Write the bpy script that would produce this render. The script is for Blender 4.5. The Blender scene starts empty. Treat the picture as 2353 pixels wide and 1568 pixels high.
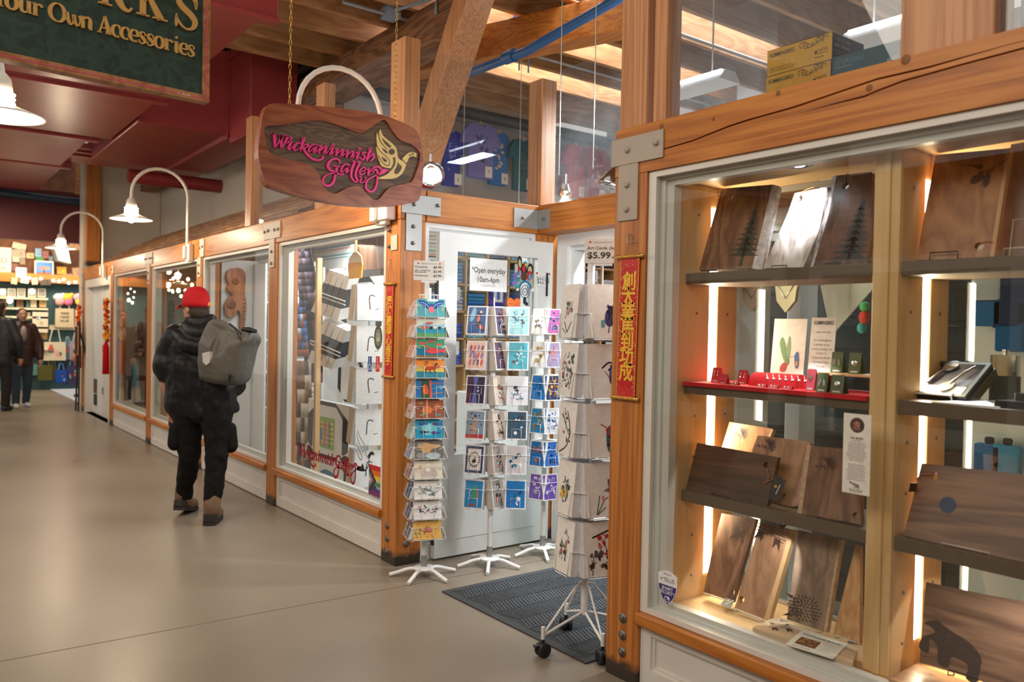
import bpy, math, random
from mathutils import Vector, Matrix
import numpy as np
PI = math.pi
random.seed(7)
S = bpy.context.scene
COL = S.collection
# ---------------------------------------------------------------- camera
CAMLOC = Vector((0, -2.451, 1.47)); FPX = 1870.86
RIGHT = Vector((0.60455439, 0.79633469, 0.01910642)); UP = Vector((-0.02348219, -0.00615888, 0.99970528)); FWD = Vector((-0.79621767, 0.60482489, -0.01497631))
cam = bpy.data.cameras.new('camera'); camo = bpy.data.objects.new('camera', cam); COL.objects.link(camo)
m = Matrix.Identity(4)
for i in range(3):
 m[i][0], m[i][1], m[i][2], m[i][3] = RIGHT[i], UP[i], -FWD[i], CAMLOC[i]
camo.matrix_world = m
cam.sensor_width = 36; cam.lens = FPX / 2353 * 36; cam.clip_start = .05
cam.dof.use_dof = True; cam.dof.focus_distance = 4.2; cam.dof.aperture_fstop = 2.6
S.camera = camo
# ---------------------------------------------------------------- world, lights, exposure
S.view_settings.view_transform = 'Standard'; S.view_settings.look = 'None'; S.view_settings.gamma = 1; S.view_settings.use_curve_mapping = False
S.view_settings.exposure = 0.25
S.cycles.use_denoising = True
S.cycles.max_bounces = 8; S.cycles.diffuse_bounces = 3; S.cycles.glossy_bounces = 3; S.cycles.transmission_bounces = 4; S.cycles.transparent_max_bounces = 14
S.cycles.sample_clamp_indirect = 4; S.cycles.caustics_reflective = False; S.cycles.caustics_refractive = False; S.cycles.blur_glossy = .5
W = bpy.data.worlds.new('hall_daylight'); S.world = W; W.use_nodes = True
W.node_tree.nodes['Background'].inputs[0].default_value = (1.0, .93, .84, 1); W.node_tree.nodes['Background'].inputs[1].default_value = .42
def area(name, loc, aim, sx, sy, power, col=(1, 1, 1), spread=PI):
 l = bpy.data.lights.new(name, 'AREA'); l.shape = 'RECTANGLE'; l.size = sx; l.size_y = sy; l.energy = power; l.color = col; l.spread = spread
 o = bpy.data.objects.new(name, l); COL.objects.link(o); o.location = loc
 o.rotation_euler = (Vector(aim) - Vector(loc)).to_track_quat('-Z', 'Y').to_euler(); return o
def point(name, loc, power, col, r=.03):
 l = bpy.data.lights.new(name, 'POINT'); l.energy = power; l.color = col; l.shadow_soft_size = r
 o = bpy.data.objects.new(name, l); COL.objects.link(o); o.location = loc; return o
def spot(name, loc, aim, power, col, ang=1.2, blend=.5, r=.02):
 l = bpy.data.lights.new(name, 'SPOT'); l.energy = power; l.color = col; l.spot_size = ang; l.spot_blend = blend; l.shadow_soft_size = r
 o = bpy.data.objects.new(name, l); COL.objects.link(o); o.location = loc
 o.rotation_euler = (Vector(aim) - Vector(loc)).to_track_quat('-Z', 'Y').to_euler(); return o
WARM = (1, .80, .56); COOL = (.92, .97, 1)
area('hall_front_fill', (-1.5, -4.6, 4.3), (-3, 0, .8), 6, 1.6, 120, (1, .9, .78))  # added daylight-like fill behind the camera, lights the facade from the front
area('hall_front_fill', (-9, -3.4, 3.3), (-9.5, 0, .6), 6, 1.0, 60, (1, .87, .72))  # second added fill, farther along the corridor
for _x in (-15.5, -18): area('hall_overhead_fill', (_x, -1.2, 3.3), (_x - .5, -1.0, 0), 1.2, 1.2, 40, (1, .84, .62))  # overhead fill added to light the far corridor, no fixture there
area('shop_tube_and_fill_light', (-3.88, 1.95, 3.095), (-3.88, 1.95, 0), .84, .16, 60, COOL); area('shop_tube_and_fill_light', (-2.31, 1.95, 3.095), (-2.31, 1.95, 0), .6, .16, 45, COOL)
for _x in (-6.92, -5.92, -4.92): area('shop_joist_fill', (_x, 3.2, 4.56), (_x, 3.2, 0), .3, 3.4, 34, COOL)  # fill panels added between the joists, which hide them, to brighten the shop
area('shop_tube_and_fill_light', (-5.4, .50, 2.28), (-5.4, .6, 0), 1.4, .3, 30, COOL)  # added fill hidden behind the beam, brightens the picture window
area('shop_tube_and_fill_light', (-7.4, .7, 2.28), (-7.6, .7, 0), 1.2, .4, 20, (1, .97, .93))  # added fill over the carving window, no fixture there
area('shop_tube_and_fill_light', (-10.5, .7, 2.26), (-10.5, .8, 0), 2.6, .5, 14, (1, .88, .7))  # added fill inside the far windows, likewise without a fixture
# ---------------------------------------------------------------- helpers
def ray(u, v):
 d = RIGHT * ((u - 1176.5) / FPX) - UP * ((v - 784) / FPX) + FWD; return d
def at(u, v, x=None, y=None, z=None):
 d = ray(u, v); i, k = (0, x) if x is not None else (1, y) if y is not None else (2, z)
 return CAMLOC + d * ((k - CAMLOC[i]) / d[i])
def onplane(u, v, p, n):
 d = ray(u, v); n = Vector(n); return CAMLOC + d * ((Vector(p) - CAMLOC).dot(n) / d.dot(n))
class Fr:
 def __init__(s, o, u, v):
  s.o = Vector(o); s.u = Vector(u).normalized(); s.v = Vector(v).normalized(); s.w = s.u.cross(s.v).normalized()
 def __call__(s, a, b, c=0): return s.o + s.u * a + s.v * b + s.w * c
 def sub(s, a, b, c=0, rot=0):
  r = math.radians(rot); return Fr(s(a, b, c), s.u * math.cos(r) + s.v * math.sin(r), s.v * math.cos(r) - s.u * math.sin(r))
 def inv(s, p):
  d = Vector(p) - s.o; return (d.dot(s.u), d.dot(s.v))
def FX(o): return Fr(o, (0, 1, 0), (0, 0, 1))     # faces +X
def FY(o): return Fr(o, (1, 0, 0), (0, 0, 1))     # faces -Y
def FZ(o): return Fr(o, (1, 0, 0), (0, 1, 0))     # faces up
def srgb(r, g=None, b=None):
 if isinstance(r, str): r, g, b = (int(r[i:i + 2], 16) for i in (0, 2, 4))
 f = lambda c: (c / 255 / 12.92) if c / 255 <= .04045 else ((c / 255 + .055) / 1.055) ** 2.4
 return (f(r), f(g), f(b))
class MB:
 def __init__(s): s.v = []; s.f = []; s.c = []; s.m = []; s.sm = []; s.mi = 0; s.smooth = False
 def face(s, pts, col=None, smooth=None):
  i = len(s.v); s.v += [tuple(p) for p in pts]; s.f.append(tuple(range(i, i + len(pts)))); s.c.append(col); s.m.append(s.mi); s.sm.append(s.smooth if smooth is None else smooth); return s
 def raw(s, vs, fs, col=None, smooth=None):
  i = len(s.v); s.v += [tuple(p) for p in vs]
  for f in fs: s.f.append(tuple(k + i for k in f)); s.c.append(col); s.m.append(s.mi); s.sm.append(s.smooth if smooth is None else smooth)
  return s
 def box(s, x0, x1, y0, y1, z0, z1, col=None):
  return s.fbox(Fr((0, 0, 0), (1, 0, 0), (0, 1, 0)), x0, x1, y0, y1, z0, z1, col)
 def fbox(s, fr, a0, a1, b0, b1, c0, c1, col=None):
  a0, a1 = sorted((a0, a1)); b0, b1 = sorted((b0, b1)); c0, c1 = sorted((c0, c1))
  p = [fr(a, b, c) for c in (c0, c1) for b in (b0, b1) for a in (a0, a1)]
  return s.raw(p, [(0, 2, 3, 1), (4, 5, 7, 6), (0, 1, 5, 4), (2, 6, 7, 3), (0, 4, 6, 2), (1, 3, 7, 5)], col, False)
 def prism(s, fr, pts, c0, c1, col=None, side=None, sms=False):
  n = len(pts); A = sum(pts[i][0] * pts[(i + 1) % n][1] - pts[(i + 1) % n][0] * pts[i][1] for i in range(n))
  if A < 0: pts = pts[::-1]
  c0, c1 = min(c0, c1), max(c0, c1)
  lo = [fr(a, b, c0) for a, b in pts]; hi = [fr(a, b, c1) for a, b in pts]
  s.face(hi, col, False); s.face(lo[::-1], side or col, False)
  s.raw(lo + hi, [(i, (i + 1) % n, n + (i + 1) % n, n + i) for i in range(n)], side or col, sms); return s
 def flat(s, fr, pts, c, col=None):
  n = len(pts); A = sum(pts[i][0] * pts[(i + 1) % n][1] - pts[(i + 1) % n][0] * pts[i][1] for i in range(n))
  if A < 0: pts = pts[::-1]
  return s.face([fr(a, b, c) for a, b in pts], col, False)
 def ring(s, fr, outer, inner, c0, c1, col=None):   # flat frame between two outlines of equal length
  n = len(outer)
  for c, fl in ((c1, 0), (c0, 1)):
   for i in range(n):
    j = (i + 1) % n; q = [fr(*outer[i], c), fr(*outer[j], c), fr(*inner[j], c), fr(*inner[i], c)]
    s.face(q[::-1] if fl else q, col, False)
  for o, fl in ((outer, 0), (inner, 1)):
   for i in range(n):
    j = (i + 1) % n; q = [fr(*o[i], c0), fr(*o[j], c0), fr(*o[j], c1), fr(*o[i], c1)]
    s.face(q[::-1] if fl else q, col, False)
  return s
 def tube(s, pts, r, n=8, closed=False, col=None, cap=True):
  pts = [Vector(p) for p in pts]; N = len(pts); rs = r if isinstance(r, (list, tuple)) else [r] * N
  vs = []; up = None
  for i, p in enumerate(pts):
   t = (pts[(i + 1) % N] - pts[i - 1]) if closed else (pts[min(i + 1, N - 1)] - pts[max(i - 1, 0)])
   t.normalize()
   if up is None: up = t.orthogonal().normalized()
   up = (up - t * up.dot(t)); up = up.normalized() if up.length > 1e-6 else t.orthogonal().normalized()
   b = t.cross(up)
   vs += [p + (up * math.cos(2 * PI * k / n) + b * math.sin(2 * PI * k / n)) * rs[i] for k in range(n)]
  fs = []
  for i in range(N if closed else N - 1):
   j = (i + 1) % N
   fs += [(i * n + k, i * n + (k + 1) % n, j * n + (k + 1) % n, j * n + k) for k in range(n)]
  s.raw(vs, fs, col, True)
  if not closed and cap: s.raw(vs[:n], [tuple(range(n - 1, -1, -1))], col, False); s.raw(vs[-n:], [tuple(range(n))], col, False)
  return s
 def lathe(s, prof, o=(0, 0, 0), n=20, axis=(0, 0, 1), col=None, sm=True, xdir=None, sc=(1, 1)):
  w = Vector(axis).normalized(); u = Vector(xdir).normalized() if xdir else w.orthogonal().normalized(); v = w.cross(u); o = Vector(o)
  vs = []
  for r, h in prof: vs += [o + w * h + u * (r * sc[0] * math.cos(2 * PI * k / n)) + v * (r * sc[1] * math.sin(2 * PI * k / n)) for k in range(n)]
  fs = [(i * n + k, i * n + (k + 1) % n, (i + 1) * n + (k + 1) % n, (i + 1) * n + k) for i in range(len(prof) - 1) for k in range(n)]
  s.raw(vs, fs, col, sm)
  if prof[0][0] > 1e-5: s.raw(vs[:n], [tuple(range(n - 1, -1, -1))], col, False)
  if prof[-1][0] > 1e-5: s.raw(vs[-n:], [tuple(range(n))], col, False)
  return s
 def ell(s, c, rx, ry, rz, col=None, n=14, m_=8, rot=None):
  vs = []; c = Vector(c); R = rot or Matrix.Identity(3)
  for i in range(m_ + 1):
   a = -PI / 2 + PI * i / m_
   for k in range(n):
    b = 2 * PI * k / n; vs.append(c + R @ Vector((rx * math.cos(a) * math.cos(b), ry * math.cos(a) * math.sin(b), rz * math.sin(a))))
  return s.raw(vs, [(i * n + k, i * n + (k + 1) % n, (i + 1) * n + (k + 1) % n, (i + 1) * n + k) for i in range(m_) for k in range(n)], col, True)
 def stroke(s, fr, pts, w, c0, c1=None, col=None, closed=False):   # ribbon of width w (float or per-point) along 2-D pts
  N = len(pts); P = [Vector((p[0], p[1])) for p in pts]; L = []; R = []
  for i in range(N):
   t = (P[(i + 1) % N] - P[i - 1]) if closed else (P[min(i + 1, N - 1)] - P[max(i - 1, 0)])
   t = t.normalized() if t.length > 0 else Vector((1, 0)); nn = Vector((-t.y, t.x)); ww = (w[i] if isinstance(w, (list, tuple)) else w) / 2
   L.append(P[i] + nn * ww); R.append(P[i] - nn * ww)
  for i in range(N if closed else N - 1):
   j = (i + 1) % N
   q = [tuple(R[i]), tuple(R[j]), tuple(L[j]), tuple(L[i])]
   if c1 is None: s.flat(fr, q, c0, col)
   else: s.prism(fr, q, c0, c1, col)
  return s
def wpos(o):
 p = Vector((0, 0, 0))
 while o is not None: p = p + o.location; o = o.parent
 return p
def tag(o, label=None, cat=None, group=None, kind=None):
 if label: o['label'] = label
 if cat: o['category'] = cat
 if group: o['group'] = group
 if kind: o['kind'] = kind
 return o
def E(name, loc, label, cat, group=None, rz=0):
 o = bpy.data.objects.new(name, None); COL.objects.link(o); o.location = loc; o.rotation_euler = (0, 0, rz); o.empty_display_size = .05
 return tag(o, label, cat, group)
def build(mb, name, mats, parent=None, label=None, cat=None, group=None, kind=None, local=False, bevel=0, seg=1, origin=None, sub=0, shade=None):
 if not isinstance(mats, (list, tuple)): mats = [mats]
 if parent is not None: org = Vector((0, 0, 0)) if local else wpos(parent)
 elif origin is not None: org = Vector(origin)
 else:
  a = np.array(mb.v); lo = a.min(0); hi = a.max(0); org = Vector(((lo[0] + hi[0]) / 2, (lo[1] + hi[1]) / 2, lo[2]))
 me = bpy.data.meshes.new(name); me.from_pydata([tuple(Vector(p) - org) for p in mb.v], [], mb.f)
 for k in mats: me.materials.append(k)
 me.polygons.foreach_set('use_smooth', mb.sm if shade is None else [shade] * len(mb.f)); me.polygons.foreach_set('material_index', mb.m)
 if any(c is not None for c in mb.c):
  at_ = me.color_attributes.new('Col', 'FLOAT_COLOR', 'CORNER'); dat = []
  for f, c in zip(mb.f, mb.c): dat += ((tuple(c) + (1,)) if c is not None else (.8, .8, .8, 1)) * len(f)
  at_.data.foreach_set('color', dat)
 me.update()
 o = bpy.data.objects.new(name, me); COL.objects.link(o)
 if parent is not None: o.parent = parent
 else: o.location = org
 if bevel:
  b = o.modifiers.new('b', 'BEVEL'); b.width = bevel; b.segments = seg; b.limit_method = 'ANGLE'; b.angle_limit = .6
 if sub: b = o.modifiers.new('s', 'SUBSURF'); b.levels = b.render_levels = sub
 return tag(o, label, cat, group, kind)
def dup(root, loc=None, label=None, group=None, rz=None):
 r = root.copy(); COL.objects.link(r)
 if loc is not None: r.location = loc
 if rz is not None: r.rotation_euler = (0, 0, rz)
 if label: r['label'] = label
 if group: r['group'] = group
 for ch in list(root.children):
  c = ch.copy(); COL.objects.link(c); c.parent = r
  for g in list(ch.children): d = g.copy(); COL.objects.link(d); d.parent = c
 return r
def cr(pts, k=4, closed=False):      # Catmull-Rom through 2-D or 3-D points
 n = len(pts); out = []
 for i in range(n if closed else n - 1):
  p0, p1, p2, p3 = ([np.array(pts[(i + j) % n], float) for j in (-1, 0, 1, 2)] if closed else [np.array(pts[min(max(i + j, 0), n - 1)], float) for j in (-1, 0, 1, 2)])
  for q in range(k):
   t = q / k; out.append(tuple(.5 * (2 * p1 + (p2 - p0) * t + (2 * p0 - 5 * p1 + 4 * p2 - p3) * t * t + (3 * p1 - p0 - 3 * p2 + p3) * t ** 3)))
 if not closed: out.append(tuple(float(a) for a in pts[-1]))
 return out
def circ(cx, cy, rx, ry=None, n=16, a0=0, a1=2 * PI, rot=0):
 ry = rx if ry is None else ry; c, s_ = math.cos(rot), math.sin(rot); full = abs(a1 - a0 - 2 * PI) < 1e-6; o = []
 for i in range(n):
  a = a0 + (a1 - a0) * i / (n if full else n - 1); x, y = rx * math.cos(a), ry * math.sin(a); o.append((cx + x * c - y * s_, cy + x * s_ + y * c))
 return o
def rrect(x0, x1, y0, y1, r, n=4):
 o = []
 for cx, cy, a in ((x1 - r, y1 - r, 0), (x0 + r, y1 - r, PI / 2), (x0 + r, y0 + r, PI), (x1 - r, y0 + r, 1.5 * PI)): o += [(cx + r * math.cos(a + PI / 2 * i / n), cy + r * math.sin(a + PI / 2 * i / n)) for i in range(n + 1)]
 return o
_TC = {}
def textgeo(st, bold=0, shear=0):
 k = (st, bold, shear)
 if k not in _TC:
  cu = bpy.data.curves.new('t', 'FONT'); cu.body = st; cu.size = 1; cu.resolution_u = 3; cu.offset = bold; cu.shear = shear; cu.fill_mode = 'FRONT'
  ob = bpy.data.objects.new('t', cu); me = bpy.data.meshes.new_from_object(ob)
  vs = [(v.co.x, v.co.y) for v in me.vertices]; fs = [tuple(p.vertices) for p in me.polygons]
  bpy.data.objects.remove(ob); bpy.data.curves.remove(cu); bpy.data.meshes.remove(me); _TC[k] = (vs, fs)
 return _TC[k]
def text(mb, fr, st, x, y, size, c, col, al='c', bold=0, width=None, shear=0, sx=1):
 vs, fs = textgeo(st, bold, shear)
 if not vs: return
 x0 = min(v[0] for v in vs); x1 = max(v[0] for v in vs); k = size; kx = size * sx
 if width: kx = width / (x1 - x0)
 off = x - (x0 + x1) / 2 * kx if al == 'c' else x - x0 * kx if al == 'l' else x - x1 * kx
 mb.raw([fr(off + a * kx, y + b * k, c) for a, b in vs], fs, col, False)
def lines(mb, fr, x0, x1, y, h, c, col, rng, al='l'):    # a line of print too small to read
 w = (x1 - x0) * (1 if al == 'j' else rng.uniform(.72, 1)); x = x0 if al != 'c' else (x0 + x1 - w) / 2; e = x + w
 while x < e - h:
  l = min(h * rng.uniform(1.5, 5), e - x); mb.flat(fr, [(x, y), (x + l, y), (x + l, y + h), (x, y + h)], c, col); x += l + h * .8
# ---------------------------------------------------------------- materials
def nm(name):
 k = bpy.data.materials.new(name); k.use_nodes = True; nt = k.node_tree; return k, nt, nt.nodes['Principled BSDF']
def N_(nt, t, **kw):
 n = nt.nodes.new(t)
 for a, b in kw.items():
  if a.startswith('i_'): n.inputs[int(a[2:]) if a[2:].isdigit() else a[2:]].default_value = b
  else: setattr(n, a, b)
 return n
def ramp(nt, stops):
 n = nt.nodes.new('ShaderNodeValToRGB'); e = n.color_ramp.elements
 while len(e) < len(stops): e.new(.5)
 for k, (p, c) in zip(e, stops): k.position = p; k.color = tuple(c) + (1,)
 return n
def plain(name, col, rough=.6, metal=0, var=.06, sc=8, bump=0, bsc=60, spec=.5, emit=None, es=0, coat=0):
 k, nt, b = nm(name); L = nt.links
 tc = N_(nt, 'ShaderNodeTexCoord'); no = N_(nt, 'ShaderNodeTexNoise'); no.inputs['Scale'].default_value = sc; no.inputs['Detail'].default_value = 4
 L.new(tc.outputs['Object'], no.inputs['Vector'])
 r = ramp(nt, [(.3, [c * (1 - var) for c in col]), (.7, [min(1, c * (1 + var)) for c in col])]); L.new(no.outputs['Fac'], r.inputs[0]); L.new(r.outputs[0], b.inputs['Base Color'])
 b.inputs['Roughness'].default_value = rough; b.inputs['Metallic'].default_value = metal; b.inputs['Specular IOR Level'].default_value = spec
 if coat: b.inputs['Coat Weight'].default_value = coat; b.inputs['Coat Roughness'].default_value = .12
 if bump:
  n2 = N_(nt, 'ShaderNodeTexNoise'); n2.inputs['Scale'].default_value = bsc; n2.inputs['Detail'].default_value = 5; L.new(tc.outputs['Object'], n2.inputs['Vector'])
  bp = N_(nt, 'ShaderNodeBump'); bp.inputs['Strength'].default_value = bump; bp.inputs['Distance'].default_value = .01; L.new(n2.outputs['Fac'], bp.inputs['Height']); L.new(bp.outputs[0], b.inputs['Normal'])
 if emit: b.inputs['Emission Color'].default_value = tuple(emit) + (1,); b.inputs['Emission Strength'].default_value = es
 return k
def wood(name, c1, c2, c3, axis='z', rough=.5, across=9, along=.7, fine=90, coat=.15, rings=.55, bump=.12, dirt=None):
 k, nt, b = nm(name); L = nt.links; tc = N_(nt, 'ShaderNodeTexCoord')
 def mapped(al, ac):
  mp = N_(nt, 'ShaderNodeMapping'); mp.inputs['Scale'].default_value = tuple(al if a == axis else ac for a in 'xyz'); L.new(tc.outputs['Object'], mp.inputs['Vector']); return mp
 oi = N_(nt, 'ShaderNodeObjectInfo'); ml = N_(nt, 'ShaderNodeMath', operation='MULTIPLY'); ml.inputs[1].default_value = 37; L.new(oi.outputs['Random'], ml.inputs[0])
 n1 = N_(nt, 'ShaderNodeTexNoise', noise_dimensions='4D'); n1.inputs['Scale'].default_value = 1; n1.inputs['Detail'].default_value = 3; n1.inputs['Distortion'].default_value = .6; L.new(mapped(along, across * .45).outputs[0], n1.inputs['Vector']); L.new(ml.outputs[0], n1.inputs['W'])
 mu = N_(nt, 'ShaderNodeMath', operation='MULTIPLY'); mu.inputs[1].default_value = 9 * rings / .55; L.new(n1.outputs['Fac'], mu.inputs[0])
 pp = N_(nt, 'ShaderNodeMath', operation='PINGPONG'); pp.inputs[1].default_value = .5; L.new(mu.outputs[0], pp.inputs[0])
 n2 = N_(nt, 'ShaderNodeTexNoise', noise_dimensions='4D'); n2.inputs['Scale'].default_value = 1; n2.inputs['Detail'].default_value = 6; n2.inputs['Roughness'].default_value = .7; L.new(mapped(2.5, fine).outputs[0], n2.inputs['Vector']); L.new(ml.outputs[0], n2.inputs['W'])
 ad = N_(nt, 'ShaderNodeMath', operation='MULTIPLY_ADD'); ad.inputs[1].default_value = .9; L.new(n2.outputs['Fac'], ad.inputs[0]); L.new(pp.outputs[0], ad.inputs[2])
 r = ramp(nt, [(.28, c1), (.62, c2), (.92, c3)]); L.new(ad.outputs[0], r.inputs[0]); out = r.outputs[0]
 if dirt is not None:
  sx = N_(nt, 'ShaderNodeSeparateXYZ'); L.new(tc.outputs['Object'], sx.inputs[0])
  n3 = N_(nt, 'ShaderNodeTexNoise'); n3.inputs['Scale'].default_value = 26; n3.inputs['Detail'].default_value = 4; L.new(tc.outputs['Object'], n3.inputs['Vector'])
  q = N_(nt, 'ShaderNodeMath', operation='MULTIPLY_ADD'); q.inputs[1].default_value = -.09; L.new(n3.outputs['Fac'], q.inputs[0]); L.new(sx.outputs[2], q.inputs[2])
  mr = N_(nt, 'ShaderNodeMapRange'); mr.inputs[1].default_value = dirt - .02; mr.inputs[2].default_value = dirt + .02; mr.inputs[3].default_value = 1; mr.inputs[4].default_value = 0; L.new(q.outputs[0], mr.inputs[0])
  mx = N_(nt, 'ShaderNodeMixRGB'); mx.inputs[2].default_value = (.035, .025, .018, 1); L.new(mr.outputs[0], mx.inputs[0]); L.new(out, mx.inputs[1]); out = mx.outputs[0]
 L.new(out, b.inputs['Base Color']); b.inputs['Roughness'].default_value = rough
 b.inputs['Coat Weight'].default_value = coat; b.inputs['Coat Roughness'].default_value = .25
 bp = N_(nt, 'ShaderNodeBump'); bp.inputs['Strength'].default_value = bump; bp.inputs['Distance'].default_value = .004; L.new(ad.outputs[0], bp.inputs['Height']); L.new(bp.outputs[0], b.inputs['Normal'])
 return k
def glassmat(name, tint=(1, 1, 1), refl=1.0, rough=0.0, haze=0):
 k = bpy.data.materials.new(name); k.use_nodes = True; nt = k.node_tree; L = nt.links; nt.nodes.clear()
 o = N_(nt, 'ShaderNodeOutputMaterial'); t = N_(nt, 'ShaderNodeBsdfTransparent'); t.inputs[0].default_value = tuple(tint) + (1,)
 g = N_(nt, 'ShaderNodeBsdfGlossy'); g.inputs['Roughness'].default_value = rough
 fz = N_(nt, 'ShaderNodeLayerWeight'); pw = N_(nt, 'ShaderNodeMath', operation='POWER'); pw.inputs[1].default_value = 5; L.new(fz.outputs['Facing'], pw.inputs[0])
 m1 = N_(nt, 'ShaderNodeMath', operation='MULTIPLY_ADD'); m1.inputs[1].default_value = .9 * refl; m1.inputs[2].default_value = .038 * refl; m1.use_clamp = True; L.new(pw.outputs[0], m1.inputs[0])
 mx = N_(nt, 'ShaderNodeMixShader'); L.new(m1.outputs[0], mx.inputs[0]); L.new(t.outputs[0], mx.inputs[1]); L.new(g.outputs[0], mx.inputs[2]); out = mx.outputs[0]
 if haze:
  d = N_(nt, 'ShaderNodeBsdfTranslucent'); d.inputs[0].default_value = (.80, .86, .90, 1)
  tc = N_(nt, 'ShaderNodeTexCoord'); no = N_(nt, 'ShaderNodeTexNoise'); no.inputs['Scale'].default_value = 3; no.inputs['Detail'].default_value = 8; L.new(tc.outputs['Object'], no.inputs['Vector'])
  mm = N_(nt, 'ShaderNodeMapRange'); mm.inputs[1].default_value = .35; mm.inputs[2].default_value = .75; mm.inputs[3].default_value = haze * .4; mm.inputs[4].default_value = haze * 1.4; L.new(no.outputs['Fac'], mm.inputs[0])
  m2 = N_(nt, 'ShaderNodeMixShader'); L.new(mm.outputs[0], m2.inputs[0]); L.new(out, m2.inputs[1]); L.new(d.outputs[0], m2.inputs[2]); out = m2.outputs[0]
 L.new(out, o.inputs[0]); return k
def glow(name, col, st):
 k = bpy.data.materials.new(name); k.use_nodes = True; nt = k.node_tree; nt.nodes.clear()
 o = N_(nt, 'ShaderNodeOutputMaterial'); e = N_(nt, 'ShaderNodeEmission'); e.inputs[0].default_value = tuple(col) + (1,); e.inputs[1].default_value = st; nt.links.new(e.outputs[0], o.inputs[0]); return k
def paintmat(name, rough=.45, coat=0, spec=.5):
 k, nt, b = nm(name); a = N_(nt, 'ShaderNodeAttribute', attribute_name='Col'); tc = N_(nt, 'ShaderNodeTexCoord'); no = N_(nt, 'ShaderNodeTexNoise'); no.inputs['Scale'].default_value = 45; no.inputs['Detail'].default_value = 3
 nt.links.new(tc.outputs['Object'], no.inputs['Vector']); r = ramp(nt, [(.35, (.86, .86, .86)), (.65, (1, 1, 1))]); nt.links.new(no.outputs['Fac'], r.inputs[0])
 mx = N_(nt, 'ShaderNodeMixRGB', blend_type='MULTIPLY'); mx.inputs[0].default_value = .7; nt.links.new(a.outputs[0], mx.inputs[1]); nt.links.new(r.outputs[0], mx.inputs[2]); nt.links.new(mx.outputs[0], b.inputs['Base Color'])
 b.inputs['Roughness'].default_value = rough; b.inputs['Coat Weight'].default_value = coat; b.inputs['Specular IOR Level'].default_value = spec; return k
OR1, OR2, OR3 = (.27, .076, .008), (.46, .145, .016), (.56, .205, .030)
FIRX = wood('fir_beam', OR1, OR2, OR3, 'x', across=16, along=.45, rings=.5); FIRY = wood('fir_beam_across', OR1, OR2, OR3, 'y', across=16, along=.45); FIRZ = wood('fir_post', (.26, .072, .010), (.46, .150, .022), (.58, .215, .040), 'z', across=26, along=.22, dirt=.03)
FIRU = wood('fir_upright', (.34, .13, .045), (.50, .22, .085), (.60, .29, .13), 'z', across=24, along=.25)
PALE = wood('fir_joist', (.30, .135, .045), (.45, .21, .075), (.56, .29, .12), 'y', coat=0, rough=.7)
OLDX = wood('old_girder', (.08, .035, .016), (.20, .085, .033), (.32, .15, .06), 'x', coat=0, rough=.75)
OLDZ = wood('old_post', (.10, .05, .03), (.22, .11, .06), (.30, .17, .1), 'z', coat=0, rough=.75)
MAPLE = wood('maple_panel', (.56, .32, .12), (.70, .43, .18), (.76, .50, .24), 'z', across=4, rings=.25, fine=40, bump=.03, coat=.2)
MAPLEX = wood('maple_board', (.56, .32, .12), (.70, .43, .18), (.76, .50, .24), 'x', across=4, rings=.25, fine=40, bump=.03, coat=.2)
WHITE = plain('white_paint', (.72, .69, .63), .42, var=.04, sc=5, bump=.05, bsc=30)
BRIGHT = plain('bright_white_paint', (.80, .81, .80), .4, var=.03)
STEEL = plain('painted_steel', (.42, .36, .30), .5, .1, .05, 9, .05)
GALV = plain('grey_steel', (.36, .36, .35), .42, .5, .06, 9)
PLATE = plain('cream_steel', (.66, .58, .47), .5, 0, .04)
BOLT = plain('bolt_steel', (.20, .18, .16), .45, .7)
MAROON = plain('maroon_sheet_metal', (.29, .040, .040), .34, 0, .10, 3, .02, 6)
BLACK = plain('black_plastic', (.012, .012, .013), .4)
WIREW = plain('white_wire', (.80, .80, .78), .35)
PRINT = paintmat('printed_card', .5); GLOSSY = paintmat('glossy_print', .25, .3); CLOTH = paintmat('dyed_cloth', .9, 0, .2)
LAMPW = plain('white_enamel', (.80, .77, .70), .3)
GLASS = glassmat('window_glass', (.97, .985, .98), 1.25); UGLASS = glassmat('upper_glass', (.95, .965, .975), .5, haze=.035); DUSTY = glassmat('dusty_glass', (.95, .965, .975), 1.3, haze=.06)
CHROME = plain('chrome', (.8, .8, .8), .12, 1)
BRASS = plain('brass', (.75, .48, .12), .28, 1)
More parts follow.
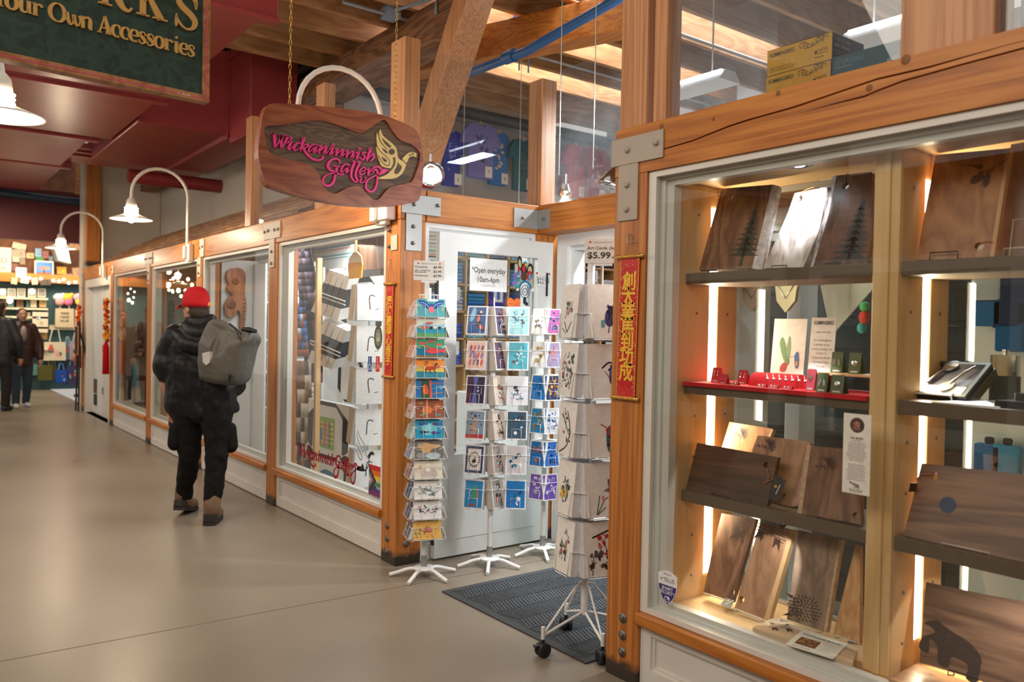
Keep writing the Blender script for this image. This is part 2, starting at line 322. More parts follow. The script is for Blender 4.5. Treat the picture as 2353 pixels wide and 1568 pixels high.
# ================================================================ STRUCTURE
def floor_mat():
 k, nt, b = nm('polished_concrete'); L = nt.links; tc = N_(nt, 'ShaderNodeTexCoord')
 n1 = N_(nt, 'ShaderNodeTexNoise'); n1.inputs['Scale'].default_value = .8; n1.inputs['Detail'].default_value = 3; n1.inputs['Roughness'].default_value = .5; L.new(tc.outputs['Object'], n1.inputs['Vector'])
 r = ramp(nt, [(.0, (.17, .135, .10)), (1, (.36, .30, .232))]); L.new(n1.outputs['Fac'], r.inputs[0])
 n2 = N_(nt, 'ShaderNodeTexNoise'); n2.inputs['Scale'].default_value = 170; n2.inputs['Detail'].default_value = 2; L.new(tc.outputs['Object'], n2.inputs['Vector'])
 r2 = ramp(nt, [(.3, (.82, .82, .82)), (.7, (1.1, 1.1, 1.1))]); L.new(n2.outputs['Fac'], r2.inputs[0])
 mx = N_(nt, 'ShaderNodeMixRGB', blend_type='MULTIPLY'); mx.inputs[0].default_value = 1; L.new(r.outputs[0], mx.inputs[1]); L.new(r2.outputs[0], mx.inputs[2]); L.new(mx.outputs[0], b.inputs['Base Color'])
 rr = N_(nt, 'ShaderNodeMapRange'); rr.inputs[1].default_value = 0; rr.inputs[2].default_value = 1; rr.inputs[3].default_value = .22; rr.inputs[4].default_value = .40; L.new(n1.outputs['Fac'], rr.inputs[0]); L.new(rr.outputs[0], b.inputs['Roughness'])
 b.inputs['Specular IOR Level'].default_value = .45; return k
mb = MB()                     # corridor slab, with saw-cut joints
CONC = floor_mat()
fl = build(MB().box(-27, 3, -6, .2, -.06, 0), 'floor', CONC, kind='structure', origin=(0, 0, 0))
mb = MB(); D1 = plain('joint_filler', (.16, .125, .095), .7)
for a, b in (((85, 1505), (1060, 1323)),):
 p, q = at(*a, z=0), at(*b, z=0); d = (q - p).normalized(); p = p - d * .6; q = q + d * 1.2; mb.fbox(Fr(p, d, Vector((0, 0, 1)).cross(d)), 0, (q - p).length, -.004, .004, 0, .0008)
build(mb, 'trim_1', D1, kind='structure')
SHOPF = plain('pale_shop_floor', (.50, .50, .49), .3, var=.05, sc=3)
build(MB().box(-8.3, 2.5, 1.26, 5.6, -.06, .003), 'floor', SHOPF, kind='structure', origin=(-3, 3, 0))
build(MB().box(-4.37, -2.5, .2, 1.26, -.06, 0), 'floor', CONC, kind='structure', origin=(0, 0, 0))
build(MB().box(-8.3, -4.4, .2, 1.26, -.06, .003).box(-2.5, 2.5, .2, 1.26, -.06, .003), 'floor', SHOPF, kind='structure', origin=(-4, .6, 0))
build(MB().box(-16, -8.5, .2, 1.6, -.06, .003), 'floor', CONC, kind='structure', origin=(-12, 1, 0))
WALLW = plain('white_wall', (.74, .74, .72), .7, var=.03, sc=2)
BEIGE = plain('beige_plaster', (.60, .53, .45), .75, var=.05, sc=1.2)
build(MB().box(-8.50, -8.36, .19, 5.6, 0, 2.12).box(-8.50, -8.36, 1.5, 5.6, 2.12, 4.19), 'wall_left', WALLW, kind='structure')
build(MB().box(-8.36, 2.5, 5.5, 5.6, 0, 4.42), 'wall_back', WALLW, kind='structure')
build(MB().box(-17.5, -8.505, 1.5, 1.6, 0, 4.8), 'wall_beige', BEIGE, kind='structure')
build(MB().box(2.4, 2.5, -4.9, 5.5, 0, 4.4), 'wall_right', BEIGE, kind='structure')
# opposite shopfront across the corridor (seen only as a reflection in the panes)
mb = MB(); mb.box(-7, 2.4, -4.95, -4.8, 0, .5).box(-7, 2.4, -4.95, -4.8, 2.2, 3.0); build(mb, 'wall_opposite', FIRX, kind='structure')
mb = MB()
for x in (-6, -3.7, -1.4, .9):
 f = Fr((x, -4.8, 0), (-1, 0, 0), (0, 0, 1)); mb.ring(f, [(-1, .5), (1, .5), (1, 2.2), (-1, 2.2)], [(-.85, .66), (.85, .66), (.85, 2.06), (-.85, 2.06)], -.05, .03)
build(mb, 'window_9', WHITE, kind='structure')
build(MB().box(-7, 2.4, -5.0, -4.96, .5, 2.2), 'wall_opposite_recess', plain('dim_interior', (.18, .13, .09), .8), kind='structure')
# ---- ceiling deck above the shop, joists and girders
build(MB().box(-16, 2.5, -.35, 5.6, 4.62, 4.7), 'ceiling', plain('ceiling_boards', (.19, .10, .05), .85, var=.25, sc=3), kind='structure')
HALLDARK = plain('dark_hall_ceiling', (.05, .022, .02), .8)
build(MB().box(-27, -5.2, -3.4, -.35, 5.0, 5.1), 'ceiling', HALLDARK, kind='structure')
xj = -8.2
k = 0
while xj < 1.5:
 build(MB().box(xj, xj + .055, -.2, 5.5, 4.2, 4.615), 'ceiling_joist', PALE, label='exposed fir ceiling joist running back over the shop', cat='joist', group='exposed ceiling joists above the shop', bevel=.004); xj += .5; k += 1
def timber(name, a, b, w, h, mat, label, cat='beam', group=None, bev=.008, tilt=(0, 0, 1)):
 a, b = Vector(a), Vector(b); d = (b - a); L = d.length; d.normalize(); s_ = d.cross(Vector(tilt)).normalized(); t = s_.cross(d)
 return build(MB().fbox(Fr(a, d, s_), 0, L, -w / 2, w / 2, -h / 2, h / 2), name, mat, label=label, cat=cat, group=group, bevel=bev, seg=2, origin=a)
timber('ceiling_girder', (-16, 1.25, 4.02), (-5.6, 1.25, 4.02), .26, .34, OLDX, 'dark old timber girder running under the joists at left')
timber('ceiling_girder', (-6.9, 1.50, 4.02), (-4.6, 2.2, 3.98), .22, .3, FIRX, 'pale timber beam end crossing under the joists above the hanging sign')
timber('knee_brace', at(962, 400, y=1.1), at(1098, -30, y=1.1), .19, .24, FIRU, 'heavy diagonal fir brace rising behind the glass above the doorway', 'brace', tilt=(0, 1, 0))
build(MB().box(-8.34, -8.10, 1.13, 1.37, 2.4, 3.845), 'timber_post', OLDZ, label='dark old timber post behind the upper glass with grey conduit', cat='post', bevel=.01)
# ---- facade timber
def post(x0, w, label, bolts=(), dep=.18):
 o = E('timber_post', (x0 + w / 2, dep / 2, 0), label, 'post')
 build(MB().box(x0, x0 + w, 0, dep, 0, 2.125), 'post_shaft', FIRZ, o, bevel=.006, seg=2)
 for fr in bolts:
  b = MB().lathe([(.021, 0), (.021, .004), (.0, .0045)], fr.o, 14, fr.w, xdir=fr.u).lathe([(.011, .003), (.011, .011), (.009, .013), (0, .013)], fr.o, 6, fr.w, xdir=fr.u)
  build(b, 'bolt', BOLT, o)
 return o
P1 = post(-2.52, .185, 'nearest orange fir post with a long red scroll hanging on it', [FY((-2.418, 0, z)) for z in (.262, .19, .118)])
P2 = post(-4.553, .185, 'fir corner post left of the doorway with a short red scroll', [FY((-4.47, 0, z)) for z in (.23, .15, .07)] + [FX((-4.368, .075, z)) for z in (.205, .13)])
P3 = post(-6.545, .18, 'fir post between the picture window and the white carving window')
P4 = post(-8.55, .18, 'fir post directly behind the walking man')
P5 = post(-10.575, .18, 'fir post left of the window with the fairy lights')
P6 = post(-12.69, .18, 'fir post at the far door with orange garland on it')
P7 = post(-14.85, .18, 'farthest fir post left of the white far door')
def cracked_beam(x0, x1, z0, z1, dep=.18):
 mb = MB().box(x0, x1, .004, dep, z0, z1)
 return mb
o = E('header_beam', (-1.0, .09, 2.125), 'thick cracked fir beam over the near display window', 'beam')
# beam front built in strips so the long drying cracks are real gaps
CR1 = [(-2.52, .062), (-2.31, .070), (-2.1, .088), (-1.93, .108), (-1.84, .112), (-1.66, .126), (-1.48, .139), (-1.36, .147), (-1.2, .152), (-1.0, .157)]
CR1 = [(a, b + .004 * math.sin(i * 2.1)) for i, (a, b) in enumerate(CR1)]
CR2 = [(-1.64, .098), (-1.5, .103), (-1.40, .105), (-1.36, .113), (-1.28, .125), (-1.1, .133), (-.9, .139), (-.6, .145), (.6, .15)]
fr = FY((0, 0, 2.125))
gap = lambda pts, s, g: [(a, b + s * g * min(1, i / 1.5, (len(pts) - 1 - i) / 1.5 + .35)) for i, (a, b) in enumerate(pts)]
lo = [(-2.52, 0), (.6, 0)] + [(.6, .145)] + gap(CR2[:-1], -1, .0028)[::-1] + [(-1.64, .098)] + [(-1.85, .098 + .0)] + gap(CR1[:4], -1, .0035)[::-1]
mb = MB().box(-2.52, .6, .03, .18, 2.125, 2.32)
top1 = gap(CR1, 1, .0032); low1 = gap(CR1, -1, .0032)
mb.prism(fr, [(-2.52, .197), (-2.52, top1[0][1])] + top1[1:] + [(.6, .178), (.6, .197)], -.03, 0)
mid = low1[1:] + [(.6, .170)] + gap(CR2, 1, .003)[::-1][0:]
mb.prism(fr, [(-2.52, low1[0][1])] + low1[1:] + [(.6, .178)] + [(.6, .153)] + gap(CR2, 1, .003)[:-1][::-1] + [(-1.66, .097), (-2.52, .03)], -.03, 0)
mb.prism(fr, [(-2.52, 0), (.6, 0), (.6, .147)] + gap(CR2, -1, .003)[:-1][::-1] + [(-1.66, .097), (-2.52, .03)], -.03, 0)
build(mb, 'beam_body', FIRX, o)
kn = MB()
for a, b, r in ((-1.385, .128, .012), (-2.0, .150, .008), (-1.72, .185, .010), (-1.27, .188, .016), (-2.26, .17, .012), (-.9, .06, .011)):
 kn.lathe([(r, 0), (r * .8, .0012), (0, .0016)], fr(a, b, 0), 12, fr.w)
build(kn, 'knot', plain('dark_knot', (.22, .085, .02), .6, var=.3, sc=120), o, kind='stuff')
def beam(x0, x1, label, y0=0, y1=.18, z0=2.125, z1=2.32, mat=None): return build(MB().box(x0, x1, y0, y1, z0, z1), 'header_beam', mat or FIRX, label=label, cat='beam', bevel=.006, seg=2)
beam(-8.46, -4.372, 'orange fir beam over the picture and carving windows'); beam(-12.62, -8.464, 'orange fir beam over the two far windows'); beam(-14.9, -12.624, 'orange fir beam over the white far door')
beam(-4.553, -4.37, 'fir beam along the side of the entrance recess', .184, 1.25, mat=FIRY); beam(-4.366, -2.4, 'pale fir beam across the back of the entrance recess', 1.07, 1.25)
# ---- shop windows: white frame, sill, knee panel, pane
def window(n, x0, x1, y=0.0, dep=.1):
 o = E('window_%d' % n, ((x0 + x1) / 2, y, 0), None, None); o['kind'] = 'structure'; f = FY((0, y, 0)); mb = MB()
 R = lambda i: [(x0 + i, .314 + i * .52), (x1 - i, .314 + i * .52), (x1 - i, 2.125 - i * .62), (x0 + i, 2.125 - i * .62)]
 mb.ring(f, R(.002), R(.042), -dep, -.012); mb.ring(f, R(.042), R(.062), -dep, -.045); mb.ring(f, R(.062), R(.098), -dep, -.058)
 build(mb, 'window_frame', WHITE, o, bevel=.004, seg=2)
 build(MB().box(x0 + .042, x1 - .042, y + .028, y + .034, .337, 2.098), 'pane', GLASS, o)
 build(MB().box(x0 + .001, x1 - .001, y - .022, y + .10, .266, .313), 'window_sill', FIRX, o, bevel=.004)
 kp = MB().box(x0 + .003, x1 - .003, y + .035, y + .10, .0, .265)
 kp.ring(f, [(x0 + .003, .01), (x1 - .003, .01), (x1 - .003, .265), (x0 + .003, .265)], [(x0 + .06, .085), (x1 - .06, .085), (x1 - .06, .225), (x0 + .06, .225)], -.04, -.018)
 kp.ring(f, [(x0 + .06, .085), (x1 - .06, .085), (x1 - .06, .225), (x0 + .06, .225)], [(x0 + .075, .10), (x1 - .075, .10), (x1 - .075, .215), (x0 + .075, .215)], -.04, -.027)
 build(kp, 'knee_panel', WHITE, o, bevel=.002)
 return o
window(1, -2.335, .6); window(2, -6.365, -4.553); window(3, -8.37, -6.545); window(4, -10.395, -8.55); window(5, -12.51, -10.575)
# far white door with a frame, brass plates and hinges
o = E('door_1', (-13.6, 0, 0), None, None); o['kind'] = 'structure'; f = FY((0, 0, 0)); x0, x1 = -14.67, -12.69
build(MB().ring(f, [(x0, 0), (x1, 0), (x1, 2.125), (x0, 2.125)], [(x0 + .12, .0), (x1 - .12, .0), (x1 - .12, 2.0), (x0 + .12, 2.0)], -.10, -.01), 'door_frame', WHITE, o, bevel=.004)
build(MB().box(x0 + .12, x0 + 1.0, .10, .14, .01, 2.0), 'door_leaf', BRIGHT, o); build(MB().box(x0 + 1.02, x1 - .12, .10, .14, .01, 2.0), 'door_leaf', WHITE, o)
build(MB().box(x0 + .35, x0 + .55, .085, .10, .33, .55), 'kick_plate', plain('brown_plate', (.10, .06, .04), .4), o); build(MB().box(x0 + .36, x0 + .56, .085, .10, .14, .31), 'kick_plate', BLACK, o)
for z in (1.0, .35, 1.7): build(MB().box(x0 + .98, x0 + 1.06, .088, .10, z, z + .11), 'hinge', GALV, o)
# ---- entrance recess: side window strip, back door frame
o = E('window_6', (-4.46, .7, 0), None, None); o['kind'] = 'structure'; f = FX((-4.37, 0, 0)); mb = MB()
R = lambda i, j: [(.185 + i, j), (1.07 - i, j), (1.07 - i, 2.125 - i), (.185 + i, 2.125 - i)]
mb.ring(f, R(0, 0), R(.03, .1), -.12, -.02).ring(f, R(.03, .1), R(.045, .12), -.12, -.05); build(mb, 'window_frame', BRIGHT, o, bevel=.003)
build(MB().box(-4.47, -4.464, .22, 1.04, .12, 2.08), 'pane', GLASS, o)
build(MB().box(-4.58, -4.572, .19, 1.06, 0, .60), 'back_panel', BRIGHT, o)
o = E('door_2', (-3.4, 1.16, 0), None, None); o['kind'] = 'structure'; f = FY((0, 1.20, 0))
build(MB().ring(f, [(-4.32, 0), (-2.4, 0), (-2.4, 2.125), (-4.32, 2.125)], [(-4.22, 0), (-2.48, 0), (-2.48, 2.045), (-4.22, 2.045)], -.15, -.01).ring(f, [(-4.22, 0), (-2.48, 0), (-2.48, 2.045), (-4.22, 2.045)], [(-4.19, 0), (-2.51, 0), (-2.51, 2.015), (-4.19, 2.015)], -.15, -.05), 'door_frame', BRIGHT, o, bevel=.003)
build(MB().box(-4.55, -4.37, 1.07, 1.25, 0, 2.124), 'timber_post', FIRZ, label='slim fir post in the inner corner of the entrance recess', cat='post')
build(MB().box(-2.52, -2.34, .19, 1.06, 0, .36).box(-2.52, -2.48, .19, 1.06, .36, 2.124), 'wall_recess', BRIGHT, kind='structure')
build(MB().box(-2.52, -2.34, .184, 1.25, 2.126, 2.319), 'header_beam', FIRY, label='fir beam along the right side of the entrance recess behind the near post', cat='beam')
# ---- upper glazing and its uprights
def upright(x0, x1, y0, y1, z1, label): return build(MB().box(x0, x1, y0, y1, 2.322, z1), 'glazing_upright', FIRU, label=label, cat='upright', group=None, bevel=.004)
upright(-4.545, -4.37, .01, .12, 3.24, 'fir upright above the corner post, behind the hanging chain')
upright(-4.52, -4.37, 1.09, 1.22, 3.2, 'fir upright at the inner corner of the glass above the doorway')
upright(-2.51, -2.36, .01, .14, 3.9, 'fir upright above the nearest post left of the boxed bowls')
upright(-2.34, -2.27, .03, .12, 3.9, 'slim fir stop beside the upright above the near display')
upright(-1.30, -1.03, .02, .14, 3.6, 'fir upright right of the teal boxes above the display')
upright(-7.17, -7.03, .01, .12, 3.28, 'fir upright behind the left end of the hanging sign'); upright(-5.72, -5.58, .03, .12, 3.24, 'short fir upright seen under the white lamp arc')
n = 10
def upane(a, b, z1, fr0, label=None):
 global n
 build(MB().fbox(fr0, a, b, 2.322, z1, -.006, 0), 'window_%d' % n, UGLASS, kind='structure'); n += 1
upane(-7.03, -4.545, 3.22, FY((0, .05, 0))); upane(.12, 1.09, 3.2, FX((-4.40, 0, 0))); upane(-4.37, -2.52, 3.22, FY((0, 1.12, 0))); UGLASS = DUSTY; upane(-2.27, -1.30, 3.9, FY((0, .06, 0))); upane(-1.03, .6, 3.9, FY((0, .06, 0)))
# ---- maroon ducts and soffit over the corridor
def duct(mb, name, label): return build(mb, name, MAROON, label=label, cat='duct', bevel=.01, seg=2)
d = duct(MB().box(-11.9, -9.35, -.40, 1.08, 3.6, 4.55), 'air_duct', 'big maroon sheet metal duct crossing high over the corridor')
mb = MB()
for y in (.56,): mb.box(-9.35, -9.30, y - .03, y + .03, 3.57, 4.55).box(-11.9, -9.3, y - .02, y + .02, 3.565, 3.6)
build(mb, 'duct_flange', MAROON, d)
d2 = duct(MB().box(-9.29, -8.62, .55, 1.07, 3.5, 5.2), 'air_duct', 'upright maroon duct section with raised flanges beside the girder')
mb = MB()
for z in (4.42, 4.62, 4.86): mb.box(-9.29, -8.58, .51, 1.075, z, z + .035)
build(mb, 'duct_flange', MAROON, d2)
def soffit(x0, x1, y1, z, label, lip=.09):
 o = build(MB().box(x0, x1, -3.4, y1, z, z + .05), 'soffit_panel', MAROON, label=label, cat='panel', bevel=.006)
 build(MB().box(x1 - .02, x1 + .06, -3.4, y1 + .09, z - .01, z + lip).box(x1 - .02, x1 + .1, -3.4, y1 + .09, z - .035, z - .005), 'panel_lip', MAROON, o, bevel=.004); return o
soffit(-8.2, -5.62, -.42, 3.6, 'maroon soffit panel nearest above the green sign', .2); soffit(-10.6, -8.45, -.42, 3.62, 'maroon soffit panel in the middle of the row above the far lamps')
soffit(-13.0, -10.85, -.60, 3.64, 'maroon soffit panel third along the row over the corridor'); soffit(-16.2, -13.4, -.5, 3.7, 'maroon soffit panel farthest along the corridor ceiling')
mb = MB()
for i in range(3): mb.box(-12.6 + i * .3, -12.5 + i * .3, -.55, 1.2, 3.72, 3.76)
mb.box(-13.3, -11.95, -.55, 1.3, 3.76, 3.8); build(mb, 'soffit_panel', MAROON, label='ribbed maroon soffit strip beyond the cross duct', cat='panel')
build(MB().tube([(-12.6, .2, 3.55), (-12.6, 1.5, 3.55)], .10, 14), 'air_duct', MAROON, label='short round maroon pipe end beside the beige wall', cat='duct')
# shed roof of battens rising behind the far facade
sl = Vector((0, 1.3, .72)); d = sl.normalized(); fr = Fr((-16, .19, 2.33), (1, 0, 0), d); rf = build(MB().fbox(fr, 0, 8.8, 0, sl.length, -.03, 0), 'shed_roof', OLDX, label='low sloping batten roof behind the far windows', cat='roof')
mb = MB()
for i in range(7): mb.fbox(fr, 0, 8.8, .12 + i * .2, .17 + i * .2, 0, .035)
build(mb, 'roof_batten', wood('roof_batten_wood', (.25, .11, .05), (.38, .19, .09), (.5, .28, .15), 'x', coat=0), rf)
build(MB().box(-16.4, -16.1, .2, 1.49, 0, 4.6), 'wall_end', BEIGE, kind='structure')
build(MB().box(-16.09, -15.9, .24, .44, 2.45, 4.6), 'timber_post', FIRZ, label='fir post far behind the nearer gooseneck lamp', cat='post')
build(MB().box(-17.3, -17.1, -3.6, 1.5, 2.92, 3.85), 'wall_maroon', plain('maroon_wall', (.10, .012, .014), .6), kind='structure')
# ================================================================ NEAR DISPLAY CABINET (right)
XL, XC0, XC1, XR = -2.2445, -1.438, -1.346, -.42
def cabinet(x0, x1, label):
 o = E('display_cabinet', ((x0 + x1) / 2, .3, .33), label, 'cabinet')
 for side, xa, xb in (('l', x0 - .045, x0), ('r', x1, x1 + .045)):
  if side == 'r' and x1 < -1: xb = x1 + .044
  if side == 'l' and x0 > -2: xa = x0 - .044
  mb = MB().box(xa, xb, .10 if side == 'l' and x0 < -2 else .15, .30, .33, 2.10).box(xa, xb, .355, .485, .33, 2.10).box(xa, xb - .012 if side == 'l' else xb, .30, .355, .33, 2.10)
  p = build(mb, 'side_panel', MAPLE, o, bevel=.002)
  xs = xb - .0115 if side == 'l' else xa - .0005
  if side == 'l':
   build(MB().box(xs, xs + .004, .302, .353, .44, 2.0), 'light_strip', LEDM, p)
   sc = MB()
   for z in (1.96, 1.55, 1.12, .95, .62, .45):
    for y in (.22, .42): sc.lathe([(.006, 0), (.005, .003), (0, .003)], (xb, y, z), 8, (1, 0, 0))
   build(sc, 'screw', BOLT, p)
 build(MB().box(x0, x1, .10, .485, 2.085, 2.105), 'top_board', MAPLEX, o)
 build(MB().box(x0 - .044, x1 + .044, .10, .485, .325, .352), 'base_board', MAPLEX, o)
 return o
LEDM = glow('led_strip', (1, .83, .60), 11)
c1 = cabinet(XL, XC0, 'maple display cabinet bay next to the nearest post'); c2 = cabinet(XC1, XR, 'maple display cabinet bay at the right edge of the photo')
build(MB().box(-1.437, -1.347, .139, .149, .353, 2.084).box(-1.40, -1.378, .131, .139, .353, 2.084), 'front_stile', MAPLE, c1, bevel=.003)
for x in (-1.8, -.9):
 for y in (.2, .4): pass
for xa, xb in ((XL, XC0), (XC1, XR)):
 area('cabinet_strip_light', (xa + .006, .328, 1.22), (xa + 1, .33, 1.22), .04, 1.55, 13, (1, .82, .55))
SHELF = plain('taupe_shelf', (.115, .078, .050), .45, var=.12, sc=30)
def shelf(x0, x1, zt, label, y1=.46): return build(MB().box(x0 + .002, x1 - .002, .146, y1, zt - .045, zt), 'display_shelf', SHELF, label=label, cat='shelf', bevel=.002)
ZS = (1.712, 1.263, .818)
for nmz, z in zip(('top', 'middle', 'lower'), ZS):
 shelf(XL, XC0, z, 'taupe %s shelf in the cabinet bay beside the nearest post' % nmz); shelf(XC1, XR, z, 'taupe %s shelf in the cabinet bay at the right edge' % nmz)
# recessed spotlights
def downlight(x, y, aim, label):
 o = E('recessed_spotlight', (x, y, 2.085), label, 'spotlight')
 build(MB().lathe([(.052, 0), (.050, -.004), (.036, -.007), (.033, -.002), (.033, .0)], (x, y, 2.085), 28), 'trim_ring', BLACK, o)
 build(MB().lathe([(.024, -.003), (.018, -.006), (0, -.007)], (x, y, 2.085), 20), 'lens', glow('spot_lens', (.85, .93, 1), 22), o)
 spot('spotlight_beam', (x, y, 2.07), aim, 9, (.86, .92, 1), 1.15, .25, .015)
downlight(-1.74, .16, (-1.80, .36, 1.85), 'black rimmed recessed spotlight over the live edge boards')
downlight(-.75, .16, (-.9, .34, .6), 'black rimmed recessed spotlight over the right cabinet bay')
spot('spotlight_beam', (-1.62, .15, 1.66), (-1.95, .34, .9), 11, (.9, .94, 1), .8, .15, .01); spot('spotlight_beam', (-1.75, .15, .765), (-1.95, .30, .45), 4, (.95, .96, 1), 1.1, .15, .01)
spot('spotlight_beam', (-1.2, .17, 1.66), (-1.1, .30, 1.3), 8, (.9, .95, 1), .9, .2, .01); spot('spotlight_beam', (-.85, .17, .765), (-1.1, .3, .5), 5, (.95, .96, 1), 1.1, .2, .01)
# ---- boards
def bw(n, a, b, c, ax='z', **k): k = dict(dict(rough=.42, coat=.1, across=13, along=.8, fine=70, rings=.5, bump=.04), **k); return wood(n, a, b, c, ax, **k)
WAL = bw('walnut_board', (.085, .038, .021), (.165, .078, .042), (.26, .135, .075)); WALX = bw('walnut_board_flat', (.085, .038, .021), (.165, .080, .044), (.27, .14, .08), 'x')
DARK = bw('dark_walnut_board', (.035, .016, .010), (.075, .032, .019), (.13, .06, .035)); DARKX = bw('dark_walnut_flat', (.035, .016, .010), (.075, .034, .02), (.12, .058, .035), 'x')
CHER = bw('cherry_board', (.20, .070, .020), (.32, .125, .040), (.42, .18, .06)); MIDW = bw('brown_board', (.19, .088, .042), (.30, .150, .075), (.40, .22, .12)); GREYW = bw('grey_walnut_board', (.12, .075, .05), (.22, .14, .09), (.32, .21, .14)); OAK = bw('oak_board', (.40, .19, .07), (.55, .29, .12), (.62, .37, .17), across=30, along=.3)
LITE = bw('live_edge_board', (.30, .22, .20), (.58, .50, .45), (.70, .63, .57)); SAP = plain('sapwood_edge', (.50, .33, .19), .6, var=.2, sc=60); BARK = plain('bark_edge', (.14, .10, .09), .8, var=.6, sc=50, bump=.5, bsc=90)
MAPB = bw('pale_maple_board', (.50, .34, .21), (.62, .45, .29), (.68, .51, .35), 'x')
CORD = plain('orange_leather_cord', (.50, .17, .06), .6)
class Lean:   # the plane of a thing leaning back on a shelf; pixel() drops a point of the photo onto it
 def __init__(s, yb, zb, deg, turn=0):
  a = math.radians(deg); s.p = Vector((0, yb, zb)); t = math.radians(turn)
  u = Vector((math.cos(t), math.sin(t), 0)); v = Vector((-math.sin(t) * math.sin(a), math.cos(t) * math.sin(a), math.cos(a))); s.fr = Fr(s.p, u, v)
 def pixel(s, u, v): return s.fr.inv(onplane(u, v, s.p, s.fr.w))
def burn(mb, fr, cx, cy, sz, kind, col, rng, c=.0006, rot=0, ax=1.4):     # a burnt-in drawing
 f_ = fr.sub(cx, cy, 0, rot); f = lambda a, b, w=0: f_(a * ax, b, w)
 P = lambda pts: mb.flat(f, [(a * sz, b * sz) for a, b in pts], c, col)
 T = lambda pts, w=.03: mb.stroke(f, [(a * sz, b * sz) for a, b in pts], w * sz, c, None, col)
 if kind == 'tree':
  mb.stroke(f, [(0, -.62 * sz), (0, 0)], .05 * sz, c, None, col)
  for i in range(9):
   y = -.38 + i * .11; w = .26 * (1 - i / 9.5) + .02; P([(-w, y), (-w * .5, y + .03), (-.02, y + .19), (.02, y + .19), (w * .6, y + .03), (w, y - .01), (w * .3, y - .02), (-w * .4, y - .025)])
 elif kind in ('head', 'owl', 'wolf'):
  rows = 8
  for i in range(rows):
   for j in range(9):
    x = -.45 + j * .11 + (i % 2) * .05; y = -.42 + i * .115
    if x * x / .24 + y * y / .22 > 1: continue
    if kind == 'wolf' and y < -.1 and abs(x) < .16: continue
    a = math.atan2(y, x) + rng.uniform(-.3, .3); T(cr([(x - .05 * math.cos(a), y - .05 * math.sin(a)), (x + .012, y + .012), (x + .055 * math.cos(a + .4), y + .055 * math.sin(a + .4))], 2), .036)
  if kind == 'owl':
   for s_ in (-1, 1): mb.stroke(f, [(p[0] * sz, p[1] * sz) for p in circ(-.18, .17 * s_, .13, n=14)], .035 * sz, c * 1.3, None, col, True); P(circ(-.18, .17 * s_, .05, n=10)); P([(-.4, .25 * s_), (-.62, .42 * s_), (-.32, .36 * s_)])
  else:
   P([(-.34, .3), (-.44, .56), (-.18, .42)]); P([(.34, .3), (.44, .56), (.18, .42)])
   if kind == 'wolf': P([(-.38, -.1), (-.46, -.5), (-.3, -.28), (-.2, -.5), (-.18, -.1)]); P([(.38, -.1), (.44, -.56), (.3, -.3), (.2, -.52), (.18, -.1)])
 elif kind == 'leaf':
  T(cr([(-.45, -.15), (0, 0), (.1, -.35)], 3), .02); T(cr([(-.1, -.05), (.1, .2), (.22, .5)], 3), .025)
  for i in range(10):
   a = -.6 + i * .32; x, y = .05 + .32 * math.cos(a) * .5, .1 + .4 * math.sin(a) * .5; P(circ(x, y, .16, .035, 8, rot=a))
  for i in range(5): P(circ(-.3 + .13 * i, -.06 + .05 * (i % 2), .11, .025, 8, rot=2.2 - .2 * i))
 elif kind == 'bird':
  P(cr([(-.6, .42), (-.3, .40), (-.05, .36), (0, .22), (-.1, .16), (-.2, .26), (-.35, .34)], 3, True))
  P(cr([(-.28, -.28), (-.2, -.05), (0, -.02), (.05, -.2), (-.05, -.35), (-.2, -.4)], 3, True)); P(cr([(.05, -.1), (.2, -.05), (.22, -.4), (.12, -.6), (.05, -.4)], 3, True)); P([(-.02, .12), (.05, -.02), (-.12, -.02)])
  for i in range(9): P(circ(.12 + .055 * i, .02 + .05 * i, .05, .02, 8, rot=1.9));
  for i in range(6): T(circ(.02 + .05 * i, -.02 + .02 * (i % 3), .05, n=8, a0=0, a1=4), .02)
 elif kind == 'bear':
  B = cr([(-.60, .34), (-.5, .42), (-.42, .47), (-.36, .42), (-.1, .33), (.2, .26), (.45, .05), (.5, -.25), (.5, -.62), (.32, -.62), (.3, -.32), (.12, -.25), (-.02, -.30), (-.02, -.58), (-.22, -.58), (-.3, -.2), (-.48, -.1), (-.42, -.45), (-.62, -.42), (-.6, -.1), (-.42, .12), (-.52, .22), (-.66, .24)], 3, True); P(B)
  for i in range(60):
   x = rng.uniform(-.3, .45); y = rng.uniform(-.15, .26) - .2 * max(0, x); mb.stroke(f, [((x + .03 * math.cos(t)) * sz, (y + .03 * math.sin(t)) * sz) for t in (0, 1.2, 2.4, 3.4)], .008 * sz, c * 2, None, tuple(k * 2.6 for k in col))
 elif kind == 'fan':
  for i in range(7): T(cr([(0, 0), (.25 + .06 * i, .05 + .02 * i), (.5 - .05 * i, -.18 + .09 * i)], 3), .018)
  T(cr([(-.5, .2), (-.1, 0), (.3, -.2)], 3), .03); T([(-.1, 0), (0, -.35)], .02)
BURN = srgb(62, 36, 24)
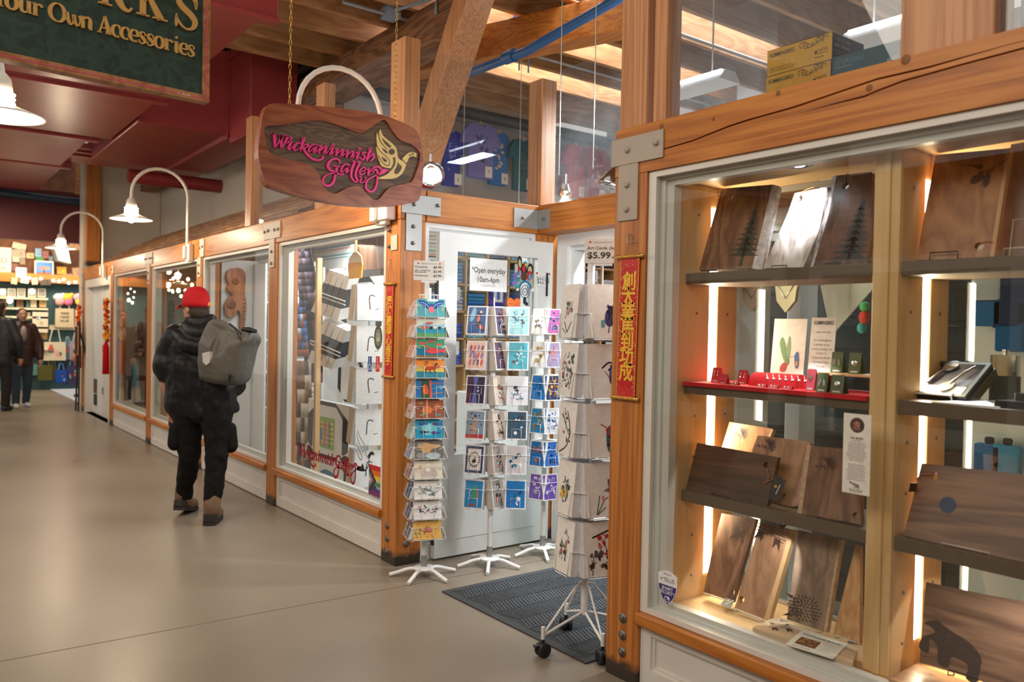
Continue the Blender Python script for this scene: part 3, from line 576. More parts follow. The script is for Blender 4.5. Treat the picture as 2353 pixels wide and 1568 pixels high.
def board(name, ln, corners, t, mat, label, art=(), hole=None, live=None, cat='cutting board', edge=None, group='charcuterie boards in the near display', cord=None, rng=None):
 rng = rng or random.Random(len(label)); P = [ln.pixel(*c) for c in corners]
 P = [((min(a, XC0 - .004) if XC0 - .2 < a < XC0 + .05 else a), b) for a, b in P]; cx = sum(p[0] for p in P) / len(P); cy = min(p[1] for p in P); o = E(name, ln.fr(cx, cy), label, cat, group)
 if hole:
  hx, hy = ln.pixel(hole[0], hole[1]); hr = hole[2]; ho = circ(hx, hy, hr, n=20)
  # body with a true hole: two halves split through the hole
  n = len(P); A = sum(P[i][0] * P[(i + 1) % n][1] - P[(i + 1) % n][0] * P[i][1] for i in range(n)); P = P if A > 0 else P[::-1]
  def cross(y):
   xs = []
   for i in range(n):
    a, b = P[i], P[(i + 1) % n]
    if (a[1] - y) * (b[1] - y) <= 0 and a[1] != b[1]: xs.append(a[0] + (y - a[1]) / (b[1] - a[1]) * (b[0] - a[0]))
   return min(xs), max(xs)
  xl, xr = cross(hy); up = [p for p in P if p[1] > hy]; dn = [p for p in P if p[1] <= hy]
  ang = lambda p: math.atan2(p[1] - hy, p[0] - hx)
  upo = sorted(up, key=ang); dno = sorted(dn, key=lambda p: (ang(p) + 2 * PI) % (2 * PI))
  top = [(xr, hy)] + upo + [(xl, hy)] + [(hx + hr * math.cos(a), hy + hr * math.sin(a)) for a in [PI - PI * k / 10 for k in range(11)]]
  bot = [(xl, hy)] + dno + [(xr, hy)] + [(hx + hr * math.cos(a), hy + hr * math.sin(a)) for a in [-PI * k / 10 for k in range(11)]]
  mb = MB(); mb.prism(ln.fr, top, -t, 0); mb.prism(ln.fr, bot, -t, 0)
 else: mb = MB().prism(ln.fr, P, -t, 0)
 build(mb, 'board_body', mat, o, bevel=.0015)
 for k, m_ in (edge or []):       # strip of other wood along one edge: list of pixel pairs
  q = [ln.pixel(*c) for c in k]; build(MB().prism(ln.fr, q, -t - .0003, .0004), 'live_edge', m_, o, label='edge strip of a different colour')
 for a in art:
  mb = MB(); x, y = ln.pixel(a[1], a[2]); burn(mb, ln.fr, x, y, a[3], a[0], a[4] if len(a) > 4 else BURN, rng, rot=a[5] if len(a) > 5 else 0); build(mb, 'engraving', PRINT, o, label='dark burnt in drawing')
 if cord:
  pts = [ln.fr(*ln.pixel(*c[:2]), c[2] if len(c) > 2 else .006) for c in cord]; build(MB().tube(cr(pts, 4), .0014, 6), 'cord', CORD, o, label='thin orange leather cord')
 return o
def easel(ln, a, b, mat, label, h=.012, up=.016):
 p, q = ln.pixel(*a), ln.pixel(*b); f = ln.fr; z = -.012
 mb = MB().tube([f(p[0], p[1] - h, -.03), f(p[0], p[1] - h, .014), f(p[0], p[1] + up - h, .016), f(q[0], q[1] + up - h, .016), f(q[0], q[1] - h, .014), f(q[0], q[1] - h, -.03)], .0022, 6)
 mb.tube([f(p[0], p[1] - h, -.028), f(p[0], p[1] + .12, -.03), f(q[0], q[1] + .12, -.03), f(q[0], q[1] - h, -.028)], .002, 6)
 return build(mb, 'plate_easel', mat, label=label, cat='easel', group='small wire easels holding boards')
def ln_on(z, y, deg): return Lean(y, z + .004, deg)
L1 = Lean(.20, 1.716, 17)
GREEN = srgb(52, 62, 52)
board('cutting_board', L1, [(1606, 621), (1728, 617), (1775, 424), (1658, 434)], .02, WAL, 'walnut board with a green fir tree left on the top shelf', [('tree', 1719, 545, .20, GREEN, -4)], (1678, 453, .012), edge=[([(1728, 617), (1750, 621), (1790, 428), (1775, 424)], plain('silver_sapwood', (.62, .57, .56), .5, var=.3, sc=40))], cord=[(1638, 455), (1662, 453), (1676, 449)])
board('cutting_board', L1, [(1755, 617), (1850, 614), (1880, 540), (1903, 430), (1826, 444), (1810, 490), (1788, 540), (1770, 580)], .022, LITE, 'pale live edge board lit bright by the spotlight on the top shelf', [], (1838, 457, .012), edge=[([(1846, 614), (1862, 615), (1888, 550), (1895, 510), (1911, 429), (1901, 430), (1892, 500), (1878, 540)], BARK)], cord=[(1838, 455), (1850, 440), (1872, 432)])
board('cutting_board', L1, [(1866, 614), (1992, 609), (2003, 540), (2003, 395), (1919, 404), (1900, 490), (1880, 560)], .022, DARK, 'dark walnut board with a blue green fir tree right on the top shelf', [('tree', 1963, 545, .21, srgb(40, 52, 58), -3)], (1943, 427, .0135), edge=[([(1862, 614), (1868, 614), (1884, 560), (1905, 490), (1922, 404), (1914, 405), (1896, 490), (1876, 556)], plain('silver_edge', (.50, .46, .45), .5, var=.3, sc=50))], cord=[(1943, 425), (1945, 405), (1952, 398)])
board('cutting_board', Lean(.26, 1.716, 10), [(1987, 606), (2003, 605), (2003, 540), (1996, 560)], .02, SAP, 'pale board edge peeking beside the column on the top shelf')
for a, b, t in (((1617, 627), (1650, 626), 'left'), ((1779, 617), (1813, 616), 'middle'), ((1900, 612), (1937, 610), 'right')): easel(L1, a, b, BLACK, 'small black wire easel under the %s board of the top shelf' % t)
# lower shelf of the first bay
L2 = Lean(.31, .822, 20); L2b = Lean(.24, .822, 18); L2c = Lean(.18, .822, 13)
board('cutting_board', L2, [(1640, 1090), (1725, 1110), (1772, 985), (1676, 970)], .02, CHER, 'reddish board with a burnt spray of leaves at the back of the lower shelf', [('leaf', 1701, 1000, .075, BURN, -12)], edge=[([(1725, 1110), (1730, 1110), (1777, 988), (1772, 985)], SAP)])
board('cutting_board', L2b, [(1690, 1140), (1818, 1165), (1840, 1120), (1859, 1015), (1741, 1001)], .022, MIDW, 'brown board with engraved leaves and an orange cord on the lower shelf', [('leaf', 1762, 1028, .085, srgb(66, 44, 52), -10)], (1802, 1140, .011), edge=[([(1818, 1165), (1832, 1164), (1848, 1105), (1862, 1018), (1856, 1015), (1838, 1105)], plain('pinkish_live_edge', (.40, .24, .19), .6, var=.3, sc=40))], cord=[(1800, 1136), (1795, 1150), (1788, 1158), (1795, 1166), (1806, 1164)])
board('cutting_board', L2c, [(1576, 1125), (1762, 1165), (1788, 1051), (1602, 1018)], .02, DARKX, 'long dark board laid sideways at the front of the lower shelf', [], (1761, 1070, .013), cord=[(1764, 1075), (1768, 1100), (1756, 1112), (1785, 1098)])
board('cutting_board', L2c, [(1836, 1180), (1978, 1206), (1978, 1036), (1858, 1024)], .022, WAL, 'walnut board with a dark leaf mark at the right of the lower shelf', [('leaf', 1898, 1072, .085, BURN, 0)], (1966, 1186, .012), edge=[([(1832, 1180), (1842, 1181), (1864, 1024), (1855, 1024)], SAP)], cord=[(1964, 1188), (1972, 1187)])
easel(L2c, (1641, 1138), (1680, 1147), BLACK, 'black wire easel under the long dark sideways board'); easel(L2c, (1884, 1192), (1936, 1203), BLACK, 'black wire easel under the right walnut board of the lower shelf')
def tag_card(ln, pts, label, c=.008, col=srgb(34, 34, 36)):
 P = [ln.pixel(*p) for p in pts]; o = E('gift_tag', ln.fr(*P[0], c), label, 'tag'); cx = sum(p[0] for p in P) / 4; cy = sum(p[1] for p in P) / 4
 mb = MB().prism(ln.fr, P, c, c + .0008, col); mb.flat(ln.fr, circ(cx - .006, cy + .008, .006, n=8), c + .0012, srgb(206, 160, 50)); f = ln.fr.sub(cx, cy, 0, 72)
 mb.flat(f, [(-.02, -.008), (.02, -.008), (.02, -.004), (-.02, -.004)], c + .0012, srgb(200, 196, 186)); build(mb, 'tag_card', PRINT, o); return o
tag_card(L2c, [(1770, 1148), (1790, 1153), (1809, 1106), (1783, 1091)], 'black gift tag hanging from the long dark board on the lower shelf')
# base of the first bay
L3 = Lean(.245, .356, 17); L3b = Lean(.21, .356, 16); L3c = Lean(.19, .356, 14)
board('cutting_board', L3, [(1617, 1360), (1683, 1384), (1737, 1193), (1658, 1180), (1634, 1280)], .02, WAL, 'purple brown board with an engraved owl face leaning at the bottom left', [('owl', 1704, 1212, .085, BURN, 80)], (1684, 1362, .012))
board('cutting_board', L3b, [(1688, 1398), (1758, 1424), (1818, 1217), (1748, 1199)], .024, MIDW, 'brown board with an engraved wolf head second from the bottom left', [('wolf', 1770, 1225, .10, BURN, -8)], (1704, 1378, .013), edge=[([(1756, 1423), (1767, 1424), (1826, 1218), (1816, 1217)], plain('honey_edge', (.55, .33, .15), .5, var=.15))], cord=[(1698, 1385), (1706, 1380), (1711, 1374)])
board('cutting_board', L3c, [(1808, 1424), (1898, 1454), (1933, 1242), (1834, 1218)], .022, GREYW, 'grey brown board with an engraved owl standing behind the flat board', [('owl', 1847, 1398, .10, srgb(50, 32, 24), 5)], edge=[([(1893, 1452), (1899, 1454), (1934, 1242), (1928, 1241)], SAP)])
board('cutting_board', L3c, [(1914, 1460), (1975, 1480), (1977, 1255), (1966, 1252)], .02, OAK, 'honey oak board half hidden by the cabinet column at the bottom')
for a, b, l, d in (((1622, 1365), (1674, 1383), L3, 'owl board at bottom left'), ((1690, 1400), (1752, 1424), L3b, 'wolf board'), ((1800, 1424), (1880, 1450), L3c, 'grey owl board'), ((1925, 1462), (1970, 1478), L3c, 'oak board')): easel(l, a, b, plain('cream_wire', (.65, .60, .5), .4), 'cream wire easel under the ' + d, .006, .008)
tag_card(Lean(.155, .354, 72), [(1656, 1392), (1679, 1402), (1690, 1378), (1672, 1372)], 'dark gift tag lying beside the owl board at the bottom left', .004, srgb(64, 66, 74))
# flat board with its printed card
f = FZ((0, 0, .353)); zt = .353 + .026
q = [at(u, v, z=zt) for u, v in ((1711, 1449), (1775, 1419), (1972, 1490), (1934, 1536))]; q = [(p.x, max(p.y, .09)) for p in q]
o = E('serving_board', (q[0][0], q[0][1], .353), 'pale maple board lying flat with an engraved wolf and a printed card', 'cutting board'); build(MB().prism(FZ((0, 0, 0)), q, .353, zt), 'board_body', MAPB, o, bevel=.003)
mb = MB(); p = at(1795, 1443, z=zt); burn(mb, Fr((p.x, p.y, zt), (.8, -.6, 0), (.6, .8, 0)), 0, 0, .085, 'wolf', BURN, random.Random(3), rot=80, ax=1); p = at(1958, 1478, z=zt); mb.flat(FZ((p.x, p.y, zt)), circ(0, 0, .016, n=16), .0006, srgb(50, 34, 24)); build(mb, 'engraving', PRINT, o, label='dark burnt in wolf head')
c4 = [at(u, v, z=zt + .002) for u, v in ((1804, 1482), (1842, 1450), (1962, 1486), (1914, 1516))]; fr = Fr(c4[0], c4[3] - c4[0], c4[1] - c4[0]); wv = (c4[3] - c4[0]).length; hv = (c4[1] - c4[0]).length
mb = MB().prism(fr, [(0, 0), (wv, 0), (wv, hv), (0, hv)], 0, .0008, srgb(240, 236, 226)); text(mb, fr, 'Charcuterie Boards', wv * .5, hv * .80, .017, .0012, srgb(40, 34, 30), bold=.02, width=wv * .8)
mb.flat(fr, [(.02, hv * .22), (wv * .55, hv * .22), (wv * .55, hv * .66), (.02, hv * .66)], .0012, srgb(120, 62, 34)); rg = random.Random(4)
for i in range(26): mb.flat(fr, circ(rg.uniform(.028, wv * .52), rg.uniform(hv * .26, hv * .62), .005, .003, 7), .0016, rg.choice([srgb(190, 120, 60), srgb(80, 30, 20), srgb(200, 170, 120), srgb(70, 90, 40)]))
for i in range(7): lines(mb, fr, wv * .6, wv * .95, hv * (.66 - i * .075), .0018, .0012, srgb(120, 115, 108), rg)
text(mb, fr, '$99.99 - $179.99', wv * .3, hv * .08, .009, .0012, srgb(40, 34, 30)); build(mb, 'information_card', PRINT, label='small white printed card with a food photo lying on the flat board', cat='card')
# ---- second bay boards
L5 = Lean(.22, 1.716, 14)
board('cutting_board', L5, [(2105, 598), (2278, 592), (2316, 341), (2150, 356)], .022, CHER, 'orange cherry board with a dark hummingbird on the right top shelf', [('bird', 2257, 398, .085, srgb(70, 34, 16), 0)], (2250, 566, .014), edge=[([(2274, 592), (2284, 592), (2322, 340), (2314, 341)], plain('cherry_edge', (.55, .30, .14), .5))], cord=[(2254, 560), (2268, 556), (2284, 558)])
board('cutting_board', Lean(.30, 1.716, 10), [(2288, 590), (2420, 584), (2440, 310), (2324, 326)], .022, DARK, 'dark walnut board cut by the right edge on the top shelf')
easel(L5, (2141, 597), (2205, 594), BLACK, 'black wire easel under the orange hummingbird board', .004, .022); easel(Lean(.20, 1.716, 10), (2310, 588), (2400, 583), plain('cream_wire_2', (.55, .46, .33), .4), 'pale wire easel under the dark board at the right edge', .004, .022)
L6 = Lean(.18, .822, 18)
o = board('cutting_board', L6, [(2076, 1231), (2480, 1322), (2480, 1105), (2118, 1065)], .022, WALX, 'wide walnut board with a blue dot on the lower shelf at right', [], (2147, 1095, .0125), cord=[(2146, 1092), (2120, 1092), (2108, 1104)])
mb = MB(); x, y = L6.pixel(2178, 1161); mb.flat(L6.fr, circ(x, y, .026, n=28), .0008, srgb(44, 66, 102)); build(mb, 'blue_sticker', PRINT, o, label='round dark blue sticker')
easel(L6, (2168, 1254), (2278, 1278), plain('cream_wire_3', (.6, .55, .46), .4), 'cream wire easel under the wide blue dot board', .004, .010)
o = E('gift_tag', at(2098, 1120, y=.2), 'small black gift tag hanging at the left end of the blue dot board', 'tag'); build(MB().fbox(Fr(at(2098, 1120, y=.2), (.6, .8, 0), (.25, -.2, .95)), -.012, .012, -.016, .016, 0, .002, srgb(52, 36, 28)), 'tag_card', PRINT, o)
L7 = Lean(.19, .356, 16)
board('cutting_board', L7, [(2112, 1523), (2500, 1640), (2500, 1405), (2280, 1370), (2128, 1338)], .024, WALX, 'big walnut board with an engraved bear at the bottom right corner', [('bear', 2196, 1488, .12, srgb(58, 40, 30), -8)])
easel(L7, (2184, 1543), (2252, 1562), BLACK, 'black wire easel under the engraved bear board')
q = [at(u, v, z=.375) for u, v in ((2026, 1566), (2106, 1526), (2260, 1580), (2200, 1640))]; o = E('serving_board', (q[1].x, q[1].y, .353), 'reddish board lying flat in front of the bear board', 'cutting board'); build(MB().prism(FZ((0, 0, 0)), [(p.x, max(.09, p.y)) for p in q], .353, .375), 'board_body', bw('reddish_flat_board', (.24, .10, .045), (.36, .165, .075), (.45, .23, .11), 'x'), o, bevel=.002)
mb = MB(); p = at(2118, 1546, z=.375); burn(mb, FZ((p.x, p.y, .375)), 0, 0, .05, 'fan', BURN, random.Random(5)); build(mb, 'engraving', PRINT, o, label='dark burnt in feather mark')
# ================================================================ HANGING GALLERY SIGN
SX = -4.24; SF = FX((SX, 0, 0))
spx = lambda u, v: SF.inv(onplane(u, v, (SX, 0, 0), (1, 0, 0)))
z1 = lambda X, Y: (560 + X / 3.92, 100 + Y / 3.92)
k1 = lambda X, Y: (610 + X / 14.256, 290 + Y / 14.256)
k2 = lambda X, Y: (740 + X / 12.06, 320 + Y / 12.06)
k3 = lambda X, Y: (850 + X / 10.45, 280 + Y / 10.45)
OUT = [(235, 545), (400, 543), (640, 560), (900, 585), (1180, 625), (1380, 690), (1530, 760), (1575, 820), (1605, 940), (1620, 1090), (1610, 1270), (1585, 1390), (1550, 1428), (1380, 1460), (1150, 1470), (900, 1450), (600, 1400), (300, 1312), (222, 1280), (185, 1220), (140, 1060), (132, 950), (160, 720), (190, 605)]
REC = [(185, 765), (205, 742), (350, 735), (540, 705), (660, 690), (800, 720), (1000, 790), (1080, 803), (1215, 702), (1280, 690), (1330, 770), (1410, 870), (1500, 905), (1560, 945), (1590, 990), (1580, 1090), (1535, 1210), (1510, 1250), (1400, 1275), (1310, 1300), (1250, 1370), (1200, 1412), (1140, 1390), (1080, 1320), (1030, 1285), (930, 1300), (830, 1355), (760, 1330), (710, 1270), (680, 1180), (620, 1110), (530, 1070), (380, 1040), (260, 1000), (222, 960), (195, 850)]
out = [spx(*z1(*p)) for p in cr(OUT, 3, True)]; rec = [spx(*z1(*p)) for p in cr(REC, 2, True)]
def polar(poly, c, n):
 r = []
 for k in range(n):
  a = 2 * PI * k / n; d = (math.cos(a), math.sin(a)); best = 0
  for i in range(len(poly)):
   p, q = poly[i], poly[(i + 1) % len(poly)]; ex, ey = q[0] - p[0], q[1] - p[1]; den = d[0] * ey - d[1] * ex
   if abs(den) < 1e-12: continue
   px_, py_ = p[0] - c[0], p[1] - c[1]; t = (px_ * ey - py_ * ex) / den; s_ = (px_ * d[1] - py_ * d[0]) / den
   if 0 <= s_ <= 1 and t > best: best = t
  r.append((c[0] + d[0] * best, c[1] + d[1] * best))
 return r
cc = spx(*z1(900, 1010)); po = polar(out, cc, 150); pr = polar(rec, cc, 150)
CEDAR = wood('cedar_sign', (.15, .028, .010), (.26, .060, .020), (.34, .095, .032), 'y', across=9, along=.8, rings=.7, rough=.4, coat=.3); CARVE = wood('carved_dark_wood', (.045, .024, .012), (.10, .052, .024), (.155, .085, .04), 'y', across=16, along=1.2, rings=.8, bump=.5, rough=.6)
sign = E('hanging_sign', (SX, cc[0], cc[1]), 'carved wooden gallery sign with pink lettering hanging on two chains', 'sign')
mb = MB().ring(SF, po, [(a + (b_ - a) * .0, c + (d_ - c) * .0) for (a, c), (b_, d_) in zip(pr, po)], -.022, 0).prism(SF, po, -.062, -.022); build(mb, 'sign_board', CEDAR, sign, bevel=.006, seg=2)
build(MB().prism(SF, pr, -.0225, -.016), 'carved_field', CARVE, sign, label='dark carved field behind the lettering')
PINK = plain('pink_sign_paint', srgb(232, 52, 132), .45, var=.05); CREAM = plain('cream_sign_paint', srgb(222, 190, 118), .5, var=.05)
WICK = [(k1, t) for t in ([(235, 240, 40), (305, 320, 95), (318, 500, 108), (322, 705, 55)], [(330, 700, 40), (400, 600, 45), (490, 440, 60), (545, 320, 70)], [(545, 290, 120), (532, 420, 105), (530, 560, 100), (530, 745, 50)], [(540, 740, 45), (640, 550, 60), (700, 450, 75), (745, 350, 95), (760, 320, 60)], [(190, 238, 25), (280, 262, 50), (375, 268, 30)], [(470, 285, 30), (540, 300, 50), (612, 295, 25)], [(648, 300, 20), (740, 325, 50), (830, 345, 25)],
  [(815, 395, 40), (860, 395, 100), (905, 400, 40)], [(700, 560, 30), (780, 510, 60), (850, 505, 100), (800, 640, 95), (765, 745, 75), (840, 735, 42), (960, 590, 25)], [(1150, 565, 45), (1090, 540, 60), (985, 615, 85), (950, 720, 92), (975, 790, 62), (1060, 760, 38), (1135, 705, 25)], [(1195, 405, 25), (1270, 400, 110), (1230, 550, 92), (1160, 815, 60)],
  [(1180, 800, 25), (1290, 625, 38), (1375, 590, 62), (1420, 635, 70), (1340, 695, 40), (1275, 730, 70), (1310, 830, 92), (1440, 985, 92), (1600, 1090, 80), (1760, 1110, 70), (1880, 1060, 78), (1908, 985, 85)], [(1690, 605, 40), (1560, 610, 52), (1450, 720, 62), (1430, 830, 60), (1510, 790, 30), (1680, 630, 45)], [(1690, 620, 85), (1640, 760, 88), (1592, 860, 80), (1700, 820, 36), (1800, 700, 25)],
  [(1740, 645, 35), (1850, 640, 85), (1800, 780, 82), (1765, 895, 60)], [(1800, 830, 25), (1960, 665, 48), (2010, 690, 84), (1960, 820, 82), (1930, 915, 75), (2080, 815, 25)], [(2185, 605, 40), (2230, 605, 92), (2275, 608, 40)], [(2090, 770, 28), (2215, 690, 78), (2180, 830, 80), (2130, 945, 75), (2200, 905, 40), (2300, 800, 22)])]
WICK += [(k2, t) for t in ([(370, 285, 22), (440, 270, 62), (420, 360, 66), (395, 465, 52)], [(420, 420, 20), (560, 290, 46), (592, 315, 66), (552, 430, 66), (540, 480, 60), (655, 395, 20)], [(645, 328, 22), (730, 310, 66), (710, 400, 66), (690, 508, 55)], [(710, 460, 20), (830, 340, 42), (882, 355, 66), (842, 460, 66), (822, 520, 60), (940, 440, 20)], [(1020, 265, 30), (1057, 265, 74), (1094, 268, 30)], [(930, 400, 20), (1030, 350, 66), (1000, 450, 66), (965, 540, 55), (1010, 525, 30), (1060, 490, 22)],
  [(1240, 385, 48), (1185, 362, 45), (1130, 392, 48), (1195, 470, 62), (1180, 545, 50), (1120, 556, 40), (1058, 512, 32)], [(1290, 272, 22), (1360, 270, 75), (1300, 430, 72), (1252, 595, 70)], [(1310, 520, 25), (1420, 405, 52), (1452, 440, 66), (1430, 530, 56), (1370, 592, 46), (1340, 588, 36)])]
GALL = [(k2, t) for t in ([(488, 665, 35), (498, 590, 60), (400, 540, 50), (290, 560, 62), (190, 660, 85), (178, 760, 92), (230, 850, 72), (330, 885, 46), (400, 868, 30)], [(305, 725, 28), (420, 756, 46), (525, 755, 36)], [(430, 760, 78), (400, 900, 76), (370, 1050, 72), (320, 1200, 76), (220, 1280, 76), (110, 1280, 76), (40, 1200, 66), (40, 1100, 56), (120, 1000, 46), (250, 945, 36), (400, 945, 46), (560, 975, 46), (618, 958, 60)], [(770, 710, 38), (660, 690, 46), (570, 780, 56), (540, 900, 56), (605, 885, 25), (745, 740, 40)], [(745, 715, 62), (710, 830, 62), (682, 922, 55), (730, 895, 30), (785, 855, 18)],
  [(835, 622, 22), (920, 620, 72), (850, 800, 76), (820, 980, 72), (850, 1100, 62), (940, 1180, 42), (1050, 1150, 42), (1102, 1090, 42), (1075, 1032, 40), (1048, 1032, 45)], [(965, 632, 22), (1060, 630, 76), (990, 800, 76), (945, 980, 72), (970, 1090, 62), (1060, 1180, 42), (1170, 1190, 32), (1228, 1100, 32), (1190, 1042, 48)], [(1060, 905, 20), (1190, 862, 36), (1212, 800, 40), (1150, 782, 46), (1080, 850, 56), (1060, 940, 62), (1112, 975, 46), (1222, 918, 24)], [(1240, 852, 22), (1320, 810, 62), (1300, 900, 66), (1290, 1005, 58)], [(1310, 960, 20), (1400, 830, 42), (1470, 772, 46), (1560, 762, 56), (1635, 810, 72), (1630, 850, 55)],
  [(1410, 930, 28), (1480, 842, 56), (1540, 872, 66), (1550, 960, 62), (1545, 1100, 62), (1520, 1280, 66), (1450, 1420, 66), (1340, 1450, 66), (1240, 1370, 66), (1230, 1240, 62), (1290, 1120, 52), (1420, 1040, 42), (1590, 975, 46)])]
TAILP = [(1560, 995), (1690, 820), (1875, 838), (1760, 935)]
BIRD = [[(270, 170), (300, 280), (380, 380), (530, 500), (620, 590), (665, 700), (690, 860), (770, 920), (878, 1010), (850, 1120), (780, 1250), (640, 1345), (450, 1372), (228, 1368), (235, 1335), (400, 1270), (540, 1140), (450, 1112), (300, 1065), (250, 960), (205, 840), (165, 595), (205, 640), (172, 400), (190, 250), (215, 340), (240, 230)], [(788, 893), (880, 790), (960, 735), (1050, 725), (1110, 745), (1150, 795), (1112, 800), (1150, 852), (1080, 830), (990, 830), (930, 900), (885, 992)]]
BDARK = [[(300, 380), (370, 440), (530, 590), (470, 615), (380, 540), (330, 460)], [(300, 620), (420, 700), (435, 770), (350, 710)], [(290, 830), (400, 900), (418, 945), (370, 962), (310, 890)], circ(535, 715, 75, n=20), [(560, 862), (620, 852), (622, 1010), (560, 1120), (480, 1200), (440, 1190), (530, 1090), (578, 960)], [(685, 960), (710, 1010), (775, 1060), (762, 1140), (690, 1240), (620, 1245), (590, 1190), (650, 1080)], circ(1045, 770, 34, n=14), [(950, 790), (995, 775), (1000, 800), (960, 815)]]
BLINE = [([(222, 270), (250, 430), (330, 560), (430, 660)], 24), ([(172, 580), (260, 705), (400, 830), (478, 930), (482, 1020), (430, 1050), (340, 1000), (250, 880), (207, 800)], 22)]
def script(mb, fr, conv, group, k, c0, c1=None, col=None, wid=None):
 for kk, t in group:
  pts = cr([(p[0], p[1], p[2]) for p in t], 4); xy = [conv(*kk(p[0], p[1])) for p in pts]
  r = wid or (lambda kk_: (Vector(conv(*kk_(100, 0))) - Vector(conv(*kk_(0, 0)))).length / 100)
  w = [p[2] * r(kk) for p in pts]; mb.stroke(fr, xy, w, c0, c1, col)
ey = sum((Vector(spx(*k2(0, a))) - Vector(spx(*k2(0, 0)))).length for a in (100,)) / 100
lw = lambda kk: ey * .86 * (1 if kk is k2 else 12.06 / 14.256)
mb = MB(); script(mb, SF, spx, WICK, 1, -.016, -.004, None, lw); script(mb, SF, spx, GALL, 1, -.016, -.004, None, lw); mb.prism(SF, [spx(*k2(*p)) for p in TAILP], -.016, -.004)
build(mb, 'lettering', PINK, sign, label='raised pink script lettering'); sign.children[-1]['kind'] = 'stuff'
mb = MB()
for b in BIRD: mb.prism(SF, [spx(*k3(*p)) for p in cr(b, 2, True)], -.016, -.006)
build(mb, 'bird_emblem', CREAM, sign, label='cream painted bird emblem')
mb = MB()
for b in BDARK: mb.flat(SF, [spx(*k3(*p)) for p in (cr(b, 2, True) if len(b) < 10 else b)], -.0055)
for b, w in BLINE: mb.stroke(SF, [spx(*k3(*p)) for p in cr(b, 3)], w * ey * 1.1, -.0055)
mb.stroke(SF, [spx(*k3(785, 900)), spx(*k3(880, 1000))], .006, -.0055); build(mb, 'emblem_grooves', CARVE, sign, kind='stuff')
build(MB().flat(SF, [spx(*k3(*p)) for p in circ(1047, 772, 15, n=10)], -.0050), 'eye_dot', CREAM, sign)
def chain(p, q, label, r=.011, w=.0016, mat=None):
 p, q = Vector(p), Vector(q); d = (q - p); n = int(d.length / (r * 2.9)); d /= n; mb = MB(); t = d.normalized()
 for i in range(n):
  c = p + d * (i + .5); s_ = t.cross(Vector((0, 1, 0)) if i % 2 else Vector((1, 0, 0))).normalized()
  mb.tube([c + t * (r * 1.75 * math.sin(a)) + s_ * (r * .62 * math.cos(a)) for a in [2 * PI * k / 10 for k in range(10)]], w, 5, True)
 return build(mb, 'hanging_chain', mat or BRASS, label=label, cat='chain', group='sign chains', kind=None)
for (u, v), l in (((670, 240), 'left brass chain holding the carved gallery sign'), ((913, 278), 'right brass chain holding the carved gallery sign, in front of the corner upright')):
 a, b = spx(u, v); chain((SX - .03, a, b), (SX - .03, a + .005, 4.62 if a > -.35 else 4.3), l)
# ================================================================ GREEN SIGN top left
ud = ray(3100, 795); ud.z = 0; ud.normalize(); GP = CAMLOC + ray(480, 237) * 3.55; GF = Fr(GP, ud, (0, 0, 1)); gpx = lambda u, v: GF.inv(onplane(u, v, GP, GF.w))
GREENP = wood('green_painted_wood', (.006, .018, .012), (.012, .034, .022), (.022, .052, .034), 'x', across=22, along=.7, fine=60, rough=.5, rings=.3); FRAMEW = wood('sign_frame_wood', (.20, .075, .022), (.32, .13, .04), (.42, .19, .07), 'x'); GOLD = plain('gold_leaf', srgb(205, 160, 92), .4, .15)
gs = E('hanging_sign', GF(-.8, .4), 'big green painted sign with gold serif letters cut by the top left corner', 'sign')
gw, gh = 1.9, .95
build(MB().fbox(GF, -gw, -.028, .028, gh, -.045, -.004), 'sign_panel', GREENP, gs)
build(MB().ring(GF, [(-gw - .03, 0), (0, 0), (0, gh + .03), (-gw - .03, gh + .03)], [(-gw, .03), (-.03, .03), (-.03, gh), (-gw, gh)], -.05, .004), 'sign_frame', FRAMEW, gs, bevel=.003)
build(MB().ring(GF, [(-gw - .012, .012), (-.012, .012), (-.012, gh + .012), (-gw - .012, gh + .012)], [(-gw - .008, .016), (-.016, .016), (-.016, gh + .008), (-gw - .008, gh + .008)], .0, .0048), 'pink_pinstripe', plain('pink_stripe', srgb(205, 70, 110), .5), gs)
def arc(cx, cy, rx, ry, a0, a1, n=18, hi=.31, lo_=.10): return [(cx + rx * math.cos(math.radians(a0 + (a1 - a0) * i / n)), cy + ry * math.sin(math.radians(a0 + (a1 - a0) * i / n)), lo_ + (hi - lo_) * abs(math.cos(math.radians(a0 + (a1 - a0) * i / n)))) for i in range(n + 1)]
T_, t_ = .29, .11
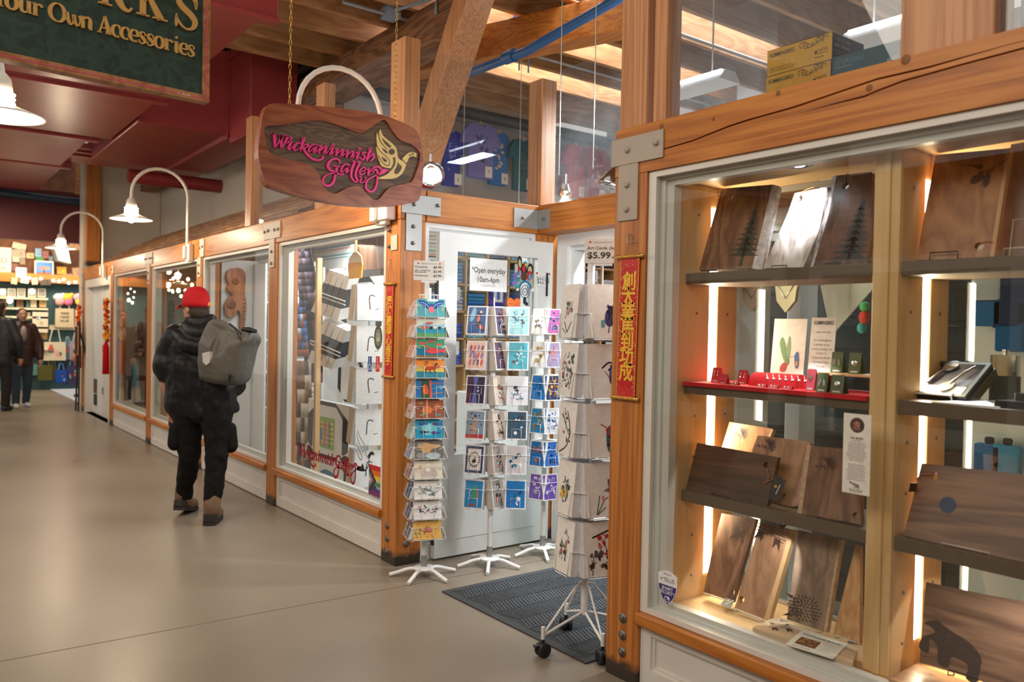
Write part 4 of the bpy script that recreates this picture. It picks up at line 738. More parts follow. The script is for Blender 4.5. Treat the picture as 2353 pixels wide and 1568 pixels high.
GL = {'o': [arc(0, .5, .36, .5, 0, 360)], 'O': [arc(0, .72, .56, .74, 0, 360, 24)], 'c': [arc(.02, .5, .36, .5, 48, 300), [(.22, .86, .12), (.26, .74, .24), (.22, .68, .1)]], 'e': [arc(0, .5, .36, .5, 0, 305), [(-.3, .5, .11), (.36, .5, .11)]],
  's': [[(.27, .70, .10), (.22, .93, .12), (0, 1.0, .13), (-.2, .86, .22), (-.12, .64, .28), (.12, .42, .3), (.24, .2, .22), (.02, .0, .13), (-.2, .05, .12), (-.28, .3, .10)]], 'r': [[(-.16, 1, T_), (-.16, 0, T_)], [(-.36, .95, .12), (-.1, .98, .12)], [(-.1, .68, .1), (.06, .93, .12), (.26, .9, .2), (.32, .76, .2)], [(-.36, .04, .09), (.06, .04, .09)]],
  'i': [[(0, 1, T_), (0, .12, T_), (.16, .06, .14)], [(-.2, .95, .12), (0, .97, .12)], [(-.1, 1.36, .12), (0, 1.36, .28), (.1, 1.36, .12)]], 'u': [[(-.28, 1, T_), (-.28, .3, T_), (-.12, .05, .18), (.1, .1, .12), (.24, .35, .12)], [(.28, 1, T_), (.28, .05, T_)], [(-.44, .95, .12), (-.28, .96, .12)], [(.12, .95, .12), (.28, .96, .12)], [(.28, .08, .14), (.48, .08, .12)]],
  'n': [[(-.3, 1, T_), (-.3, 0, T_)], [(-.46, .95, .12), (-.3, .96, .12)], [(-.26, .6, .1), (-.1, .9, .13), (.14, .95, .2), (.28, .7, T_), (.28, .12, T_), (.44, .06, .13)]], 'w': [[(-.55, 1, T_), (-.45, .4, T_), (-.28, .06, .2), (-.08, .2, .12), (0, .8, .2)], [(0, .9, T_), (.06, .4, T_), (.24, .06, .2), (.44, .25, .12), (.5, .6, .13), (.44, .92, .24)], [(-.68, .95, .12), (-.5, .96, .12)]],
  'A': [[(0, 1.5, .08), (-.26, .5, .12), (-.42, .02, .12)], [(0, 1.5, .2), (.22, .7, .34), (.36, .02, .36)], [(-.24, .46, .1), (.2, .46, .1)], [(-.56, .04, .09), (-.22, .04, .09)], [(.12, .04, .09), (.56, .04, .09)]], 'Y': [[(0, .8, .34), (0, 0, .34)], [(-.5, 1.45, .34), (0, .7, .3)], [(.45, 1.45, .12), (0, .7, .14)], [(-.26, .04, .09), (.26, .04, .09)]],
  'S': [[(.40, .98, .05), (.38, 1.2, .08), (.26, 1.38, .12), (.02, 1.46, .10), (-.26, 1.34, .20), (-.34, 1.12, .24), (-.16, .88, .28), (.16, .66, .28), (.37, .40, .24), (.28, .1, .16), (0, -.02, .08), (-.24, .10, .10), (-.42, .34, .10), (-.44, .55, .04)], [(.40, 1.48, .03), (.41, 1.2, .12), (.42, .95, .03)], [(-.45, -.02, .03), (-.44, .2, .12), (-.45, .5, .03)]],
  'K': [[(-.3, 1.45, .24), (-.3, 0, .24)], [(-.56, .03, .07), (-.04, .03, .07)], [(-.26, .6, .1), (.34, 1.42, .1)], [(-.06, .86, .22), (.44, .02, .3)], [(.1, .03, .07), (.72, .03, .07)], [(-.56, 1.42, .07), (-.04, 1.42, .07)]], 'R': [[(-.3, 1.45, .24), (-.3, 0, .24)], [(-.56, .03, .07), (-.04, .03, .07)], [(-.3, 1.42, .08), (.1, 1.4, .1), (.3, 1.15, .24), (.1, .82, .1), (-.28, .78, .08)], [(.02, .78, .2), (.24, .3, .28), (.42, .04, .2), (.62, .0, .12), (.74, .16, .08)]]}
def serif(mb, fr, ch, x, y, h, c0, c1, sx=1):
 for t in GL[ch]:
  pts = cr(t, 3) if len(t) > 2 else t; mb.stroke(fr, [(x + p[0] * h * sx, y + p[1] * h) for p in pts], [p[2] * h for p in pts], c0, c1)
g4 = lambda X, Y: gpx(X / 4.902, Y / 4.902)
mb = MB(); xh = g4(1310, 285)[1] - g4(1310, 415)[1]
for ch, X in zip('YourOwnAccessories', (-10, 130, 280, 420, 645, 830, 975, 1175, 1310, 1410, 1510, 1600, 1690, 1790, 1895, 1985, 2070, 2150)):
 a, b = g4(X, 105 + (X - 130) * .2625); serif(mb, GF, ch, a, b - .0, xh * (1.0 if ch not in 'OAY' else 1.0), -.0045, .004, 1.0)
a, b = g4(2100, 325); hb = (g4(1310, 0)[1] - g4(1310, 490)[1]) / 1.45
for ch, X, dx in (('S', 2100, 0), ('K', 1690, 0), ('R', 1270, 0)):
 a2, b2 = g4(X, 325 + (X - 2100) * .285); serif(mb, GF, ch, a2, b2 + (.0 if ch == 'S' else .004), hb * .8, -.0045, .006, 1.02)
for st_, k_ in (('W', 0),): pass
build(mb, 'lettering', GOLD, gs, label='raised gold serif lettering', kind='stuff')
mb = MB(); a, b = gpx(404, 213); text(mb, GF, 'c. doyle', gpx(408, 213)[0], gpx(432, 221)[1] - .001, .017, .0055, srgb(240, 220, 190), 'l', shear=.3); build(mb, 'signature', PRINT, gs, label='small painted cream signature')
for x in (-gw + .2, -.35): chain(GF(x, gh + .03, -.02), GF(x, gh + .75, -.02), 'steel chain above the green sign, %s end' % ('far' if x < -1 else 'near'), mat=GALV)
# ================================================================ GOOSENECK LAMPS
BULB = glow('lamp_bulb', (1, .86, .66), 26); RINGG = plain('glowing_glass', (.95, .9, .8), .25, emit=(1, .80, .55), es=40)
def gooseneck(x, y0, sgn, label, power=26, base=True, top=3.02, zl=2.50, group='white gooseneck corridor lamps'):
 o = E('gooseneck_lamp', (x, y0, 2.18), label, 'lamp', group); yl = y0 + sgn * .58; R_ = .27; zc = top - R_
 pts = [(x, y0 + sgn * .04, 2.2), (x, y0 + sgn * .04, zc)] + [(x, y0 + sgn * (.04 + R_ - R_ * math.cos(a)), zc + R_ * math.sin(a)) for a in [PI * k / 14 for k in range(1, 15)]] + [(x, yl, zl + .17)]
 build(MB().tube(pts, .016, 12), 'curved_pole', LAMPW, o)
 if base:
  mb = MB(); mb.box(x - .03, x + .09, y0 - .004 if sgn < 0 else y0, y0 + sgn * .05, 2.10, 2.28); mb.box(x - .025, x + .03, y0 + sgn * .05, y0 + sgn * .08, 2.13, 2.26); build(mb, 'mounting_box', LAMPW, o, bevel=.006, seg=2)
 build(MB().lathe([(.022, .20), (.045, .17), (.052, .12), (.05, .10), (.0, .10)], (x, yl, zl), 20), 'lamp_socket', LAMPW, o)
 mb = MB()
 for h in (.095, .072, .049): mb.lathe([(.045, h - .008), (.062, h - .004), (.064, h), (.062, h + .004), (.045, h + .008)], (x, yl, zl), 24)
 build(mb, 'glass_rings', RINGG, o, kind='stuff')
 build(MB().lathe([(.045, .045), (.07, .036), (.12, .016), (.185, -.008), (.200, -.016), (.199, -.020), (.183, -.013), (.12, .010), (.07, .030), (.045, .04)], (x, yl, zl), 32), 'lamp_shade', LAMPW, o)
 b = build(MB().ell((x, yl, zl - .005), .040, .040, .045), 'bulb', BULB, o)
 point('gooseneck_light', (x, yl, zl - .085), power, WARM, .045); return o
gooseneck(-8.75, 0, -1, 'white gooseneck lamp above the walking man'); gooseneck(-13.03, 0, -1, 'far white gooseneck lamp over the white far door'); gooseneck(-4.57, 0, -1, 'white gooseneck lamp whose arc rises behind the gallery sign', 22, zl=2.46)
p = CAMLOC + ray(2, 268) * 4.1
gooseneck(p.x, p.y - .58, 1, 'white gooseneck lamp cut by the left edge under the green sign', 20, False, p.z + .5, p.z + .02)
# ================================================================ STEEL BRACKETS
def bracket(fr, x0, x1, z0, z1, sx0, sx1, sz0, bolts, mat, label):
 o = E('steel_bracket', fr((x0 + x1) / 2, sz0, 0), label, 'bracket', 'steel T brackets on the timber frame'); mb = MB().fbox(fr, x0, x1, z0, z1, 0, .008).fbox(fr, sx0, sx1, sz0, z0 - .0005, 0, .008); build(mb, 'bracket_plate', mat, o, bevel=.002)
 for (a, b, sq) in bolts: build(MB().lathe([(.0125, .008), (.0125, .014), (.009, .019), (0, .019)] if sq == 0 else [(.013, .008), (.013, .020), (0, .021)], fr(a, b, 0), 12 if sq == 0 else 4, fr.w, xdir=fr.u + fr.v if sq else fr.u), 'bolt', BOLT if mat is not STEEL else STEEL, o)
 return o
f0 = FY((0, 0, 0)); pz = lambda u, v: f0.inv(at(u, v, y=0))
a, b = pz(1408, 325), pz(1527, 297); c = pz(1424, 383); d = pz(1469, 370); e = pz(1420, 512)
bracket(f0, a[0], b[0], 2.168, 2.282, c[0], d[0], pz(1440, 508)[1], [(*pz(1445, 346), 0), (*pz(1512, 329), 1), (*pz(1444, 426), 0), (*pz(1443, 482), 0)], STEEL, 'taupe steel T bracket at the head of the nearest post')
fr = FX((-4.368, 0, 0)); pzx = lambda u, v: fr.inv(at(u, v, x=-4.368))
bracket(fr, .004, pzx(1012, 470)[0], 2.165, 2.283, pzx(932, 500)[0], pzx(969, 500)[0], pzx(950, 577)[1], [(*pzx(1004, 473), 1), (*pzx(950, 470), 0), (*pzx(948, 521), 0), (*pzx(947, 559), 0)], GALV, 'grey steel T bracket on the corner post facing the doorway')
bracket(f0, -4.47, -4.40, 2.03, 2.035, -4.475, -4.398, pz(895, 577)[1], [(*pz(897, 530), 0), (*pz(897, 567), 0)], PLATE, 'cream steel strap on the front of the corner post')
def tb(x, label): bracket(f0, x - .19, x + .17, 2.165, 2.30, x - .06, x + .05, 1.93, [(x - .16, 2.232, 0), (x - .08, 2.236, 0), (x + .06, 2.232, 0), (x + .14, 2.232, 0), (x, 2.06, 0), (x, 1.965, 0)], PLATE, label)
tb(-6.47, 'cream T bracket between the picture window and the carving window'); tb(-10.50, 'cream T bracket over the post left of the fairy light window')
bracket(f0, -8.44, -8.30, 2.13, 2.31, -8.50, -8.40, 1.93, [(-8.42, 2.22, 0), (-8.34, 2.23, 0), (-8.45, 2.05, 0), (-8.45, 1.97, 0)], PLATE, 'cream bracket beside the lamp box over the walking man')
bracket(f0, -12.60, -12.48, 2.14, 2.25, -12.60, -12.56, 2.12, [(-12.57, 2.2, 0)], PLATE, 'small cream plate beside the far lamp box'); bracket(f0, -14.86, -14.74, 2.1, 2.25, -14.86, -14.74, 1.9, [(-14.8, 2.0, 0), (-14.8, 2.2, 0)], GALV, 'grey bracket at the farthest post')
o = E('angle_bracket', (-4.37, 1.07, 2.15), 'grey folded steel angle plate in the inner corner of the recess beams', 'bracket'); build(MB().box(-4.368, -4.361, .86, 1.068, 2.155, 2.285).box(-4.37, -4.235, 1.062, 1.069, 2.155, 2.285), 'bracket_plate', GALV, o)
build(MB().lathe([(.011, 0), (.011, .012), (0, .013)], (-4.361, .93, 2.22), 4, (1, 0, 0)), 'bolt', BOLT, o); build(MB().lathe([(.011, 0), (.011, .012), (0, .013)], (-4.29, 1.062, 2.22), 4, (0, -1, 0)), 'bolt', BOLT, o)
mb = MB().box(-4.54, -4.42, -.07, -.003, 2.125, 2.235).box(-4.61, -4.545, -.09, -.01, 2.12, 2.24); build(mb, 'junction_box', LAMPW, label='white electrical box on the beam under the hanging sign', cat='electrical box', bevel=.008, seg=2)
# ================================================================ RED SCROLLS
def scroll(fr, w, h, chars, label, size, yoff=0):
 o = E('hanging_scroll', fr(0, 0, 0), label, 'scroll', 'red good luck scrolls on the posts'); R_, GD = srgb(196, 14, 24), srgb(240, 190, 60); rg = random.Random(3)
 mb = MB().fbox(fr, -w / 2, w / 2, 0, h, .002, .005, srgb(206, 40, 38)); m = w * .17
 mb.flat(fr, rrect(-w / 2 + m, w / 2 - m, h * .075, h * .925, w * .18), .0058, R_)
 for s_ in (-1, 1): mb.flat(fr, [(s_ * (w / 2 - .002), .002), (s_ * (w / 2 - .002), h - .002), (s_ * (w / 2 - .0045), h - .002), (s_ * (w / 2 - .0045), .002)], .0056, GD)
 for i in range(int(h / w * 38)):
  y = rg.uniform(.005, h - .005); x = rg.choice((-1, 1)) * rg.uniform(w / 2 - m * .9, w / 2 - .004) if h * .075 < y < h * .925 else rg.uniform(-w / 2 + .004, w / 2 - .004)
  mb.flat(fr, circ(x, y, rg.uniform(.0018, .0038), rg.uniform(.0012, .003), 6, rot=rg.uniform(0, 3)), .0060 + rg.random() * .0003, rg.choice([srgb(240, 160, 120), srgb(235, 190, 90), srgb(210, 205, 150), srgb(170, 20, 20), srgb(235, 140, 60)]))
 build(mb, 'scroll_cloth', PRINT, o); mb = MB(); n = len(chars)
 for i, ch in enumerate(chars): text(mb, fr, ch, 0, h * (.86 - (i + .80) * .745 / n), size, .0066, srgb(244, 196, 50), bold=.022)
 build(mb, 'gold_characters', PRINT, o, label='column of gold characters', kind='stuff')
 for y, nmr in ((0, 'scroll_rod'), (h, 'scroll_rod')):
  r = build(MB().tube([fr(-w / 2 - .002, y, .008), fr(w / 2 + .002, y, .008)], .008, 12), nmr, plain('gold_brocade', (.62, .30, .05), .4, .3, .5, 150), o)
  for s_ in (-1, 1): build(MB().lathe([(.006, 0), (.010, .004), (.007, .010), (.010, .016), (.008, .022), (0, .026)], fr(s_ * w / 2, y, .008), 12, fr.u * s_), 'finial', BRASS, r)
 return o
p = at(1438, 915, y=-.004); h_ = at(1450, 590, y=-.004).z - p.z
scroll(Fr((p.x, -.004, p.z), (1, 0, .0), (.02, 0, 1)), .112, h_, '創大業馬到功成', 'long red and gold scroll of seven characters on the nearest post', .083)
p = at(893, 866, y=-.004); h_ = at(898, 653, y=-.004).z - p.z
scroll(Fr((p.x, -.004, p.z), (1, 0, 0), (.012, 0, 1)), .092, h_, '展鴻圖得心應手', 'short red and gold scroll of seven characters on the corner post', .066)
def hook(p, q, label): build(MB().tube([p, p + Vector((0, -.012, 0)), p + Vector((0, -.014, -.035))], .003, 6).tube([p + Vector((0, -.012, -.03)), q + Vector((-.035, 0, 0))], .0012, 5).tube([p + Vector((0, -.012, -.03)), q + Vector((.03, 0, .06)), q + Vector((.025, 0, .04))], .0012, 5), 'wall_hook', GALV, label=label, cat='hook')
hook(at(1448, 540, y=0), at(1450, 590, y=-.004), 'small metal hook with red string above the long scroll'); hook(at(898, 598, y=0), at(898, 652, y=-.004), 'small metal hook above the short scroll')
# ================================================================ WHITE GLAZED DOOR standing open against the recess side
DX = -4.335; DF = FX((DX, 0, 0)); dpx = lambda u, v: DF.inv(at(u, v, x=DX))
y0 = .26; y1 = 1.185; da, db = dpx(1052, 578)[0], dpx(1236, 605)[0]
dr = E('door_3', (DX, y0, 0), None, None); dr['kind'] = 'structure'
mb = MB().ring(DF, [(y0, .015), (y1, .015), (y1, 2.07), (y0, 2.07)], [(da, .66), (db, .66), (db, 1.955), (da, 1.955)], -.04, 0); build(mb, 'door_leaf', BRIGHT, dr, bevel=.003)
build(MB().fbox(DF, da, db, .66, 1.955, -.024, -.018), 'pane', GLASS, dr); build(MB().fbox(DF, y0 + .1, y1 - .12, .12, .58, 0, .003), 'kick_panel', BRIGHT, dr, bevel=.002)
build(MB().fbox(DF, y0 - .012, y0, 1.62, 1.80, -.03, -.005).fbox(DF, y0 - .012, y0, .1, .26, -.03, -.005), 'hinge', BLACK, dr); build(MB().fbox(DF, y1 - .06, y1 - .05, 1.70, 1.86, 0, .012), 'pull_handle', BLACK, dr)
def sheet(fr, a, b, lab, name='paper_sign', cat='sign', col=(238, 240, 240)): o = E(name, fr(a[0], b[1]), lab, cat); mb = MB().fbox(fr, a[0], b[0], b[1], a[1], .001, .002, srgb(*col)); return o, mb
INK = srgb(38, 40, 44)
a, b = dpx(1080, 592), dpx(1164, 672); o, mb = sheet(DF, a, b, 'white paper opening hours notice on the glass of the white door'); cx = (a[0] + b[0]) / 2
text(mb, DF, '*Open everyday', cx, dpx(1120, 628)[1], .052, .0025, INK, width=(b[0] - a[0]) * .9, bold=.008); text(mb, DF, '10am-6pm', cx, dpx(1120, 645)[1] - .012, .052, .0025, INK, width=(b[0] - a[0]) * .58, bold=.008)
for k_ in (656, 659): lines(mb, DF, cx - .06, cx + .06, dpx(1120, k_)[1], .003, .0025, srgb(150, 150, 150), random.Random(2), 'c')
build(mb, 'notice_sheet', PRINT, o)
def dot(mb, fr, u, v, rx, ry, col, c=.003, rot=0, n=10): x, y = dpx(u, v); mb.flat(fr, circ(x, y, rx, ry, n, rot=rot), c, srgb(*col))
o = E('window_sticker', DF(*dpx(1206, 620)), 'thunderbird sticker in red, teal and black on the door glass', 'sticker', 'stickers on the white door'); mb = MB()
for u, v, rx, ry, cl, ro in ((1194, 605, .022, .05, (30, 28, 30), .1), (1194, 606, .013, .03, (205, 190, 130), .1), (1192, 622, .012, .03, (190, 40, 50), 0), (1193, 628, .008, .02, (60, 170, 200), 0), (1205, 610, .02, .03, (40, 160, 190), -.3), (1203, 622, .026, .05, (30, 30, 34), 0), (1203, 618, .014, .025, (200, 40, 45), 0), (1209, 608, .022, .008, (240, 180, 60), .5), (1217, 622, .03, .05, (30, 28, 30), -.1), (1217, 622, .018, .03, (205, 195, 140), 0), (1216, 634, .024, .035, (190, 40, 50), 0), (1217, 637, .012, .022, (60, 170, 200), 0), (1203, 636, .03, .03, (90, 60, 50), 0)): dot(mb, DF, u, v, rx, ry, cl, .003 + .0001 * len(mb.f), ro)
build(mb, 'sticker_film', PRINT, o)
o = E('window_sticker', DF(*dpx(1184, 648)), 'purple and green hummingbird sticker on the door glass', 'sticker', 'stickers on the white door'); mb = MB()
for u, v, rx, ry, cl, ro in ((1186, 631, .03, .012, (130, 100, 190), .7), (1183, 640, .014, .03, (120, 110, 200), .2), (1188, 645, .034, .012, (50, 160, 150), .3), (1182, 652, .02, .02, (150, 110, 210), -.4), (1186, 658, .02, .016, (60, 170, 150), 0)): dot(mb, DF, u, v, rx, ry, cl, .003 + .0001 * len(mb.f), ro)
build(mb, 'sticker_film', PRINT, o)
o = E('window_sticker', DF(*dpx(1206, 662)), 'rainbow arch sticker over a grey line drawing on the door glass', 'sticker', 'stickers on the white door'); mb = MB(); x, y = dpx(1206, 664)
for r_, cl in ((.072, (235, 170, 90)), (.060, (90, 185, 215)), (.050, (30, 120, 180))): mb.stroke(DF, circ(x, y, r_, r_ * .95, 16, 0, PI), .011, .003, None, srgb(*cl))
for i in range(5): mb.stroke(DF, circ(x, y - .01 - .01 * (i % 2), .045 - .008 * i, .055 - .01 * i, 14), .004, .0032, None, srgb(90, 110, 130), True)
for s_ in (-1, 1): mb.flat(DF, circ(x + s_ * .065, y - .005, .013, n=10), .0034, srgb(240, 240, 238))
build(mb, 'sticker_film', PRINT, o)
o = E('window_sticker', DF(*dpx(1180, 700)), 'orange heart sticker low on the door glass', 'sticker', 'stickers on the white door'); x, y = dpx(1180, 700); mb = MB().flat(DF, [(x + .0034 * a, y + .0034 * b) for a, b in ((0, -17), (13, -6), (17, 4), (14, 11), (8, 13), (2, 10), (0, 7), (-2, 10), (-8, 13), (-14, 11), (-17, 4), (-13, -6))], .003, srgb(236, 116, 48)); text(mb, DF, 'EVERY CHILD', x, y - .004, .02, .0034, srgb(90, 60, 90), width=.085); text(mb, DF, 'MATTERS', x, y - .024, .02, .0034, srgb(60, 80, 120), width=.06); build(mb, 'sticker_film', PRINT, o)
o = E('window_sticker', DF(*dpx(1204, 692)), 'small dark orca sticker beside the orange heart on the door glass', 'sticker', 'stickers on the white door'); mb = MB(); dot(mb, DF, 1205, 690, .014, .024, (40, 44, 60)); dot(mb, DF, 1207, 697, .026, .014, (40, 44, 60), .0032, -.5); build(mb, 'sticker_film', PRINT, o)
a, b = dpx(1231, 625), dpx(1264, 660); o, mb = sheet(DF, a, b, 'small boxed card sets price card on the white door', 'price_card', 'price sign'); cx = (a[0] + b[0]) / 2
text(mb, DF, '$22.99', cx, dpx(1245, 652)[1], .05, .0025, INK, width=(b[0] - a[0]) * .8); text(mb, DF, 'Boxed Card Sets', cx, dpx(1245, 640)[1], .02, .0025, srgb(130, 130, 130), width=(b[0] - a[0]) * .9)
for s_ in (-1, 1): mb.flat(DF, circ(cx + s_ * (b[0] - a[0]) * .42, dpx(1245, 629)[1], .009, n=6), .0025, srgb(210, 60, 70))
build(mb, 'notice_sheet', PRINT, o)
# ================================================================ ENTRANCE MAT
MATM = plain('charcoal_rubber', (.030, .034, .040), .85, var=.3, sc=30); x0, x1, y0_, y1_ = -3.80, -2.62, -.02, 1.02
mat_ = E('door_mat', ((x0 + x1) / 2, .5, 0), 'charcoal ribbed entrance mat with chevron rows in front of the doorway', 'mat'); build(MB().box(x0, x1, y0_, y1_, .0005, .006), 'mat_base', MATM, mat_, bevel=.002)
mb = MB(); rib = plain('mat_ribs', (.060, .068, .078), .9, var=.25, sc=40); nrow = 8; rw = (x1 - x0 - .10) / nrow
for r_ in range(nrow):
 xa = x0 + .05 + r_ * rw; up = r_ % 2
 for i in range(int((y1_ - y0_ - .1) / .021)):
  y = y0_ + .05 + i * .021; s_ = .075 if up else -.075
  pa, pb = Vector((xa + .004, y + (0 if up else .075) * .6, 0)), Vector((xa + rw - .004, y + (.075 if up else 0) * .6, 0)); pa.y = min(pa.y, y1_ - .05); pb.y = min(pb.y, y1_ - .05); d = (pb - pa).normalized(); mb.fbox(Fr(pa, d, Vector((-d.y, d.x, 0))), 0, (pb - pa).length, -.0055, .0055, .005, .0095)
build(mb, 'mat_ribs', rib, mat_, kind='stuff')
build(MB().ring(FZ((0, 0, 0)), [(x0, y0_), (x1, y0_), (x1, y1_), (x0, y1_)], [(x0 + .045, y0_ + .045), (x1 - .045, y0_ + .045), (x1 - .045, y1_ - .045), (x0 + .045, y1_ - .045)], .004, .008), 'mat_border', plain('mat_border_rubber', (.045, .05, .056), .8), mat_)
# ================================================================ BOXES ON THE BEAM
def gift_box(x0, x1, z0, h, dep, cf, ce, title, sub_, label, y=.105, art=True, ink=(40, 30, 20)):
 o = E('gift_box', ((x0 + x1) / 2, y + dep / 2, z0), label, 'box', 'boxed bowls on the near beam'); mb = MB().box(x0, x1, y, y + dep, z0, z0 + h, srgb(*ce)); fr = FY((x0, y, z0)); w = x1 - x0
 mb.flat(fr, [(0.001, 0.001), (w - .001, .001), (w - .001, h - .001), (.001, h - .001)], .0004, srgb(*cf)); text(mb, fr, title, w * .04, h * .70, h * .22, .001, srgb(*ink), 'l', bold=.02, width=w * .40)
 lt = srgb(*(min(255, int(c * .5 + 128)) for c in cf)); rg = random.Random(1); text(mb, fr, sub_, w * .04, h * .58, h * .10, .001, lt, 'l')
 for i in range(3): lines(mb, fr, w * .04, w * .5, h * (.26 - .07 * i), h * .022, .001, srgb(*ink), rg)
 text(mb, fr, 'NATIVE', w * .80, h * .40, h * .17, .001, lt if not art else srgb(*ink), 'l', width=w * .14); text(mb, fr, 'NORTHWEST', w * .80, h * .31, h * .07, .001, srgb(*ink), 'l', width=w * .14); mb.flat(fr, [(w * .745, h * .34), (w * .785, h * .34), (w * .785, h * .5), (w * .765, h * .44), (w * .745, h * .5)], .001, lt if not art else srgb(*ink))
 lines(mb, fr, w * .745, w * .94, h * .2, h * .03, .001, srgb(*ink), rg)
 if art:
  for i in range(7): mb.stroke(fr, circ(w * (.56 + .055 * i), h * (.82 - .05 * math.sin(i)), h * .13, h * .11, 10, .4 + i, 4.4 + i), h * .045, .001, None, srgb(128, 100, 30))
  for i in range(5): mb.flat(fr, circ(w * (.58 + .07 * i), h * .80, h * .04, n=8), .0012, srgb(128, 100, 30))
 fs = FX((x1, y, z0)); text(mb, fs, 'PORCELAIN', dep * .06, h * .74, h * .16, .001, srgb(170, 176, 196), 'l', width=dep * .5); text(mb, fs, 'ART BOWL', dep * .06, h * .52, h * .17, .001, srgb(200, 204, 216), 'l', bold=.02, width=dep * .5)
 for i in range(2): lines(mb, fs, dep * .06, dep * .5, h * (.36 - .1 * i), h * .03, .001, srgb(150, 156, 176), rg)
 build(mb, 'carton', PRINT, o); return o
q = lambda u, v: at(u, v, y=.105)
xa, xb = q(1760, 207).x, q(1909, 172).x; hb_ = .094
gift_box(xa, xb, 2.321, hb_, .20, (208, 152, 26), (44, 46, 74), 'HUMMINGBIRD', 'Francis Dick', 'yellow hummingbird bowl box, lower of the two on the beam'); gift_box(xa + .003, xb + .003, 2.321 + hb_ + .001, hb_, .20, (214, 158, 28), (44, 46, 74), 'HUMMINGBIRD', 'Francis Dick', 'yellow hummingbird bowl box, upper of the two on the beam')
gift_box(q(1912, 170).x, q(2086, 125).x, 2.321, .098, .15, (28, 74, 84), (40, 40, 52), 'OCTOPUS (NUU)', 'Ernest Swanson', 'long dark teal octopus bowl box right of the yellow boxes', art=False, ink=(90, 120, 128))
gift_box(at(1724, 215, y=.2).x, at(1762, 205, y=.2).x + .06, 2.321, .07, .12, (44, 96, 100), (30, 60, 66), 'WHALE', '', 'small teal box half hidden left of the yellow boxes', y=.2, art=False, ink=(130, 160, 160))
gift_box(-1.0, -.80, 2.321, .16, .14, (34, 34, 72), (26, 26, 50), 'RAVEN', '', 'dark navy box near the top right corner', y=.12, art=False, ink=(70, 72, 120)); gift_box(-.79, -.55, 2.321, .17, .14, (178, 34, 44), (120, 20, 30), 'EAGLE', 'Ryan Cranmer', 'bright red box at the top right corner', y=.12, art=False, ink=(225, 140, 140))
# ================================================================ CARD RACKS
def C(*a): return srgb(*a)
def draw(mb, fr, w, h, c, ops):       # ops in 0..1 of the card; each op sits a hair above the last
 k = 0
 for op in ops:
  k += 1; z = c + .00012 * k
  if op[0] == 'e': mb.flat(fr, circ((op[1] - .5) * w, op[2] * h, op[3] * w, op[4] * h, op[7] if len(op) > 7 else 10, rot=op[5]), z, C(*op[6]))
  elif op[0] == 'p': mb.flat(fr, [((a - .5) * w, b * h) for a, b in op[1]], z, C(*op[2]))
  elif op[0] == 'c': mb.flat(fr, [((a - .5) * w, b * h) for a, b in cr(op[1], 3, True)], z, C(*op[2]))
  elif op[0] == 's': mb.stroke(fr, [((a - .5) * w, b * h) for a, b in (cr(op[1], 3) if len(op[1]) > 2 else op[1])], op[2] * w, z, None, C(*op[3]))
def fishop(x, y, s_, col, d=1): return [('c', [(x - .16 * s_, y), (x - .05 * s_, y + .10 * s_), (x + .09 * s_, y + .05 * s_), (x + .14 * s_, y), (x + .09 * s_, y - .06 * s_), (x - .05 * s_, y - .09 * s_)], col), ('p', [(x + .12 * s_, y), (x + .22 * s_, y + .10 * s_), (x + .2 * s_, y - .1 * s_)], col), ('e', x - .1 * s_, y + .02 * s_, .012 * s_, .02 * s_, 0, (20, 20, 20), 6)]
def birdop(x, y, s_, cb, cw, a=0): return [('c', [(x - .3 * s_, y + .02 * s_), (x - .1 * s_, y + .1 * s_), (x + .12 * s_, y + .06 * s_), (x + .34 * s_, y - .12 * s_), (x + .05 * s_, y - .1 * s_)], cb), ('c', [(x - .06 * s_, y + .08 * s_), (x - .14 * s_, y + .42 * s_), (x + .06 * s_, y + .34 * s_), (x + .12 * s_, y + .06 * s_)], cw), ('c', [(x, y), (x + .26 * s_, y + .3 * s_), (x + .3 * s_, y + .14 * s_), (x + .14 * s_, y - .02 * s_)], cw), ('p', [(x - .28 * s_, y + .05 * s_), (x - .44 * s_, y - .02 * s_), (x - .27 * s_, y)], (40, 40, 40)), ('e', x - .2 * s_, y + .05 * s_, .02 * s_, .025 * s_, 0, (250, 250, 240), 6)]
def form(n, seed, cols, x0=.2, x1=.8, y0=.2, y1=.8, s_=.08):
 r = random.Random(seed); o = []
 for i in range(n):
  x, y = r.uniform(x0, x1), r.uniform(y0, y1); a = r.uniform(0, 3.1); cl = r.choice(cols)
  if r.random() < .5: o.append(('e', x, y, s_ * r.uniform(.5, 1.3), s_ * r.uniform(.3, .7), a, cl))
  else: o.append(('s', [(x + s_ * 1.3 * math.cos(a), y + s_ * 1.3 * math.sin(a)), (x, y), (x + s_ * 1.1 * math.cos(a + 2), y + s_ * 1.1 * math.sin(a + 2))], s_ * .35, cl))
 return o
K_ = (30, 30, 34); bg = lambda col: [('p', [(0, 0), (1, 0), (1, 1), (0, 1)], col)]
